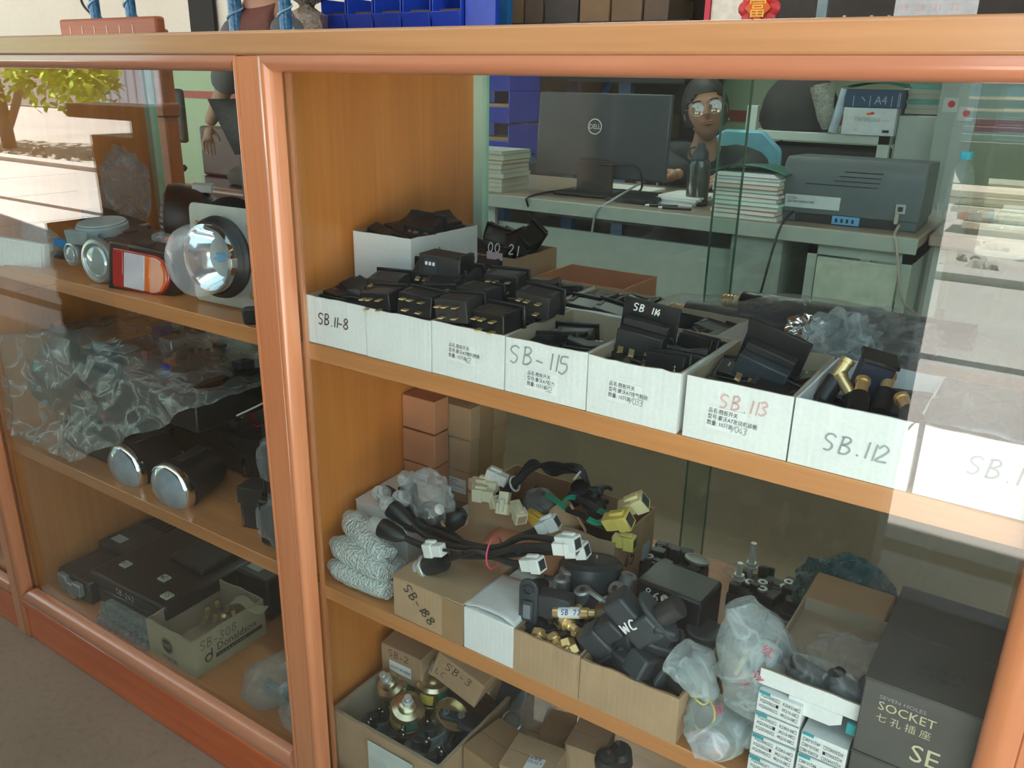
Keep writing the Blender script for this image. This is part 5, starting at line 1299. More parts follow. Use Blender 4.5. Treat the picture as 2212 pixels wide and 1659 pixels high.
# white ribbed interior lamp, clear case, wooden-brown lens plate
t = thing('ribbed_lamp', 'white ribbed lamp lens at the far left end of the lamp row', 'lamp', P(45, 552, y=.02), (-.1, .08, .35))
b = MB(); b.box((-.050, -.006, -.024), (.050, .012, .026))
b.build('base', plain('translucent_white', (.70, .74, .72), .3), t, bevel=.004, seg=2)
b = MB()
for k in range(22): b.cyl(.0022, .044, TR((-.046 + k * .0044, -.007, -.021)), 8)
c = b.build('ribbed_lens', M_white, t)
t = thing('plastic_case', 'clear plastic case standing behind the white ribbed lamp', 'case', P(95, 515, y=.085), (0, .5, .2))
b = MB(); b.box((-.045, -.012, -.018), (.045, .012, .018)); b.build('shell', film('case_film', (.6, .66, .66), .25), t, bevel=.003)
t = thing('tail_lamp', 'long dark red lamp lying on its back between ribbed lamp and silver lamps', 'lamp', P(160, 585, y=.08), (.2, 0, .1))
b = MB(); b.box((-.100, -.030, -.014), (.060, .045, .012)); b.build('housing', M_black, t, bevel=.004, seg=2)
b = MB(); b.box((-.096, -.034, -.008), (.056, -.028, .008)); b.build('lens', plain('dark_red_lens', (.20, .02, .02), .2, coat=.5), t, bevel=.002)
t = thing('blue_connector', 'small blue connector on the dark red lamp', 'plug', P(135, 525, y=.075), (0, .2, .4))
b = MB(); b.box((-.012, -.007, -.006), (.012, .007, .006)); b.box((.010, -.005, -.004), (.018, .005, .004)); b.build('body', plain('bright_blue_plastic', (.02, .22, .55), .35), t, bevel=.001)
t = thing('round_work_lamp', 'black round work lamp with ribbed lens behind the red tail lamp', 'lamp', (-1.245, .165, ZS + .080), (-.05, 0, -.75))
b = MB(); b.lathe([(.050, .012), (.060, .008), (.062, -.01), (.056, -.035), (.040, -.07), (.020, -.080), (0, -.082)], mY, 40, cap=False); b.build('bucket', M_black, t)
b = MB(); b.lathe([(.055, .008), (.045, .016), (.020, .022), (0, .023)], mY, 36, cap=False)
t_rib = NT('ribbed_glass'); t_rib.b.inputs['Base Color'].default_value = (.42, .50, .52, 1); t_rib.b.inputs['Roughness'].default_value = .15; t_rib.b.inputs['Metallic'].default_value = .4
wv = t_rib.n('ShaderNodeTexWave', i_Scale=34.0, i_Distortion=.4); wv.bands_direction = 'Z'; t_rib.l(t_rib.coord(), wv.inputs['Vector']); t_rib.bump(wv.outputs['Fac'], 1.0, .004)
b.build('ribbed_lens', t_rib.m, t)
b = MB(); b.box((-.02, .03, .050), (.012, .06, .062)); b.build('paper_tag', M_paper, t)
t = thing('folded_lamp_guard', 'black round lamp guard lying behind the zinc headlamp plate', 'lamp', (-1.13, .19, ZS + .065), (-.2, 0, .3))
b = MB(); b.lathe([(.0, .03), (.045, .028), (.062, .01), (.060, -.02), (.035, -.05), (0, -.055)], mY, 36, cap=False); b.build('bucket', M_black2, t)
t = thing('amber_lamp', 'amber-lensed clear lamp lying on the black housings left of the headlamp', 'lamp', P(368, 522, y=.085), (0, .1, .3))
b = MB(); b.box((-.028, -.012, -.010), (.028, .012, .010)); b.build('clear_shell', film('lamp_shell', (.5, .55, .55), .3), t, bevel=.004)
b = MB(); b.ico(.011, None, 3, (1, .8, .8)); b.build('amber_bulb', M_lor, t)
for i, (px, py, y, s, rz) in enumerate([(345, 545, .055, (.045, .02, .010), .2), (300, 520, .10, (.055, .03, .012), -.1), (350, 600, .12, (.03, .03, .03), .3)]):
    t = thing('lamp_housing', ['flat black lamp housing resting on top of the red tail lamp', 'black housing behind the tail lamp, right of the grey one', 'small black housing hidden between tail lamp and headlamp'][i], 'housing', P(px, py, y=y), (.05, .1, rz))
    b = MB(); b.box((-s[0], -s[1], -s[2]), s); b.build('shell', M_black if i != 1 else M_black2, t, bevel=.005, seg=2)
    b = MB(); b.box((-s[0] * .7, -s[1] * .6, s[2]), (-s[0] * .2, s[1] * .2, s[2] + .003)); b.build('clip', M_dgrey, t)
wad('plastic_bag', film('dark_clear_film', (.34, .38, .40), .4), (-1.43, .20, ZS + .115), .052, (.8, .7, 1.25), 91, 'upright crumpled clear bag at the back of the lamp shelf', 'bag', .35, 1.8)
t = thing('wood_block', 'small brown block half hidden behind the crumpled bag on the lamp shelf', 'block', P(195, 440, y=.20), (0, 0, 0))
b = MB(); b.box((-.016, -.016, -.05), (.016, .016, .028)); b.build('block', M_panel, t, bevel=.002)
t = thing('dark_lamp_stack', 'dark red and black lamps heaped under the crumpled bag', 'lamp', P(255, 470, y=.16), (0, .2, .2))
b = MB(); b.box((-.07, -.02, -.05), (.05, .03, .0)); b.build('black_housing', M_black, t, bevel=.006, seg=2)
b = MB(); b.box((-.03, -.026, -.040), (.045, -.02, -.010)); b.build('red_lens', plain('shadow_red_lens', (.12, .02, .02), .2), t, bevel=.002)
t = thing('pink_grommet', 'tiny pink rubber piece on the shelf under the headlamp plate', 'cap', P(377, 650, y=.035), (0, 0, .2))
b = MB(); b.lathe([(.006, -.003), (.0065, 0), (.004, .003), (0, .003)], Matrix.Diagonal((1.6, 1, 1, 1)), 14); b.build('body', M_pink, t)
t = thing('tail_lamp', 'thin dark lamp with pinkish tip on the shelf right of the headlamp', 'lamp', (-.872, .018, ZS + .012), (0, -.1, .5))
b = MB(); b.box((-.022, -.008, -.010), (.018, .008, .012)); b.build('body', M_black, t, bevel=.003)

# ---------------- middle shelf: wrapped fuse boxes, fog lamps
def fuse_box(name, x0, x1, y0, y1, z0, h, lab, seed):
    R = random.Random(seed)
    t = thing('fuse_box', lab, 'fuse box', (x0, y0, z0)); w = x1 - x0; d = y1 - y0
    b = MB(); b.box((0, 0, 0), (w, d, h * .55)); b.box((w * .03, d * .05, h * .5), (w * .97, d * .95, h * .8)); b.build('housing', M_black, t, bevel=.004, seg=2)
    cols = [(M_blue, 'blue_fuse'), (M_lred, 'red_fuse'), (M_ylab, 'yellow_fuse'), (M_dgrey, 'grey_relay'), (M_black2, 'black_relay')]
    for k in range(26):
        cx = w * R.uniform(.08, .92); cy = d * R.uniform(.08, .92); m, nm = cols[min(4, int(R.random() * 6))]
        s = R.uniform(.004, .009) if m in (M_blue, M_lred, M_ylab) else R.uniform(.008, .014)
        b = MB(); b.box((cx - s, cy - s * .6, h * .78), (cx + s, cy + s * .6, h * .80 + R.uniform(.006, .018))); b.build(nm, m, t, bevel=.0008)
    return t
fb2 = fuse_box('a', -1.50, -1.315, .045, .330, ZM, .085, 'lower fuse box under the film-wrapped stack on the middle shelf', 1)
fb3 = fuse_box('a', -1.312, -1.07, .155, .36, ZM, .090, 'fuse box with red and blue fuses nearest the fog lamps', 2)
fb1 = fuse_box('a', -1.45, -1.10, .060, .330, ZM + .118, .090, 'upper fuse box in the film-wrapped stack on the middle shelf', 3)
b = MB(); b.box((.02, .012, .078), (.022 + .095, .045, .081), Matrix.Rotation(.25, 4, 'Z')); b.build('white_label_strip', plain('dim_white_label', (.45, .50, .46), .5), fb1)
for (x, y, s, m, nm) in ((.165, .10, .017, M_alu, 'silver_relay'), (.215, .055, .008, M_lor, 'orange_fuse'), (.06, .15, .014, M_blue, 'blue_relay')):
    b = MB(); b.box((x - s, y - s, .070), (x + s, y + s, .070 + s * 2.1)); b.build(nm, m, fb1, bevel=.002)
b = MB(); b.box((.060, -.006, .060), (.105, .030, .100)); b.build('silver_relay', plain('dull_zinc', (.40, .42, .38), .35, metal=.7), fb2, bevel=.002)
# film round the stack
wrap = MB()
def wr(u, v):
    # a wrinkled sheet draped over front and top of the stack
    x = -1.625 + (.25 + .31 * min(1, v * 2)) * u
    if v < .5:
        f = v / .5; y = .012 + .03 * f; z = ZM + .008 + .215 * f - .10 * max(0, .35 - u) * f - .09 * max(0, u - .45) * f
    else:
        f = (v - .5) / .5; y = .042 + .25 * f; z = ZM + .223 - .10 * max(0, .35 - u) - .09 * max(0, u - .45) - .01 * f
    q = Vector((x * 9, y * 9, z * 9))
    e = 1 - abs(noise.noise(q * 1.2)) * 2; e2 = 1 - abs(noise.noise(q * 3.1)) * 2
    return Vector((x + .006 * e2, y - .020 * e - .006 * e2, z + .010 * e + .005 * e2))
wrap.grid(wr, 90, 60)
tag(wrap.build('plastic_film', film('stretch_film', (.62, .66, .62), .26, .10, 1.0, 24, base=.30), solid=.0004), 'wrinkled clear film wrapped over the stack of fuse boxes on the middle shelf', 'plastic film')
tube_bag('plastic_bag', film('grey_film', (.46, .50, .48), .16, .2, .8, 22), [Vector((-1.59, .10, ZM + .05)), Vector((-1.56, .09, ZM + .12)), Vector((-1.53, .10, ZM + .20))], [.030, .055, .025], 23, seg=34, amp=.18, freq=20, flat=.7, label='bulging clear bag at the left end of the wrapped fuse boxes', cat='bag')
b = MB(); b.ico(.010, None, 2); o = b.build('orange_indicator', M_lor); o.location = (-1.575, .115, ZM + .205); tag(o, 'small orange cap inside the clear bag at the far left', 'cap')
b = MB(); b.ico(.009, None, 2); o = b.build('green_indicator', M_green); o.location = (-1.54, .045, ZM + .145); tag(o, 'small green cap inside the clear bag at the far left', 'cap')

# round fog lamps
M_lens = plain('fog_lamp_glass', (.42, .50, .56), .10, var=.25, scale=30, coat=1.0, metal=.35)
def fog(loc, rot, lab, r=.044):
    t = thing('fog_lamp', lab, 'lamp', loc, rot, 'round fog lamps on the middle shelf')
    b = MB(); b.lathe([(r, .006), (r * 1.02, .002), (r, -.004), (r * .88, -.028), (r * .82, -.060), (r * .70, -.075), (.014, -.082), (0, -.082)], mY, 40, cap=False); b.build('black_barrel', M_black, t)
    b = MB(); b.lathe([(r * 1.0, .004), (r * 1.03, .008), (r * 1.0, .017), (r * .93, .020)], mY, 44, cap=False); b.build('chrome_ring', M_chrome, t)
    b = MB(); b.lathe([(r * .94, .018), (r * .75, .026), (r * .4, .031), (0, .033)], mY, 44, cap=False); b.build('lens', M_lens, t)
    b = MB(); b.box((-.010, -.002, r * .84), (.010, .060, r * .98)); b.build('top_rail', M_black2, t, bevel=.002)
    b = MB(); b.box((-.050, .035, -.008), (-.028, .050, .008)); b.build('side_lug', M_black2, t, bevel=.002)
    return t
F0 = fog(P(288, 1004, y=.040), (.10, .0, .02), 'left round fog lamp with a pale blue lens lying beside the wrapped fuse boxes')
dup(F0, P(385, 1046, y=.035), (.10, 0, .08), 'right round fog lamp, nearest the glass, chrome rim catching the light')
for i, (x, y, z, sx, sy, sz, rz, lab, m) in enumerate([(-1.09, .19, .0, .055, .045, .080, .2, 'black boxy part behind the right fog lamp', M_black), (-1.00, .17, .0, .05, .04, .130, .1, 'tall black plastic part standing left of the clear wrapped parcels', M_black2),
                                                      (-.955, .115, .0, .045, .035, .095, -.1, 'black square connector box beside the wrapped parcels', M_black), (-.905, .26, .0, .045, .05, .165, 0, 'tallest black part in the back right corner of the middle shelf', M_black),
                                                      (-.965, .060, .0, .030, .025, .070, .25, 'small black box low in front of the wrapped parcels', M_black2)]):
    t = thing('relay_housing', lab, 'machine part', (x, y, ZM + z), (0, 0, rz))
    b = MB(); b.box((-sx * .7, -sy * .7, 0), (sx * .7, sy * .7, sz * .62)); b.box((-sx * .8, -sy * .8, sz * .6), (sx * .8, sy * .8, sz)); b.build('housing', m, t, bevel=.002, seg=2)
    b = MB(); b.box((-sx * .5, -sy * .86, sz * .1), (-sx * .42, -sy * .7, sz * .5)); b.build('terminal', M_steel, t)
    b = MB(); b.box((sx * .30, -sy * .86, sz * .1), (sx * .38, -sy * .7, sz * .5)); b.build('terminal', M_steel, t)
t = thing('thumb_wheel', 'dark ribbed wheel on top of the black parts behind the fog lamps', 'wheel', (-.965, .18, ZM + .145), (.3, .2, 0))
b = MB(); b.cyl(.022, .014, None, 30)
for k in range(24): b.box((.0215, -.001, 0), (.0235, .001, .014), Matrix.Rotation(2 * PI * k / 24, 4, 'Z'))
b.build('wheel', plain('blue_black_wheel', (.03, .045, .06), .4), t)
t = thing('wire_loop', 'loop of black and red wires with a white tie behind the fog lamps', 'wire')
for k in range(4):
    pts = [Vector((-1.16, .16, ZM + .10)), Vector((-1.12 + .005 * k, .20, ZM + .165 + .004 * k)), Vector((-1.05, .22, ZM + .175 + .005 * k)), Vector((-.985, .21, ZM + .155)), Vector((-1.02 + .01 * k, .18, ZM + .130))]
    b = MB(); b.tube(catmull(pts, 6), .0026, 8); b.build('wire', M_rubber if k != 2 else plain('dark_red_wire', (.18, .03, .02), .4), t)
b = MB(); b.tube(catmull([Vector((-1.035, .19, ZM + .195)), Vector((-1.05, .17, ZM + .178)), Vector((-1.035, .16, ZM + .165)), Vector((-1.09, .13, ZM + .13))], 6), .0016, 6); b.build('white_tie', M_white, t)
# two film-wrapped black parcels by the upright
for i, (c, s, lab) in enumerate([((-.882, .060, ZM + .130), (.042, .035, .048), 'upper black part wrapped in clear film against the middle upright'), ((-.885, .055, ZM + .042), (.044, .040, .042), 'lower black part wrapped in clear film against the middle upright')]):
    t = thing('wrapped_part', lab, 'parcel', c, (0, 0, .12))
    b = MB(); b.box((-s[0] * .8, -s[1] * .8, -s[2] * (.95 if i else 1.2)), (s[0] * .8, s[1] * .8, s[2] * .8)); b.build('black_core', M_black, t, bevel=.004, seg=2)
    wad('clear_wrap', M_film, (0, 0, 0), 1.0, (s[0] * 1.15, s[1] * 1.15, s[2] * 1.2), 101 + i, None, None, .22, 1.7, sub=4, parent=t)

# ---------------- bottom shelf of the left bay
t = thing('control_unit', 'wide flat black control unit marked SB-242 with square cream stickers on the bottom shelf', 'control unit', (-1.478, .042, ZB + .052), (0, 0, .02))
b = MB(); b.box((0, 0, -.004), (.235, .26, .026)); b.build('lid', M_black, t, bevel=.006, seg=3)
b = MB(); b.box((.10, .11, .024), (.20, .24, .038)); b.build('raised_panel', M_black2, t, bevel=.004, seg=2)
for k, (x, y) in enumerate(((.045, .050), (.150, .062), (.205, .028), (.155, .215))):
    b = MB(); b.box((x - .010, y - .009, .026), (x + .010, y + .009, .030)); s = b.build('cream_tag', plain('cream_tag', (.50, .52, .40), .5) if 'cream_tag' not in MATS else MATS['cream_tag'], t, bevel=.0006)
    hand(['X1', 'W2', 'SS', '3'][k], .010, s, M_ink, TOP(x - .007, y - .005, .0305), .12)
hand('SB-242', .012, t, plain('grey_paint_marker', (.65, .66, .64), .5), FRONT(.085, .004, -.0008), .10)
b = MB(); b.box((.02, .0, -.052), (.21, .23, -.004)); b.build('body', M_black, t, bevel=.003)
t2 = thing('fuse_tray', 'translucent ribbed plastic tray under the right front corner of the control unit', 'tray', (-1.415, .008, ZB + .0005), (0, 0, .02))
M_trans = film('translucent_tray', (.36, .42, .40), .34, .12, .3, 30)
for k, (z0, z1, e) in enumerate(((0, .016, 0), (.017, .030, .006), (.031, .044, .012))):
    b = MB(); b.box((e, 0 + e, z0), (.158 - e * .3, .030, z1)); 
    for q in range(9): b.cyl(.004, z1 - z0, TR((.010 + q * .0175, e, z0)), 10)
    b.build('ribbed_wall', M_trans, t2, bevel=.002, seg=2)
t3 = thing('metal_bracket', 'notched shiny metal bracket at the left front of the control unit', 'bracket', (-1.565, .020, ZB))
for k, (x0, x1, z0, z1) in enumerate(((0, .028, .016, .050), (.026, .052, .006, .040), (.050, .076, .018, .046))):
    b = MB(); b.box((x0, 0, z0), (x1, .012, z1)); b.build('folded_plate', plain('dull_bracket', (.36, .42, .42), .3, metal=.5) if 'dull_bracket' not in MATS else MATS['dull_bracket'], t3, bevel=.003, seg=2)
b = MB(); b.box((-.02, .012, 0), (.09, .10, .050)); b.build('block', M_black, t3, bevel=.004)
for i, (x, y, w, d, h, lab) in enumerate([(-1.60, .13, .11, .20, .060, 'black module at the far left behind the notched bracket'), (-1.235, .20, .09, .16, .090, 'black control box with white label behind the cream carton'), (-1.13, .22, .20, .14, .085, 'long black box with pale sticker at the back right of the bottom shelf'),
                                           (-1.47, .305, .22, .06, .075, 'dark module row behind the control unit')]):
    t = thing('control_box', lab, 'control box', (x, y, ZB))
    b = MB(); b.box((0, 0, 0), (w, d, h)); b.build('housing', M_black if i % 2 else M_black2, t, bevel=.005, seg=2)
    b = MB(); b.box((w * .15, d * .1, h), (w * .15 + .035, d * .1 + .022, h + .001)); b.build('sticker', plain('grey_sticker', (.36, .40, .42), .5) if 'grey_sticker' not in MATS else MATS['grey_sticker'], t)
    b = MB()
    for k in range(6): b.box((w * .1 + k * w * .13, d * .5, h - .001), (w * .1 + k * w * .13 + w * .07, d * .9, h + .005))
    b.build('rib_grille', M_black, t, bevel=.001)['kind'] = 'stuff'
t = thing('red_wire', 'pinkish red wire standing up at the far left of the bottom shelf', 'wire')
b = MB(); b.tube(catmull([P(103, 1145, y=.16), P(118, 1165, y=.13), P(130, 1190, y=.10), P(126, 1218, y=.085)], 6), .0028, 8); b.build('insulation', plain('dull_pink_wire', (.32, .06, .09), .4), t)
t = thing('wired_plug', 'pink and white plug with a red wire hanging under the middle shelf', 'plug', P(258, 1098, y=.24), (0, .1, .2))
b = MB(); b.tube([(-.055, 0, -.004), (-.03, 0, -.001), (-.008, 0, 0)], .0022, 8); b.build('wire', M_pink, t)
b = MB(); b.box((-.010, -.008, -.010), (.006, .008, .010)); b.build('white_body', plain('dim_white', (.4, .42, .38), .4), t, bevel=.001)
b = MB(); b.lathe([(.009, 0), (.011, .008), (.006, .018), (0, .018)], Matrix.Translation((.006, 0, 0)) @ Matrix.Rotation(PI / 2, 4, 'Y'), 16); b.build('pink_boot', plain('dull_pink_rubber', (.42, .06, .13), .5), t)

# cream carton with prints
M_cbox = board('aged_cream_cardboard', (.40, .35, .22), .75)
ang = 0.18
o = open_box('cardboard_box', .128, .160, .076, M_cbox, M_inner, t=.003, wav=.004, seed=120, loc=(-1.249, .012, ZB + .0003), rot=(0, 0, .02), label='aged cream open carton with round emblem and printed wording on the bottom shelf', cat='box')
M_oldink = plain('faded_dark_print', (.05, .045, .035), .7, var=.2)
b = MB(); b.lathe([(.0165, 0), (0, .0002)], FRONT(.055, .040, -.0006), 32, cap=False); e = b.build('round_emblem', M_oldink, o, smooth=False)
b = MB(); b.lathe([(.0155, .0003), (.0140, .0003)], FRONT(.055, .040, -.0006), 32, cap=False); b.build('emblem_ring', M_cbox, e, smooth=False)
text('KWE', .012, e, M_cbox, FRONT(.042, .0365, -.0012), sx=.9)
text('\u5e7f\u5dde\u6c7d\u914d', .011, o, M_oldink, FRONT(.040, .008, -.0006, 0), sx=.9)
mS = Matrix.Translation((.1286, 0, 0)) @ Matrix.Rotation(PI / 2, 4, 'Z') @ Matrix.Rotation(PI / 2, 4, 'X')
text('Donaldson.', .0215, o, M_oldink, mS @ Matrix.Translation((.048, .031, 0)), sx=.95)
b = MB(); b.box((.045, .0185, 0), (.150, .0265, .0004), mS); bar = b.build('dark_bar', M_oldink, o, smooth=False)
text('F I L T R A T I O N', .0075, bar, M_cbox, mS @ Matrix.Translation((.050, .0195, .0008)), sx=1.0)
b = MB(); b.lathe([(.0085, 0), (.0055, .0004)], mS @ Matrix.Translation((.030, .028, .0002)), 24, cap=False); b.box((.036, .026, .0), (.0385, .044, .0004), mS); b.build('round_logo', M_oldink, o, smooth=False)
hand('SB-308', .017, o, M_oldink, mS @ Matrix.Translation((.014, .050, .0004)), .07)
t = thing('carton_flap', 'crumpled loose flap inside the rear rim of the cream carton', 'flap', (-1.135, .14, ZB + .070), (0, 0, .3))
b = MB(); b.grid(lambda u, v: Vector((.035 * (u - .5) * 2, .020 * v + .004 * math.sin(u * 7), .006 * math.sin(u * 5) + .004 * v)), 12, 6); b.build('flap', M_cbox, t, solid=.002)
t0 = None
for i in range(8):
    px, py = [(450, 1320), (470, 1305), (490, 1315), (505, 1325), (465, 1335), (440, 1340), (482, 1335), (510, 1308)][i]
    p = P(px, py, z=ZB + .040)
    if t0 is None:
        t0 = thing('glass_fuse_bulb', 'tiny bulb with brass base, leftmost in the cream carton', 'bulb', p, (.3, .2, 0), 'tiny bulbs in the cream carton')
        b = MB(); b.sph(.0065, TR((0, 0, .010)), 14, 9); b.build('glass_envelope', M_clear, t0)
        b = MB(); b.cyl(.005, .012, TR((0, 0, -.006)), 12); b.build('brass_base', M_brass, t0)
    else:
        dup(t0, p, (.5 * math.sin(i), .5 * math.cos(i * 2), i), 'tiny bulb with brass base, %s in the cream carton' % ['second from the left', 'in the middle', 'right of the middle', 'nearest the middle front', 'nearest the front wall', 'front right', 'farthest right'][i - 1])
# clear bags by the upright
tube_bag('plastic_bag', film('dull_clear_bag', (.40, .45, .43), .30, .15, .7, 26), [Vector((-.99, .05, ZB + .012)), Vector((-.965, .045, ZB + .048)), Vector((-.91, .07, ZB + .085)), Vector((-.875, .10, ZB + .135))], [.018, .046, .046, .012], 29, seg=40, amp=.16, freq=24, flat=.85,
         label='large wrinkled clear bag right of the cream carton', cat='bag')
for i, c in enumerate([(-.955, .045, ZB + .04), (-.925, .05, ZB + .045)]):
    t = thing('clear_fitting', ['pale', 'white'][i] + ' plastic fitting showing through the large clear bag', 'fitting', c, (.4, .5 * i, 0))
    b = MB(); b.box((-.012, -.010, -.012), (.012, .010, .012)); b.cyl(.006, .03, None, 12); b.build('body', M_trans if i == 0 else plain('dim_white_fitting', (.42, .46, .44), .4), t, bevel=.002)
b = MB(); b.box((-.012, -.002, 0), (.012, .002, .010)); o = b.build('sticker_tag', plain('blue_white_tag', (.35, .55, .62), .4)); o.location = (-.892, .035, ZB + .112); tag(o, 'small blue and white tag on the wrinkled clear bag', 'tag')
t = thing('round_fitting', 'round clear-wrapped metal cap on the bottom shelf against the middle upright', 'fitting', (-.868, .038, ZB + .048), (-.35, -.1, .3))
b = MB(); b.lathe([(.030, -.020), (.034, 0), (.028, .010), (.016, .012), (.013, .018), (.007, .020), (0, .020)], mY, 34, cap=False); b.build('body', M_trans, t)
b = MB(); b.lathe([(.009, .019), (.009, .030), (.005, .034), (0, .034)], mY, 18, cap=False); b.build('spigot', M_steel, t)
wad('clear_wrap', M_film, (0, 0, 0), .042, (1, .7, 1.05), 131, None, None, .2, 1.6, parent=t)
t = thing('yellow_box', 'narrow yellow label box between the clear bag and the middle upright', 'box', (-.905, .17, ZB))
b = MB(); b.box((0, 0, 0), (.035, .05, .125)); b.build('box', M_black, t, bevel=.001)
b = MB(); b.box((.004, -.0006, .070), (.034, 0, .122)); b.build('yellow_label', M_ylab, t)
# ================================================================ back room
M_steelp = plain('grey_green_desk_paint', (.34, .38, .34), .4, var=.05)
M_desktop = plain('brownish_desk_laminate', (.26, .20, .155), .35, var=.08)
M_void = plain('dark_recess', (.015, .016, .018), .7)
DY = 1.6
desk = thing('office_desk', 'long grey steel desk with a brownish top standing behind the cabinet', 'desk', (0, 0, 0))
b = MB(); b.box((-2.05, DY, .722), (-.318, DY + .60, .750)); b.build('desk_top', M_desktop, desk, bevel=.003)
b = MB(); b.box((-2.05, DY - .004, .708), (-.318, DY + .003, .7485)); b.build('front_edge', M_steelp, desk, bevel=.002)
b = MB(); b.box((-2.03, DY + .03, .05), (-1.62, DY + .045, .71)); b.build('panel', M_steelp, desk)
b = MB(); b.box((-1.62, DY + .05, .05), (-.80, DY + .065, .655)); b.build('modesty_panel', M_steelp, desk)
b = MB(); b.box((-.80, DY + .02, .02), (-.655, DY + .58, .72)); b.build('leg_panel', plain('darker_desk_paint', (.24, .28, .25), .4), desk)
b = MB(); b.box((-2.03, DY + .02, .0), (-1.99, DY + .58, .72)); b.build('leg_panel', M_steelp, desk)
b = MB(); b.box((-.585, DY + .015, .02), (-.560, DY + .58, .72)); b.box((-.585, DY + .015, .68), (-.325, DY + .58, .715)); b.box((-.350, DY + .015, .02), (-.325, DY + .58, .72)); b.build('pedestal', M_steelp, desk)
b = MB(); b.box((-.556, DY + .005, .505), (-.354, DY + .02, .675)); b.build('drawer_front', plain('pale_drawer_paint', (.42, .46, .38), .4), desk, bevel=.002)
b = MB(); b.box((-.556, DY + .30, .02), (-.354, DY + .31, .50)); b.build('recess_back', M_void, desk)
for k, pts in enumerate([[(-1.46, DY + .25, .756), (-1.47, DY + .02, .754), (-1.47, DY - .008, .735), (-1.46, DY + .03, .68)], [(-.385, DY + .16, .78), (-.38, DY + .03, .752), (-.365, DY - .010, .73), (-.33, DY - .015, .60), (-.30, DY + .05, .55)],
                         [(-.655, DY + .16, .78), (-.66, DY - .008, .74), (-.70, DY - .012, .50), (-.76, DY - .01, .25)], [(-1.18, DY + .2, .80), (-1.20, DY + .02, .753), (-1.22, DY - .008, .73), (-1.24, DY + .01, .66)]]):
    b = MB(); b.tube(catmull(pts, 6), .0035, 8)
    tag(b.build('power_cable', [M_rubber, plain('beige_cable', (.35, .30, .25), .5), M_rubber, plain('grey_cable', (.3, .33, .33), .5)][k]), ['black cable hanging over the desk edge below the monitor', 'beige cable dropping from the printer socket past the drawer', 'black cable hanging in front of the desk panels beside the notebooks', 'thin grey cable over the desk edge below the tablet'][k], 'cable')

# monitor
mon = thing('computer_monitor', 'large dark computer monitor seen from behind with round silver logo', 'monitor', (-1.335, 1.80, .75), (0, 0, .06))
mm = plain('monitor_back', (.040, .045, .052), .35, var=.1)
b = MB(); b.box((-.232, .0, .055), (.232, .022, .318), Matrix.Rotation(-.06, 4, 'X')); b.build('panel_back', mm, mon, bevel=.006, seg=2)
b = MB(); b.box((-.225, .024, .06), (.225, .026, .312), Matrix.Rotation(-.06, 4, 'X')); b.build('screen', M_black, mon)
b = MB(); b.box((-.060, -.030, .005), (.060, .004, .115)); b.build('stand_column', M_black2, mon, bevel=.006)
b = MB(); b.box((-.120, -.080, 0), (.120, .120, .012)); b.build('stand_base', M_black2, mon, bevel=.005)
b = MB(); b.lathe([(.0245, 0), (.0225, .0008), (.0215, 0)], FRONT(-.02, .215, .0100, 0), 36, cap=False)
lg = b.build('logo_ring', M_white, mon)
text('DELL', .021, lg, M_white, FRONT(-.02, .2080, .0092), 'lettering', 'CENTER', sx=.85)
b = MB(); b.tube(catmull([(.02, -.03, .10), (.09, -.03, .105), (.15, -.02, .10), (.16, -.01, .03), (.10, -.05, .012)], 6), .0035, 8); b.build('cable', M_rubber, mon)

# books and notebooks
def books(x0, y0, zb, specs, w, d, labels, group, nm, cat):
    z = zb; R = random.Random(int(-x0 * 100))
    for i, (h, cov, pg) in enumerate(specs):
        t = thing(nm, labels[i], cat, (x0 + R.uniform(-.006, .006), y0 + R.uniform(-.004, .006), z), (0, 0, R.uniform(-.03, .03)), group)
        b = MB(); b.box((.001, .001, .0014), (w - .002, d - .001, h - .0014)); b.build('pages', pg, t)
        b = MB(); b.box((0, 0, 0), (w, d, .0014)); b.box((0, 0, h - .0014), (w, d, h - .0002)); b.box((0, d - .0014, 0), (w, d, h - .0002)); b.build('cover', cov, t)
        z += h
    return z
Mpg = plain('aged_pages', (.46, .44, .36), .8, var=.1, scale=4)
Mcov = [plain('grey_cover', (.34, .37, .38), .6), plain('green_cover', (.02, .36, .12), .5), plain('pale_cover', (.50, .50, .44), .6), plain('red_brown_cover', (.30, .08, .05), .6)]
ordn = ['bottom', 'second lowest', 'third lowest', 'fourth lowest', 'fifth lowest', 'sixth lowest', 'seventh lowest', 'eighth lowest', 'ninth lowest', 'tenth lowest', 'eleventh lowest', 'topmost']
zt = books(-1.90, 1.635, .7502, [(.016, Mcov[2], Mpg), (.015, Mcov[0], Mpg), (.014, Mcov[2], Mpg), (.016, Mcov[0], Mpg), (.013, Mcov[2], Mpg), (.016, Mcov[0], Mpg), (.012, Mcov[3], Mpg), (.020, Mcov[1], Mpg), (.010, Mcov[0], Mpg)], .30, .17,
           [o + (' book' if k != 7 else ' green-spined book') + ' of the stack at the left end of the desk' for k, o in enumerate(ordn[:8] + ['topmost grey'])], 'books stacked at the left end of the desk', 'book', 'book')
Mn = [plain('ledger_edge_red', (.42, .10, .10), .7), plain('notebook_white', (.66, .68, .64), .7), plain('notebook_teal', (.12, .36, .30), .7), plain('notebook_cream', (.58, .56, .46), .7)]
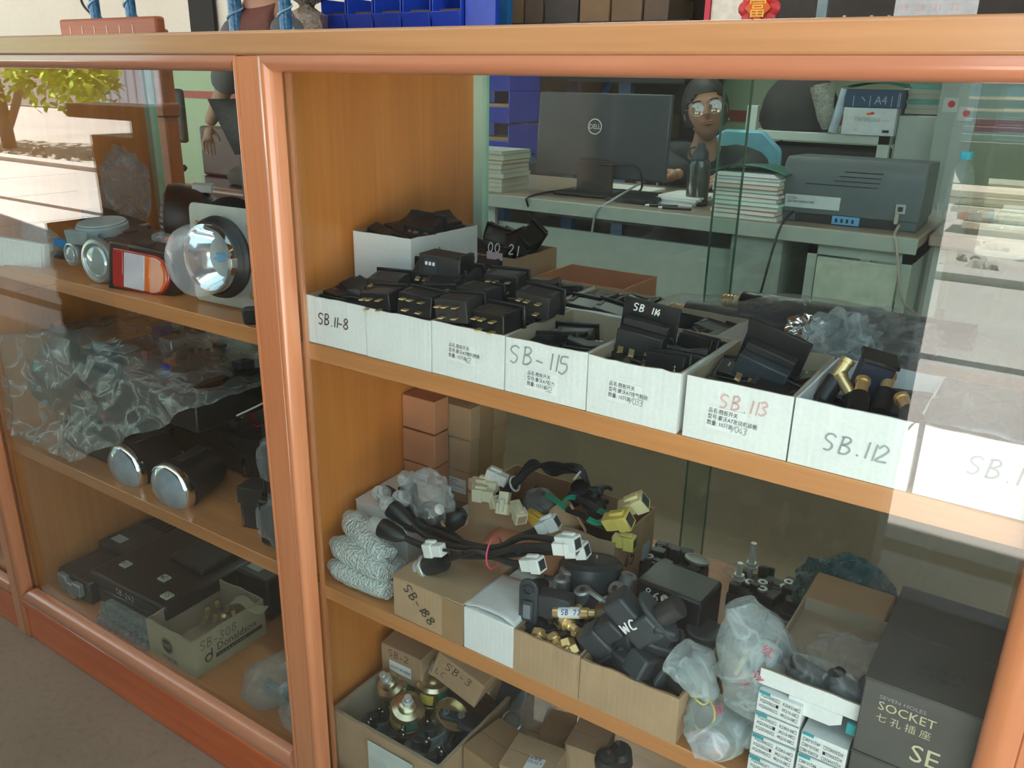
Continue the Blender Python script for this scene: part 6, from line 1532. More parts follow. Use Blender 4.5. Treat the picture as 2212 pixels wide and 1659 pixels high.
zt = books(-.868, 1.62, .7502, [(.013, Mn[3], Mn[1]), (.012, Mn[0], Mn[1]), (.011, Mn[3], Mn[1]), (.012, Mn[2], Mn[1]), (.011, Mn[3], Mn[1]), (.012, Mn[0], Mn[1]), (.011, Mn[2], Mn[1]), (.012, Mn[0], Mn[3]), (.010, Mn[1], Mn[1]), (.010, Mcov[0], Mn[1])], .186, .15,
           [o + ' notebook of the stack left of the printer' for o in ordn[:9]] + ['topmost notebook, under the green folder, left of the printer'], 'notebooks stacked left of the printer', 'notebook', 'notebook')
b = MB(); b.grid(lambda u, v: Vector((.21 * u, .17 * v, .010 + .022 * math.sin(u * PI) * (1 - .4 * v) + .0008 * math.sin(9 * u))), 16, 6)
o = b.build('green_folder', plain('dark_green_folder', (.03, .16, .12), .35), solid=.002); o.location = (-.880, 1.615, zt); tag(o, 'bulging dark green folder on top of the notebook stack', 'folder')
for i in range(5):
    b = MB(); b.box((0, 0, 0), (.18 - .006 * i, .15, .0018)); o = b.build('paper_sheet', M_paper); o.location = (-.868 + .003 * i, 1.617, zt + .0002 + .002 * i); tag(o, '%s loose sheet under the green folder' % ['lowest', 'second', 'middle', 'fourth', 'uppermost'][i], 'paper', 'loose sheets under the green folder')

# printer
pr = thing('laser_printer', 'dark grey laser printer seen from behind with white label, right end of the desk', 'printer', (-.515, 1.68, .7505), (0, 0, .03))
M_pr = plain('printer_grey', (.085, .105, .115), .45, var=.06)
b = MB()
sec = [(0, .022), (.0, .125), (.010, .155), (.030, .170), (.22, .165), (.23, .02)]
b.prism(sec, .36, Matrix.Translation((-.180, 0, 0)) @ Matrix(((0, 0, 1, 0), (1, 0, 0, 0), (0, 1, 0, 0), (0, 0, 0, 1)))); b.build('casing', M_pr, pr, bevel=.005, seg=2)
b = MB(); b.box((-.150, .004, .0), (.150, .22, .024)); b.build('paper_recess', M_void, pr)
for x in (-.178, .130): b = MB(); b.box((x, .002, 0), (x + .045, .22, .026)); b.build('foot', M_pr, pr, bevel=.002)
b = MB(); b.box((-.165, -.0012, .038), (-.020, 0, .072)); lb = b.build('printed_label', plain('dim_label', (.50, .55, .56), .5), pr)
text('P3155dn\n220-240V 50/60Hz 5.0A', .009, lb, M_ink, FRONT(-.158, .060, -.0020), sx=.8)
for k in range(4):
    b = MB(); b.box((-.02 - .012 * k - (.06 if k == 3 else 0), -.0008 + (.0035 if k == 0 else 0), .138 - .012 * k), (.075 - .002 * k, .0012 + (.006 if k == 0 else 0), .1405 - .012 * k)); b.build('vent_slot', M_void, pr)
b = MB(); b.box((-.035, -.004, .002), (.035, .006, .024)); pl_ = b.build('blue_duplex_tab', plain('light_blue_tab', (.12, .34, .62), .4), pr, bevel=.001)
b = MB()
for k in range(4): b.box((-.026 + .014 * k, -.0052, .008), (-.020 + .014 * k, -.004, .018))
b.build('tab_marks', M_void, pl_)
b = MB(); b.box((.118, -.004, .044), (.142, .002, .068)); sk = b.build('mains_socket', plain('socket_grey', (.35, .38, .38), .4), pr, bevel=.001)
b = MB(); b.box((.124, -.0055, .050), (.136, -.004, .062)); b.build('socket_hole', M_void, sk)
b = MB(); b.box((.120, -.016, .018), (.130, .0, .046)); b.build('mains_plug', plain('beige_plug', (.35, .31, .27), .5), pr, bevel=.002)

# bottles
def bottle(c, sc, lab, body, capm, dark=False):
    t = thing('water_bottle', lab, 'bottle', c); t.scale = (sc,) * 3
    if dark:
        b = MB(); b.lathe([(.030, 0), (.034, .004), (.034, .115), (.030, .132), (.022, .138)], None, 30, cap=False); b.build('body', body, t)
        b = MB(); b.lathe([(.024, .136), (.024, .156), (.020, .162), (.016, .166), (.012, .178), (.008, .184), (0, .185)], None, 26); b.build('cap', capm, t)
        b = MB(); b.tube(catmull([(-.022, 0, .142), (-.034, 0, .146), (-.036, 0, .165), (-.020, 0, .170)], 6), .0035, 8); b.build('handle_loop', capm, t)
    else:
        b = MB(); b.lathe([(.0, .002), (.026, .0), (.031, .006), (.031, .030), (.029, .034), (.031, .038), (.031, .060), (.029, .064), (.031, .068), (.0315, .110), (.030, .140), (.022, .165), (.012, .182), (.012, .190)], None, 30, cap=False); b.build('body', body, t)
        b = MB(); b.lathe([(.0145, .186), (.0145, .203), (.013, .205), (0, .205)], None, 24); b.build('cap', capm, t)
    return t
Mdb = film('dark_bottle_wall', (.05, .06, .055), .8, .1, .0, 5, tint=(.5, .55, .5))
Mpet = film('clear_pet', (.55, .62, .62), .12, .05, .2, 30)
Mbc = plain('light_blue_cap', (.02, .38, .55), .35)
bottle((-.985, 1.80, .7505), 1.0, 'dark translucent bottle with loop handle in front of the woman', Mdb, M_dgrey, True)
bottle((-.262, 1.72, .7505), 1.0, 'clear plastic water bottle with light blue cap standing right of the printer', Mpet, Mbc)
bt = bottle((-.330, 1.63, .786), .8, 'empty clear bottle lying behind the upright water bottle', Mpet, Mbc); bt.rotation_euler = (0, PI / 2, .3); bt.location = (-.35, 1.90, .78)
bt = bottle((-.1, 1.8, .786), .8, 'clear bottle with red cap lying at the right end behind the desk items', Mpet, M_red); bt.rotation_euler = (0, -PI / 2, -.2)
# second desk at the far right carrying paper stacks
d2 = thing('side_table', 'grey side table at the right edge carrying stacked papers', 'table', (0, 0, 0))
b = MB(); b.box((-.312, 1.72, .715), (.55, 2.4, .745)); b.build('table_top', M_desktop, d2, bevel=.003)
b = MB(); b.box((-.30, 1.76, 0), (-.27, 1.79, .715)); b.build('leg', M_steelp, d2)
b = MB(); b.box((.50, 1.76, 0), (.53, 1.79, .715)); b.build('leg', M_steelp, d2)
b = MB(); b.box((-.30, 2.3, 0), (.53, 2.32, .715)); b.build('back_panel', M_steelp, d2)
for i in range(6):
    b = MB(); b.box((0, 0, 0), (.30, .21, .006)); o = b.build('paper_stack', M_paper if i % 2 else plain('cream_paper', (.62, .57, .47), .7) if 'cream_paper' not in MATS else MATS['cream_paper'])
    o.location = (-.20 + .01 * (i % 3), 1.95 + .008 * i, .7455 + .0062 * i); o.rotation_euler = (0, 0, .05 * (i % 2)); tag(o, '%s sheaf of papers on the side table at the right edge' % ['bottom', 'second', 'third', 'fourth', 'fifth', 'top'][i], 'papers', 'sheaves on the side table')
# papers, tablet, pens
t = thing('document_tray', 'thin black tablet or clipboard with a pale edge lying before the paper pile', 'tablet', (-1.25, 1.70, .7505), (0, .0, -.1))
b = MB(); b.box((0, 0, 0), (.16, .14, .012), Matrix.Rotation(.08, 4, 'X')); b.build('body', M_black, t, bevel=.002)
b = MB(); b.box((.0, -.001, .010), (.15, .12, .013), Matrix.Rotation(.08, 4, 'X')); b.build('screen', M_void, t)
for i in range(4):
    b = MB(); b.box((0, 0, 0), (.14, .15, .006)); o = b.build('paper_pile', M_paper); o.location = (-1.115 + .006 * i, 1.76 + .004 * (i % 2), .7503 + .0068 * i); o.rotation_euler = (0, 0, -.12 + .05 * (i % 2))
    tag(o, '%s block of white paper between the tablet and the dark bottle' % ['lowest', 'second', 'third', 'topmost'][i], 'papers', 'white paper blocks')
b = MB(); b.box((-1.42, 1.88, .7502), (-1.20, 2.05, .762)); tag(b.build('open_notebook', M_paper, bevel=.002), 'white open notebook under the woman\'s hand behind the monitor stand', 'notebook')
for i, (x, y, r) in enumerate([(-1.08, 1.665, .5), (-1.03, 1.65, .25)]):
    t = thing('pen', ['black pen', 'black pen with white tip'][i] + ' lying on the desk before the white papers', 'pen', (x, y, .7545), (0, 0, r))
    b = MB(); b.cyl(.004, .085, Matrix.Rotation(PI / 2, 4, 'Y'), 10); b.build('barrel', M_black, t)
    b = MB(); b.cyl(.003, .012, Matrix.Translation((-.012, 0, 0)) @ Matrix.Rotation(PI / 2, 4, 'Y'), 10, r2=.004); b.build('tip', M_white, t)

# light grey steel rack behind the printer
rk = thing('steel_rack', 'pale grey two-post steel rack behind the printer carrying a bag and a paper carton', 'rack', (0, 0, 0))
M_rk = plain('pale_grey_steel', (.52, .55, .50), .45, var=.05)
for x, y in ((-1.27, 3.0), (-.725, 3.0), (-1.27, 3.38), (-.725, 3.38)):
    b = MB(); b.box((x, y, 0), (x + .045, y + .035, 1.02 if y < 3.2 else 1.10)); b.build('post', M_rk, rk, bevel=.002)
for z in (.885, .45):
    b = MB(); b.box((-1.27, 3.0, z), (-.68, 3.40, z + .035)); b.build('shelf', M_rk, rk, bevel=.002)
b = MB(); b.box((-.700, 3.03, .94), (-.690, 3.38, 1.08)); b.build('side_plate', M_rk, rk)
bg = thing('backpack', 'dark round cloth backpack resting on the pale steel rack', 'bag', (-1.09, 3.14, .995))
b = MB(); b.ico(1, None, 4)
for v in b.bm.verts:
    p = v.co; k = 1 + .06 * noise.noise(p * 2.5)
    v.co = Vector((p.x * .165 * k, p.y * .12 * k, max(-.085, p.z * .165 * k)))
b.build('body', plain('charcoal_cloth', (.035, .030, .030), .85, bump=.3), bg)
b = MB(); b.tube(catmull([(-.05, -.02, .155), (-.03, -.03, .19), (.03, -.03, .19), (.05, -.02, .155)], 5), .008, 8); b.build('handle', M_black, bg)
bg = tube_bag('plastic_bag', film('rack_bag', (.42, .42, .36), .5), [Vector((-.97, 3.02, 1.10)), Vector((-.945, 3.0, 1.0)), Vector((-.935, 3.0, .935))], [.05, .035, .012], 41, seg=24, amp=.12, freq=12, label='limp clear bag hanging between the backpack and the paper carton', cat='bag')
b = MB(); b.cyl(.018, .17, align((-.905, 3.0, .925), (-.875, 3.0, 1.10)), 16); tag(b.build('paper_roll', plain('blue_white_roll', (.42, .48, .56), .5)), 'rolled white paper leaning on the left side of the paper carton', 'paper roll')
pc = closed_box('cardboard_box', .198, .25, .105, plain('white_print_card', (.58, .60, .60), .6), (-.868, 2.985, .9205), (0, 0, .02), 'white paper carton with small coloured logo on the steel rack', 'box', lid=False)
text('PAPERLINE', .024, pc, M_pencil, FRONT(.045, .052, -.001), sx=.85)
b = MB(); b.ico(.008, Matrix.Translation((.095, -.001, .082)) @ Matrix.Diagonal((1.2, .1, .7, 1)), 2); b.build('logo_leaf', M_lor, pc)
b = MB(); b.ico(.007, Matrix.Translation((.108, -.001, .084)) @ Matrix.Diagonal((1.2, .1, .7, 1)), 2); b.build('logo_leaf', M_red, pc)
b = MB(); b.box((.155, -.0012, .012), (.18, 0, .022)); b.build('barcode', M_ink, pc)
text('OO', .014, pc, M_pencil, FRONT(.045, .014, -.001)); text('5 REAMS', .010, pc, M_redink, FRONT(.148, .055, -.001), sx=.7)
pb = closed_box('cardboard_box', .215, .25, .068, plain('navy_print_card', (.025, .06, .13), .4), (-.872, 2.985, 1.026), (0, 0, .0), 'navy carton with white streaks stacked on the white paper carton', 'box', lid=False)
text('| \u4e36| A4 | \u2016', .045, pb, plain('dim_blue_print', (.30, .38, .44), .5), FRONT(.03, .012, -.001), sx=.9)
b = MB(); b.grid(lambda u, v: Vector((.24 * u, .26 * v, .006 + .018 * math.sin(u * PI) + .002 * math.sin(8 * v))), 14, 6); o = b.build('green_folder', MATS['dark_green_folder'], solid=.004); o.location = (-.885, 2.97, 1.095); tag(o, 'dark green folder bulging on top of the navy carton', 'folder')
for i in range(6):
    b = MB(); b.box((0, 0, 0), (.13, .22, .018)); o = b.build('document_stack', MATS['notebook_teal'] if i % 3 == 2 else MATS['aged_pages']); o.location = (-.655 + .004 * (i % 2), 3.06, .96 + .0185 * i + .045); tag(o, '%s bundle of papers on the rack right of the navy carton' % ordn[i], 'papers', 'paper bundles on the rack')
b = MB(); b.box((-.67, 3.04, .30), (-.50, 3.32, 1.0)); tag(b.build('filing_box', M_rk, bevel=.004), 'pale filing cabinet carrying paper bundles beside the rack', 'cabinet')
b = MB(); b.box((-1.23, 3.06, .4855), (-.73, 3.36, .86)); tag(b.build('storage_box', plain('dark_crate', (.04, .033, .032), .8, bump=.2), bevel=.01), 'dark crate filling the lower level of the pale steel rack', 'crate')
for i, (x, z, c) in enumerate([(-.50, 1.05, (.5, .5, .48)), (-.445, 1.02, (.48, .48, .46))]):
    t = thing('wall_card', ['left', 'right'][i] + ' small white card with a red emblem beside the rack', 'card', (x, 2.9, z - .03))
    b = MB(); b.box((0, 0, 0), (.05, .004, .05)); b.build('card', plain('dim_card%d' % i, c, .6), t)
    b = MB(); b.cyl(.012, .002, Matrix.Translation((.028, -.001, .028)) @ mX, 16); b.build('red_emblem', M_red, t)
b = MB(); b.box((-.515, 2.905, 0), (-.385, 2.93, 1.25)); tag(b.build('steel_cabinet', M_steelp), 'narrow grey cabinet side carrying two small white cards', 'cabinet')

# blue rack with bins on the left, dark stock shelves in the middle
M_bl = plain('blue_rack_paint', (.015, .10, .26), .4)
RY = 3.2
def post(px, y, lab, z1=2.4, w=.06):
    p = P(px, 100, y=y)
    b = MB(); b.box((p.x - w / 2, y, 0), (p.x + w / 2, y + .05, z1))
    for k in range(30): b.box((p.x - .006, y - .001, .3 + k * .06), (p.x + .006, y, .32 + k * .06))
    return tag(b.build('rack_post', M_bl), lab, 'post')
post(1084, RY, 'blue perforated rack post at the right end of the blue bins')
post(1238, RY + .3, 'blue rack post behind the left half of the monitor', w=.07)
post(1355, RY + .3, 'blue rack post behind the right half of the monitor', w=.07)
b = MB(); b.box((-2.30, RY + .30, .85), (-2.16, RY + .31, 1.28), Matrix.Identity(4)); 
t = thing('brace', 'slanted blue brace between the two rack posts behind the monitor', 'brace')
b.bm.free(); b = MB(); b.tube([P(1305, 205, y=RY + .28), P(1335, 150, y=RY + .28)], .018, 6); b.build('bar', M_bl, t)
sr = thing('stock_shelves', 'dark stock shelves of brown cartons along the back wall', 'shelves', (0, 0, 0))
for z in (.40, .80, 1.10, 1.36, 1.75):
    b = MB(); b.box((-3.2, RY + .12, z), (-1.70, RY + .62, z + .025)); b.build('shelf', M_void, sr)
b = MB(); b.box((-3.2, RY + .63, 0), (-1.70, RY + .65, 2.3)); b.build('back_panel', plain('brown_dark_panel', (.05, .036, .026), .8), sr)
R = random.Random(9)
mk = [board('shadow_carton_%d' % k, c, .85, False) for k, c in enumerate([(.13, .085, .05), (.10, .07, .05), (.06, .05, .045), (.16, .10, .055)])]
cnt = 0
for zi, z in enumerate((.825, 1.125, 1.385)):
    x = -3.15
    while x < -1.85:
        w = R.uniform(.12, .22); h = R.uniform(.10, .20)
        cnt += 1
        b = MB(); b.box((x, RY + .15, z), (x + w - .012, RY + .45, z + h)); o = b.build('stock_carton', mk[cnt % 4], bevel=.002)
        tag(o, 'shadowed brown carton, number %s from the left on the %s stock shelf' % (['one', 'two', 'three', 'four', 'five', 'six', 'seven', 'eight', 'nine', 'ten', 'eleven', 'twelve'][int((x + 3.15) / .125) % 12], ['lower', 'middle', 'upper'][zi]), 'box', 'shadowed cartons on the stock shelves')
        if zi == 0 and cnt < 5:
            text(['BM-957', 'EF8', '8FX', 'AFK'][cnt % 4], .04, o, M_pencil, FRONT(x + .01, z + .03, RY + .149), sx=.9)
        x += w
# blue bins: row above the counter and two in the left of the right bay
M_bin = plain('cobalt_bin_plastic', (.012, .045, .40), .35, var=.1)
def bin_box(x, y, z, w, h, lab, grp):
    t = thing('storage_bin', lab, 'bin', (x, y, z), (0, 0, 0), grp)
    b = MB(); b.box((0, .04, 0), (w, .28, .006)); b.box((0, .0, 0), (.006, .28, h)); b.box((w - .006, 0, 0), (w, .28, h)); b.box((0, .27, 0), (w, .28, h))
    b.prism([(.0, 0), (w, 0), (w, h * .55), (0, h * .55)], .006, Matrix.Translation((0, .02, 0)) @ Matrix.Rotation(PI / 2 + .35, 4, 'X')); b.build('bin_body', M_bin, t, bevel=.002)
    b = MB(); b.box((w * .15, .0, h * .34), (w * .85, .004, h * .50), Matrix.Rotation(-.35 * 0, 4, 'X')); b.build('label_rail', plain('pale_blue_rail', (.20, .28, .55), .4) if 'pale_blue_rail' not in MATS else MATS['pale_blue_rail'], t)
    b = MB(); b.box((.012, .05, .006), (w - .012, .26, h * .6)); b.build('contents', M_kraft if w > .2 else mk[0], t)
    return t
xa = P(695, 50, y=3.0).x; xb = P(1000, 50, y=3.0).x
for i in range(5):
    w = (xb - xa) / 5
    bin_box(xa + i * w, 3.0, P(850, 66, y=3.0).z, w - .012, .17, '%s cobalt blue bin of the row above the cabinet' % ['leftmost', 'second', 'middle', 'fourth', 'rightmost'][i], 'cobalt bins seen above the cabinet')
    t = thing('bin_stand', 'blue rail foot under the %s cobalt bin' % ['leftmost', 'second', 'middle', 'fourth', 'rightmost'][i], 'rail', (xa + i * w, 3.0, P(850, 66, y=3.0).z - .12), (0, 0, 0), 'blue feet under the bins')
    b = MB(); b.box((.02, 0, -.2), (.05, .25, .118)); b.build('foot', M_bin, t)
b = MB(); b.box((xb + .0, 3.02, 0), (P(1070, 50, y=3.02).x, 3.05, 1.9)); tag(b.build('rack_side_panel', M_bin), 'solid blue rack panel right of the cobalt bins', 'panel')
p = P(1040, 330, y=2.9)
for i, z in enumerate((.74, .90, 1.05)):
    bin_box(p.x - .12, 2.88, z, .30, .15, '%s cobalt bin beside the blue post behind the books' % ['lower', 'middle', 'upper'][i], 'cobalt bins behind the books')
b = MB(); b.box((p.x - .12, 2.86, .70), (p.x + .20, 3.2, .735)); tag(b.build('rack_shelf', M_bl), 'blue rack shelf under the cobalt bins behind the books', 'shelf')
# red-striped door frame, white board, red knot, bowls, calendar
p = P(1527, 30, y=3.05)
b = MB(); b.box((p.x - .012, 3.05, 1.0), (p.x + .012, 3.07, 2.0)); tag(b.build('red_strip', plain('red_strip_paint', (.45, .01, .03), .4)), 'narrow red vertical strip beside the cream board above the counter', 'strip')
b = MB(); b.box((p.x + .014, 3.06, 1.28), (p.x + .22, 3.075, 2.0)); tag(b.build('notice_board', plain('cream_board', (.62, .56, .48), .6)), 'cream board above the counter behind the red knot ornament', 'board')
p = P(1640, 18, y=2.6)
t = thing('knot_ornament', 'red and yellow knotted festival ornament hanging above the counter', 'ornament', p)
b = MB(); n = 5
for k in range(8):
    a = 2 * PI * k / 8
    b.ico(.028, Matrix.Translation((.052 * math.cos(a), 0, .045 * math.sin(a))) @ Matrix.Diagonal((1, .35, 1, 1)), 2)
b.build('red_loops', M_red, t)
b = MB(); b.prism([(.05 * math.cos(a), .05 * math.sin(a)) for a in [2 * PI * k / 4 for k in range(4)]], .012, Matrix.Translation((0, -.008, 0)) @ mX); b.build('orange_centre', plain('orange_red_felt', (.75, .12, .02), .5), t, bevel=.003)
text('\u5bcc', .07, t, plain('gold_yellow_felt', (.90, .55, .06), .4), FRONT(-.034, -.026, -.0215), 'emblem', ext=.001)
b = MB(); b.box((-.008, -.004, -.16), (.008, .004, -.04)); b.build('tassel', M_red, t)
b = MB(); b.box((P(1763, 30, y=2.9).x, 2.9, 1.27), (P(1785, 30, y=2.9).x, 2.93, 2.3)); tag(b.build('rack_post', plain('grey_post', (.20, .26, .28), .4)), 'thin grey post above the counter left of the glass bowls', 'post')
dk = thing('dark_shelf_unit', 'dark shelf unit on the back wall at the right, above the counter line', 'shelves', (0, 0, 0))
b = MB(); b.box((-1.45, 3.75, 1.26), (.6, 3.80, 2.4)); b.build('back_panel', plain('dark_brown_unit', (.035, .026, .022), .7), dk)
b = MB(); b.box((-1.45, 3.40, 1.28), (.6, 3.75, 1.30)); b.build('shelf', MATS['dark_brown_unit'], dk)
for i, px in enumerate((1822, 1880, 1918)):
    pp = P(px, 54, y=2.75)
    t = thing('glass_bowl', '%s upturned clear bowl above the counter' % ['left', 'middle', 'right'][i], 'bowl', (pp.x, 2.75, pp.z - .006), (0, 0, 0), 'upturned clear bowls')
    b = MB(); b.lathe([(.036, 0), (.035, .010), (.028, .024), (.015, .032), (0, .033)], None, 26, cap=False); b.build('bowl', film('bowl_glass', (.55, .52, .48), .5, .1, 0, 5) if 'bowl_glass' not in MATS else MATS['bowl_glass'], t)
    b = MB(); b.cyl(.006, .006, TR((0, 0, .032)), 12); b.build('red_knob', M_redink, t)
b = MB(); b.box((-.80, 2.70, P(1880, 56, y=2.75).z - .027), (.6, 2.95, P(1880, 56, y=2.75).z - .007)); tag(b.build('wall_shelf', MATS['dark_brown_unit']), 'dark board carrying the upturned bowls above the counter line', 'shelf')
pa = P(1928, 46, y=2.5); pbb = P(2108, 40, y=2.5)
t = thing('calendar_sheet', 'large white printed sheet standing above the counter at the right', 'sheet', (pa.x, 2.5, pa.z - .02))
b = MB(); b.box((0, 0, 0), (pbb.x - pa.x, .006, .35)); b.build('sheet', plain('pale_grey_sheet', (.56, .56, .58), .6), t)
for k in range(8): text(str(12 + k % 4 + 7 * (k // 4)), .028, t, M_redink, FRONT(.015 + .05 * (k % 4), .085 - .035 * (k // 4), -.001), 'printed_number')
b = MB(); b.box((-.60, 2.44, pa.z - .040), (.2, 2.56, pa.z - .021)); tag(b.build('partition_ledge', MATS['dark_brown_unit']), 'dark ledge under the white printed sheet at the right', 'ledge')

# left: chair, bench, curtain-wrapped posts
ch = thing('wooden_chair', 'orange-brown wooden chair with slotted back rail rising behind the cabinet', 'chair', (0, 0, 0))
cy0 = .80
xl = P(128, 60, y=cy0).x; xr = P(338, 60, y=cy0).x; ztop = P(230, 38, y=cy0).z
M_ch = wood('chair_wood', (.26, .060, .020), (.38, .10, .032), 0, .55, coat=0)
b = MB(); b.box((xl, cy0, ztop - .085), (xr, cy0 + .03, ztop)); b.build('back_rail', M_ch, ch, bevel=.008, seg=3)
for k in range(6):
    x = xl + (xr - xl) * (.12 + .13 * k)
    b = MB(); b.box((x, cy0 - .001, ztop - .075), (x + .004, cy0 + .0, ztop - .02)); b.build('slot', plain('slot_highlight', (.60, .35, .22), .4) if 'slot_highlight' not in MATS else MATS['slot_highlight'], ch)
for x in (xl + .01, xr - .055):
    b = MB(); b.box((x, cy0 + .002, 0), (x + .045, cy0 + .045, ztop - .03)); b.box((x - .005, cy0 - .004, ztop - .26), (x + .050, cy0 + .05, ztop - .22)); b.build('leg', M_ch, ch, bevel=.006, seg=2)
b = MB(); b.box((xl, cy0 + .03, .43), (xr, cy0 + .45, .46)); b.build('seat', M_ch, ch, bevel=.006)
for x in (xl + .02, xr - .06):
    b = MB(); b.box((x, cy0 + .40, 0), (x + .04, cy0 + .44, .43)); b.build('leg', M_ch, ch, bevel=.004)
for i, (px, y, r, g) in enumerate([(205, 1.6, .022, 0), (282, 1.6, .022, 0), (507, 2.3, .034, 1), (615, 2.3, .030, 1)]):
    p = P(px, 20, y=y)
    t = thing('wrapped_post', ['left blue film-wrapped post above the wooden chair', 'right blue film-wrapped post above the wooden chair', 'blue film-wrapped post left of the standing man\'s neck', 'blue film-wrapped post right of the standing man\'s neck'][i], 'post', (p.x, y, 0))
    b = MB(); b.cyl(r, 2.4, None, 16); b.build('pole', plain('wrapped_blue', (.03, .12, .24), .2, var=.5, scale=60) if 'wrapped_blue' not in MATS else MATS['wrapped_blue'], t)
    b = MB(); b.tube([(r * 1.15 * math.cos(a), r * 1.15 * math.sin(a), 1.1 + a * .016) for a in [k * .5 for k in range(110)]], .005, 5); b.build('spiral_wrap', plain('pale_blue_wrap', (.25, .38, .5), .15) if 'pale_blue_wrap' not in MATS else MATS['pale_blue_wrap'], t)
bn = thing('bench', 'glossy dark red bench against the green wall seen through the left bay', 'bench', (-4.9, 2.6, 0))
M_bn = plain('oxblood_vinyl', (.13, .015, .022), .12, coat=1.0)
b = MB(); b.box((-.1, 0, .38), (1.5, .45, .46)); b.build('seat', M_bn, bn, bevel=.03, seg=4)
b = MB(); b.box((-.1, .40, .46), (1.5, .48, .78)); b.build('backrest', plain('dark_red_back', (.07, .014, .018), .4), bn, bevel=.02, seg=3)
for x in (0, 1.4): b = MB(); b.box((x, .05, 0), (x + .04, .4, .38)); b.build('leg', M_black, bn)
t = thing('folded_cloth', 'dark cloth heap lying on the red bench', 'cloth', (-4.15, 2.83, .50))
b = MB(); b.ico(1, None, 3)
for v in b.bm.verts: v.co = Vector((v.co.x * .35, v.co.y * .12, max(-.035, v.co.z * .11 * (1 + .4 * noise.noise(v.co * 2)))))
b.build('cloth', plain('dark_brown_cloth', (.035, .022, .02), .8), t)
t = thing('office_chair', 'dark chair back against the green wall right of the wooden post', 'chair', (P(362, 235, y=3.3).x, 3.3, 0))
b = MB(); b.box((-.22, 0, .62), (.16, .05, 1.0)); b.build('backrest', M_black2, t, bevel=.03, seg=3)
b = MB(); b.box((-.24, -.4, .42), (.18, 0, .47)); b.build('seat', M_black2, t, bevel=.02)
b = MB(); b.cyl(.03, .42, TR((-.03, -.2, 0)), 12); b.build('column', M_black, t)
t = thing('plastic_chair', 'light blue chair back just right of the seated woman', 'chair', (-1.17, 2.75, 0))
b = MB(); b.prism([(-.20, .35), (.16, .35), (.14, .86), (.06, .93), (-.10, .93), (-.18, .86)], .03, Matrix.Translation((0, .03, 0)) @ mX); b.build('backrest', plain('pale_blue_plastic', (.16, .40, .50), .4), t, bevel=.01)
for x in (-.18, .12): b = MB(); b.box((x, 0, 0), (x + .03, .03, .36)); b.build('leg', M_steelp, t)
# brown wall hangings around the man and the clear-wrapped bundle beside the bins
p = P(662, 30, y=2.9)
tube_bag('wrapped_bundle', film('brown_wrap', (.24, .14, .09), .7), [Vector((p.x - .05, 2.9, 1.0)), Vector((p.x, 2.9, 1.35)), Vector((p.x + .02, 2.9, 1.8))], [.08, .11, .10], 51, seg=24, amp=.1, freq=8, label='tall brown film-wrapped bundle between the man and the cobalt bins', cat='bundle')
t = thing('hanging_wire', 'thin black wire hanging before the cream wall above the chair', 'wire')
b = MB(); b.tube(catmull([P(172, -20, y=1.7), P(178, 8, y=1.7), P(196, 30, y=1.7), P(212, 45, y=1.7)], 5), .006, 6); b.build('wire', M_rubber, t)
# ================================================================ people
M_skin = NT('warm_brown_skin'); M_skin.b.inputs['Base Color'].default_value = (.36, .185, .115, 1); M_skin.b.inputs['Roughness'].default_value = .5
M_skin.b.inputs['Subsurface Weight'].default_value = .08; M_skin.b.inputs['Subsurface Radius'].default_value = (.02, .008, .004); M_skin = M_skin.m
M_hair = plain('black_hair', (.012, .010, .010), .6, var=.3)
M_jack = plain('black_jersey', (.016, .020, .022), .75, var=.2, bump=.1)

def skin(name, verts, edges, radii, mat, parent=None, sub=2, root=0):
    me = bpy.data.meshes.new(name); me.from_pydata([tuple(v) for v in verts], edges, []); me.materials.append(mat)
    o = bpy.data.objects.new(name, me); COL.objects.link(o)
    if parent is not None: assign_parent(o, parent)
    m = o.modifiers.new('skin', 'SKIN'); m.use_smooth_shade = True; m.branch_smoothing = .6
    if not me.skin_vertices: me.skin_vertices.new() if hasattr(me.skin_vertices, 'new') else None
    for k, r in enumerate(radii):
        sv = me.skin_vertices[0].data[k]; sv.radius = (r, r) if not isinstance(r, tuple) else r; sv.use_root = (k == root)
    s = o.modifiers.new('sub', 'SUBSURF'); s.levels = sub; s.render_levels = sub
    return o

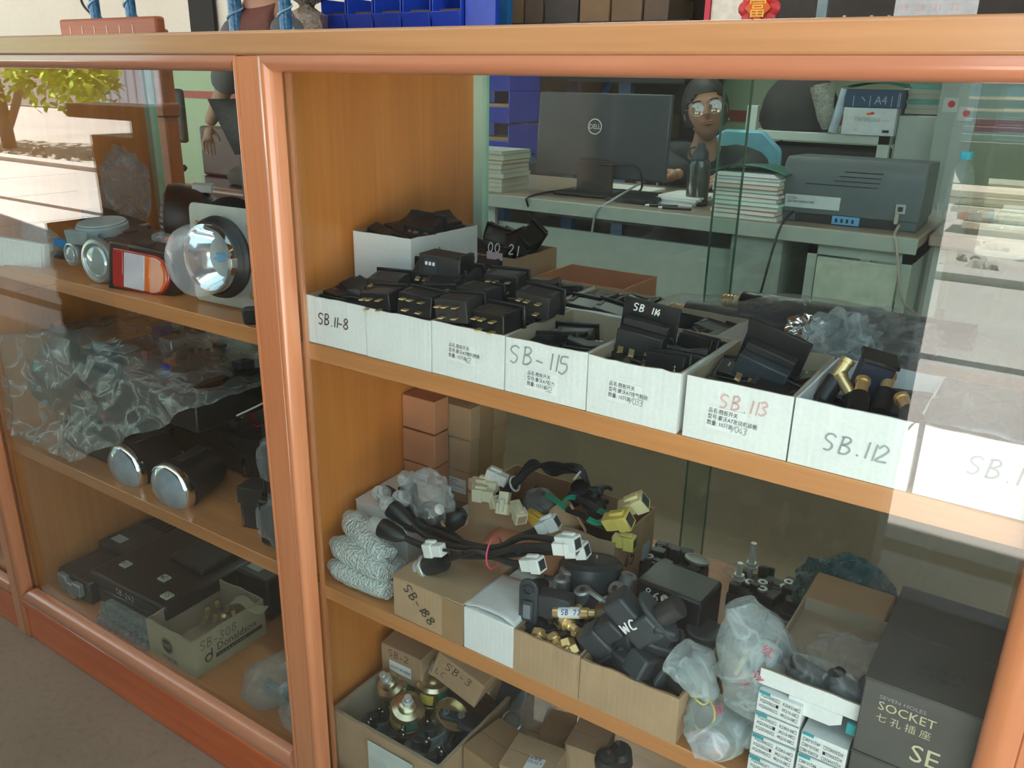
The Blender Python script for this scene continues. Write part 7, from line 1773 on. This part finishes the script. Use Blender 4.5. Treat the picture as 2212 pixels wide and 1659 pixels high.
def hand_verts(wrist, d, palm_n, side, curl=.4, s=1.0):
    """wrist point, pointing direction d, palm normal; returns verts, edges, radii (index 0 is the wrist)"""
    d = Vector(d).normalized(); n = Vector(palm_n); n = (n - d * n.dot(d)).normalized(); w = d.cross(n) * side
    V = [Vector(wrist)]; E = []; Rr = [(.021 * s, .026 * s)]
    V.append(V[0] + d * .035 * s); E.append((0, 1)); Rr.append((.017 * s, .031 * s))
    V.append(V[0] + d * .070 * s); E.append((1, 2)); Rr.append((.014 * s, .034 * s))
    for k, (off, L, bend) in enumerate(((-.028, .062, 1.1), (-.010, .074, 1.0), (.010, .078, .95), (.028, .070, .9))):
        base = V[0] + d * (.088 - .004 * abs(k - 2)) * s + w * off * s
        V.append(base); i0 = len(V) - 1; E.append((2, i0)); Rr.append(.0092 * s)
        cur = base; ang = 0; prev = i0
        for j, f in enumerate((.45, .30, .25)):
            ang += curl * bend * (.8 if j == 0 else 1)
            cur = cur + (d * math.cos(ang) + n * math.sin(ang)) * L * f * s
            V.append(cur); E.append((prev, len(V) - 1)); prev = len(V) - 1; Rr.append((.0085 - .0012 * j) * s)
    tb = V[0] + d * .028 * s + w * .030 * s; V.append(tb); i0 = len(V) - 1; E.append((1, i0)); Rr.append(.0125 * s)
    t1 = tb + (d * .75 + w * .6 + n * .25).normalized() * .032 * s; V.append(t1); E.append((i0, i0 + 1)); Rr.append(.0100 * s)
    t2 = t1 + (d * .9 + w * .25 + n * .35).normalized() * .028 * s; V.append(t2); E.append((i0 + 1, i0 + 2)); Rr.append(.0085 * s)
    return V, E, Rr

def head_mesh(parent, c, rz, rx, ry, s=1.0, skinm=None):
    """head centred between the ears, facing -Y before rotation; returns its matrix"""
    m = Matrix.Translation(c) @ Euler((rx, ry, rz)).to_matrix().to_4x4() @ Matrix.Scale(s, 4)
    b = MB(); bmesh.ops.create_uvsphere(b.bm, u_segments=48, v_segments=36, radius=1.0)
    def g(x, z, cx, cz, sx, sz): return math.exp(-((x - cx) / sx) ** 2 - ((z - cz) / sz) ** 2)
    for v in b.bm.verts:
        p = v.co.copy(); f = max(0, -p.y)
        x = p.x * .072; y = p.y * .093; z = p.z * .112
        if z < 0:
            k = 1 - .34 * (min(1, -z / .112)) ** 1.5; x *= k
            y = y * (1 - .10 * (-z / .112)) - .010 * f * (-z / .112)
        if z > .02: x *= 1 + .02; 
        front = f ** .6
        X = x; Z = z
        y -= front * (.021 * g(X, Z, 0, -.018, .011, .014) + .013 * g(X, Z, 0, .004, .008, .022) + .006 * g(X, Z, .012, -.022, .008, .007) + .006 * g(X, Z, -.012, -.022, .008, .007))
        y += front * (.010 * g(X, Z, .030, .008, .016, .011) + .010 * g(X, Z, -.030, .008, .016, .011))
        y -= front * (.007 * g(X, Z, 0, -.050, .022, .007) + .008 * g(X, Z, 0, -.090, .020, .014) + .005 * g(X, Z, .042, -.02, .016, .02) + .005 * g(X, Z, -.042, -.02, .016, .02))
        y -= front * (.005 * g(X, Z, .028, .030, .020, .006) + .005 * g(X, Z, -.028, .030, .020, .006))
        y += front * .005 * g(X, Z, 0, -.068, .018, .005)
        v.co = m @ Vector((x, y, z))
    h = b.build('head', skinm, parent)
    b = MB(); b.sph(1, m @ Matrix.Translation((0, -.0965, -.046)) @ Matrix.Diagonal((.021, .007, .0048, 1)), 20, 12); b.build('upper_lip', plain('lip_red', (.30, .09, .075), .4) if 'lip_red' not in MATS else MATS['lip_red'], h)
    b = MB(); b.sph(1, m @ Matrix.Translation((0, -.0955, -.053)) @ Matrix.Diagonal((.018, .007, .0055, 1)), 20, 12); b.build('lower_lip', MATS['lip_red'], h)
    for sx in (-1, 1):
        b = MB(); b.sph(.0115, m @ Matrix.Translation((.030 * sx, -.073, .008)), 18, 12); e = b.build('eye', plain('eye_white', (.6, .6, .58), .2) if 'eye_white' not in MATS else MATS['eye_white'], h)
        b = MB(); b.sph(.0058, m @ Matrix.Translation((.030 * sx, -.0800, .008)), 14, 10); b.build('iris', M_hair, h)
        b = MB(); b.sph(1, m @ Matrix.Translation((.030 * sx, -.0735, .0125)) @ Matrix.Diagonal((.0145, .0128, .0070, 1)), 18, 10); b.build('eyelid', skinm, h)
        b = MB(); b.tube([m @ Vector((sx * x_, -.090 + abs(x_ - .02) * .35, .026 + .004 * math.sin((x_ - .012) / .034 * PI))) for x_ in [.012 + .034 * k / 8 for k in range(9)]], .0024, 6); b.build('eyebrow', M_hair, h)
        b = MB(); b.sph(1, m @ Matrix.Translation((.072 * sx, .005, -.008)) @ Matrix.Rotation(.3 * sx, 4, 'Z') @ Matrix.Diagonal((.007, .017, .030, 1)), 16, 12); b.build('ear', skinm, h)
    return h, m

# ---------- the seated woman
wc = P(1524, 238, y=2.42)
wm = thing('person', 'seated person with glasses, black hair and a black jacket with white stripes at the desk', 'person', (0, 0, 0))
nb = wc + Vector((-.01, .03, -.085))
neck = nb + Vector((0, .03, -.07)); chest = neck + Vector((-.015, .05, -.17)); pelvis = Vector((chest.x, chest.y + .10, .46))
shL = neck + Vector((-.155, .04, -.055)); shR = neck + Vector((.155, .05, -.060))
handp = Vector((-1.22, 2.06, .788)); elL = Vector((shL.x - .03, shL.y - .02, .80)); elR = Vector((shR.x + .05, shR.y - .05, .80)); handR = Vector((shR.x - .02, shR.y - .36, .785))
# body (skin) : neck, arms to the wrists
V = [pelvis, pelvis + (chest - pelvis) * .5, chest, neck, nb + Vector((0, 0, .035)), shL, elL, handp + Vector((.02, .10, .01)), shR, elR, handR + Vector((.05, .09, .005)), pelvis + Vector((-.09, -.38, .02)), pelvis + Vector((-.09, -.40, -.42)), pelvis + Vector((.09, -.38, .02)), pelvis + Vector((.09, -.40, -.42)),
     neck + Vector((-.08, .03, -.02)), neck + Vector((.08, .03, -.02))]
Ed = [(0, 1), (1, 2), (2, 3), (3, 4), (3, 15), (15, 5), (5, 6), (6, 7), (3, 16), (16, 8), (8, 9), (9, 10), (0, 11), (11, 12), (0, 13), (13, 14)]
skin('body', V, Ed, [(.12, .10), (.11, .09), (.12, .085), .045, .043, .030, .026, .022, .030, .026, .022, .065, .045, .065, .045, .03, .03], M_skin, wm)
skin('trousers', [pelvis, pelvis + Vector((-.09, -.38, .02)), pelvis + Vector((-.09, -.40, -.40)), pelvis + Vector((.09, -.38, .02)), pelvis + Vector((.09, -.40, -.40))], [(0, 1), (1, 2), (0, 3), (3, 4)], [(.17, .14), .10, .075, .10, .075], plain('dark_cloth', (.02, .02, .024), .8), wm)
# jacket following torso and arms
Vj = [pelvis, pelvis + (chest - pelvis) * .5, chest, neck + Vector((0, .03, -.035)), shL, elL, handp + Vector((.025, .115, .01)), shR, elR, handR + Vector((.06, .10, .005)), neck + Vector((-.08, .035, -.03)), neck + Vector((.08, .035, -.03))]
Ej = [(0, 1), (1, 2), (2, 3), (3, 10), (10, 4), (4, 5), (5, 6), (3, 11), (11, 7), (7, 8), (8, 9)]
skin('jacket', Vj, Ej, [(.19, .16), (.18, .155), (.20, .15), (.075, .07), .092, .072, .046, .092, .072, .046, .090, .090], M_jack, wm)
b = MB(); c0 = neck + Vector((0, -.045, -.075)); b.sph(1, Matrix.Translation(c0 + Vector((0, .035, -.04))) @ Matrix.Diagonal((.040, .045, .085, 1)), 20, 14); b.build('neck_skin', M_skin, wm)
b = MB(); b.sph(1, Matrix.Translation(c0 + Vector((0, .030, -.135))) @ Matrix.Diagonal((.055, .05, .06, 1)), 20, 14); b.build('dark_red_top', plain('dark_maroon_cloth', (.06, .012, .015), .8), wm)
for sh, sgn in ((shL, -1), (shR, 1)):
    b = MB(); b.tube(catmull([sh + Vector((-.03 * sgn, -.052, .012)), sh + Vector((.005 * sgn, -.066, -.012)), sh + Vector((.035 * sgn, -.060, .004)), sh + Vector((.055 * sgn, -.030, .022))], 6), .0038, 6); b.build('white_stripe', M_white, wm)
b = MB(); b.tube(catmull([shL + Vector((-.01, -.075, -.03)), shL + Vector((-.012, -.085, -.07)), shL + Vector((-.006, -.080, -.105))], 6), .0045, 6); b.build('white_stripe', M_white, wm)
Vh, Eh, Rh = hand_verts(handp + Vector((.02, .10, .01)), (-.95, -.45, -.10), (0, -.1, -1), 1, .22, .95)
skin('hand', Vh, Eh, Rh, M_skin, wm)
Vh, Eh, Rh = hand_verts(handR + Vector((.05, .09, .005)), (-.5, -1, -.1), (0, -.1, -1), -1, .25, .95)
skin('hand', Vh, Eh, Rh, M_skin, wm)
hd, hm = head_mesh(wm, wc, .42, -.10, -.20, 1.0, M_skin)
b = MB(); bmesh.ops.create_uvsphere(b.bm, u_segments=40, v_segments=30, radius=1.0)
for v in list(b.bm.verts):
    p = v.co; 
    x = p.x * .086; y = p.y * .104 + .010; z = p.z * .121 + .006
    hl = .045 + .030 * abs(p.x) ** 1.2 * -1 + .012 * p.x
    if p.y < -.15 and z < .052 - .05 * abs(p.x) ** 2 + .01 * p.x: y = max(y, -.045); x *= .90
    if z < -.055: z = -.055 + (z + .055) * .3; y = max(y, .0)
    v.co = hm @ Vector((x + .0015 * noise.noise(p * 9), y + .002 * noise.noise(p * 14), z))
b.build('hair', M_hair, hd)
b = MB(); b.ico(1, hm @ Matrix.Translation((.01, .105, -.02)) @ Matrix.Diagonal((.04, .035, .05, 1)), 3); b.build('hair_bun', M_hair, hd)
for sx in (-1, 1):
    ring = [hm @ Vector((.031 * sx + .0245 * math.cos(a), -.098 + .012 * abs(math.cos(a)) * 0, .000 + .0235 * math.sin(a))) for a in [2 * PI * k / 28 for k in range(29)]]
    b = MB(); b.tube(ring, .0010, 6, cap=False); gl = b.build('glasses_rim', M_alu, hd)
    b = MB(); b.lathe([(.0243, 0), (.012, .0018), (0, .0022)], hm @ Matrix.Translation((.031 * sx, -.098, 0)) @ Matrix.Rotation(PI / 2, 4, 'X') @ Matrix.Diagonal((1, .96, 1, 1)), 28, cap=False); b.build('lens', thin_glass('spectacle_lens', (.97, .97, .97), f0=.16) if 'spectacle_lens' not in MATS else MATS['spectacle_lens'], gl)
    b = MB(); b.tube([hm @ Vector((.055 * sx, -.096, .004)), hm @ Vector((.073 * sx, -.04, .008)), hm @ Vector((.074 * sx, .01, .0))], .0010, 6); b.build('temple', M_alu, gl)
b = MB(); b.tube([hm @ Vector((-.007, -.100, .004)), hm @ Vector((0, -.103, .007)), hm @ Vector((.007, -.100, .004))], .0010, 6); b.build('bridge', M_alu, hd)
b = MB(); b.ico(.006, hm @ Matrix.Translation((.076, .0, -.045)), 2); b.build('earring', M_white, hd)

# ---------- the standing man, seen from behind
mn = thing('person', 'standing person seen from behind in a brown shirt with grey sleeves and dark trousers', 'person', (0, 0, 0))
my_ = 2.4
mx_ = P(568, 25, y=my_).x; zs_ = P(568, 22, y=my_).z
pe = Vector((mx_, my_, .93)); ch_ = Vector((mx_, my_, zs_ - .18)); nk = Vector((mx_ + .01, my_, zs_ + .045)); ht = Vector((mx_ + .02, my_ - .02, zs_ + .12))
sL = Vector((mx_ - .155, my_, zs_ - .035)); sR = Vector((mx_ + .155, my_, zs_ - .035)); eL = P(480, 205, y=my_); wL = P(450, 272, y=my_ - .05); eR = Vector((mx_ + .24, my_ - .05, zs_ - .30)); wR = Vector((mx_ + .25, my_ - .02, zs_ - .56))
kn = [Vector((mx_ - .11, my_ - .02, .48)), Vector((mx_ + .11, my_, .48))]; an = [Vector((mx_ - .12, my_ + .03, .08)), Vector((mx_ + .12, my_ + .03, .08))]
hp_ = [pe + Vector((-.09, 0, -.04)), pe + Vector((.09, 0, -.04))]
V = [pe, ch_, nk, ht, sL, eL, wL, sR, eR, wR, hp_[0], kn[0], an[0], hp_[1], kn[1], an[1], an[0] + Vector((0, -.14, -.04)), an[1] + Vector((0, -.14, -.04))]
Ed = [(0, 1), (1, 2), (2, 3), (2, 4), (4, 5), (5, 6), (2, 7), (7, 8), (8, 9), (0, 10), (10, 11), (11, 12), (0, 13), (13, 14), (14, 15), (12, 16), (15, 17)]
skin('body', V, Ed, [(.14, .11), (.15, .10), .062, .060, .055, .048, .032, .055, .048, .032, .08, .055, .04, .08, .055, .04, .035, .035], M_skin, mn)
skin('shirt', [pe + Vector((0, 0, -.02)), pe + Vector((0, 0, .14)), ch_, nk + Vector((0, 0, -.055)), sL + Vector((.03, 0, 0)), sR + Vector((-.03, 0, 0))], [(0, 1), (1, 2), (2, 3), (3, 4), (3, 5)], [(.21, .16), (.21, .16), (.23, .16), (.10, .09), .105, .105], plain('rust_brown_jersey', (.13, .045, .033), .8, bump=.1), mn)
for s0, e0 in ((sL, eL), (sR, eR)):
    skin('sleeve', [s0 + Vector((0, 0, .005)), s0 + (e0 - s0) * .4, s0 + (e0 - s0) * .98], [(0, 1), (1, 2)], [.100, .092, .084], plain('slate_grey_jersey', (.10, .105, .11), .85) if 'slate_grey_jersey' not in MATS else MATS['slate_grey_jersey'], mn)
skin('trousers', [pe + Vector((0, 0, .02))] + hp_ + kn + [an[0] + Vector((0, 0, .03)), an[1] + Vector((0, 0, .03))], [(0, 1), (0, 2), (1, 3), (3, 5), (2, 4), (4, 6)], [(.20, .16), .13, .13, .095, .095, .08, .08], plain('dark_check_trousers', (.022, .026, .032), .8, var=.4, scale=60), mn)
for w_, sd, dr in ((wL, -1, (-.12, -.05, -1)), (wR, 1, (-.3, -.7, -.5))):
    Vh, Eh, Rh = hand_verts(w_, dr, (.8 * -sd, -.3, 0), sd, .35, 1.0)
    skin('hand', Vh, Eh, Rh, M_skin, mn)
hd, hm = head_mesh(mn, ht + Vector((0, 0, .13)), PI - .2, 0, 0, 1.0, M_skin)
b = MB(); bmesh.ops.create_uvsphere(b.bm, u_segments=36, v_segments=26, radius=1.0)
for v in b.bm.verts:
    p = v.co; x = p.x * .079; y = p.y * .100 + .008; z = p.z * .118 + .006
    if p.y < -.1 and z < .05: y = max(y, -.03); x *= .9
    if z < -.045: z = -.045 + (z + .045) * .2; x *= .92; y *= .85
    v.co = hm @ Vector((x, y, z))
b.build('hair', M_hair, hd)
for a_ in an:
    b = MB(); b.sph(1, Matrix.Translation(a_ + Vector((0, -.07, -.035))) @ Matrix.Diagonal((.05, .135, .045, 1)), 20, 12); b.build('shoe', M_black, mn)
# ================================================================ outdoors, mirrored in the panes
# wooden counter, and a low block added to darken the mirrored left edge
t = thing('wooden_counter', 'brown-topped wooden counter mirrored in the left pane', 'counter', (0, 0, 0))
b = MB(); b.box((-2.96, -1.175, .955), (-2.51, -.98, 1.0)); b.build('counter_top', plain('dark_brown_laminate', (.10, .045, .028), .3), t, bevel=.004)
b = MB(); b.box((-2.86, -1.17, 0), (-2.51, -1.0, .90)); b.build('carcass', M_panel, t)
b = MB(); b.box((-2.62, -1.17, .90), (-2.51, -1.0, .955)); b.build('neck', M_panel, t)
t = thing('dark_low_block', 'dark low block added on the floor to darken the mirrored left edge', 'crate', (-3.24, -1.30, 0))
b = MB(); b.box((0, 0, 0), (.37, .30, .56)); b.build('block_body', plain('low_block_brown', (.045, .032, .025), .7), t, bevel=.005)
b = MB()
for k in range(5): b.box((-.004, -.004, .05 + .11 * k), (.374, .304, .12 + .11 * k))
b.build('slats', MATS['low_block_brown'], t)
# tree
M_leaf = plain('bright_leaf', (.42, .58, .05), .5, var=.35, scale=2)
M_bark = plain('grey_bark', (.20, .16, .12), .9, bump=.4)
tr_o = P(22, 310, y=6.2); tr_x, tr_y = tr_o.x, -6.2
tree = thing('small_tree', 'small bright green tree beyond the kerb mirrored in the left pane', 'tree', (tr_x, tr_y, 0))
R = random.Random(3)
b = MB()
b.tube(catmull([(0, 0, -.05), (.05, .05, .5), (-.15, .0, 1.0), (-.2, .05, 1.5)], 5), .10, 10, radii=None)
b.tube(catmull([(.0, 0, .2), (.35, -.1, .8), (.75, -.1, 1.5)], 5), .06, 8)
b.tube(catmull([(-.1, 0, .8), (-.6, .2, 1.3), (-.9, .3, 1.8)], 5), .05, 8)
b.build('trunk', M_bark, tree)
b = MB()
for k in range(3800):
    cl = R.choice([(-.6, 0, 1.8, 1.1), (.6, .0, 1.45, .9), (1.5, .0, 1.25, .75), (2.3, .0, 1.05, .5), (-1.6, .2, 2.0, 1.1), (.2, .0, 2.3, 1.1), (1.6, 0, 2.0, .9)])
    d = Vector((R.gauss(0, 1), R.gauss(0, 1), R.gauss(0, .7))); d.normalize(); d *= R.random() ** .5 * cl[3]
    c = Vector(cl[:3]) + d; s = R.uniform(.05, .10)
    m = Matrix.Translation(c) @ Euler((R.uniform(-1, 1), R.uniform(-1, 1), R.uniform(0, 6))).to_matrix().to_4x4()
    q = [m @ Vector(p) for p in ((-s, 0, 0), (-s * .3, s * .5, .01), (s * .5, s * .42, .0), (s * 1.1, 0, -.01), (s * .5, -s * .42, 0), (-s * .3, -s * .5, .01))]
    vs = [b.bm.verts.new(p) for p in q]; b.bm.faces.new(vs)
f = b.build('foliage', M_leaf, tree, smooth=False)
# rubble along the kerb
b = MB()
for k in range(420):
    x = R.uniform(-22, 5); y = -5.40 - abs(R.gauss(0, .38)); s = R.uniform(.02, .09)
    m = Matrix.Translation((x, y, -.02)) @ Euler((R.random() * 3, R.random() * 3, R.random() * 3)).to_matrix().to_4x4() @ Matrix.Diagonal((1, R.uniform(.5, 1), R.uniform(.3, .7), 1))
    b.ico(s, m, 1)
tag(b.build('rubble', concrete('pale_rubble', (.30, .26, .22), (.62, .58, .52), 9, .9), smooth=False), 'scattered pale rubble stones beyond the kerb, mirrored in both panes', 'rubble', kind='stuff')
# corrugated grey-blue gate and wall far left
g0 = P(195, 180, y=15); g1 = P(420, 180, y=15)
gt = thing('yard_gate', 'pale grey-blue sheet metal gate far across the yard, mirrored in the left pane', 'gate', (0, 0, 0))
b = MB(); b.box((g0.x, -15.1, .25), (g1.x + 3, -15, 2.9)); b.build('sheet', plain('pale_blue_sheet', (.42, .50, .62), .5), gt)
b = MB()
for k in range(40): b.cyl(.03, 2.6, TR((g0.x + .1 + k * .45, -14.99, .27)), 6)
b.build('ribs', MATS['pale_blue_sheet'], gt)
b = MB(); b.box((g0.x - 9, -15.3, 0), (g0.x - .05, -15, 2.6)); tag(b.build('yard_wall', M_slab), 'pale block wall left of the metal gate across the yard', 'wall')
# blue flatbed mirrored at the far right: panel with rails, planks below
q0 = P(2040, 240, y=10); q1 = P(2400, 240, y=10); zt_ = q0.z
fb = thing('flatbed_truck', 'blue slatted flatbed side with pale rails mirrored at the upper right', 'truck', (q0.x, -10, 0))
wd_ = q1.x - q0.x + 2
b = MB(); b.box((0, -.4, .55), (wd_, -.02, 1.75)); b.build('side_panel', plain('truck_blue', (.06, .17, .27), .5), fb)
for k, (z, m) in enumerate(((1.00, 'w'), (.88, 'w'), (.80, 's'), (.72, 's'), (.64, 's'), (.56, 's'))):
    b = MB(); b.box((0, -.02, z), (wd_, .0, z + (.03 if m == 'w' else .008))); b.build('rail', plain('pale_rail', (.55, .45, .35), .6) if 'pale_rail' not in MATS else MATS['pale_rail'], fb)
b = MB(); b.box((-.1, -1.6, .42), (wd_, -.0, .55)); b.build('bed', M_void, fb)
for x in (.6, 3.2):
    b = MB(); b.cyl(.42, .25, Matrix.Translation((x, -.1, .39)) @ mX, 28); b.build('wheel', M_rubber, fb)
t0 = None
for k in range(5):
    b = MB(); b.box((0, -.5, 0), (3.4, 0, .055)); o = b.build('timber_plank', plain('pale_timber', (.62, .52, .40), .7) if 'pale_timber' not in MATS else MATS['pale_timber'], bevel=.004)
    o.location = (P(2090, 420, y=7.2).x - .05 * k, -7.2 - .03 * (k % 2), .02 + .062 * k); tag(o, '%s pale plank of the pile in front of the flatbed, mirrored at right' % ['bottom', 'second', 'third', 'fourth', 'top'][k], 'plank', 'plank pile by the flatbed')
# distant buildings and greenery band so that the horizon is closed
b = MB(); b.box((-60, -42, -.2), (40, -40, 4.5)); tag(b.build('far_building', M_slab), 'long pale building far across the yard', 'building')
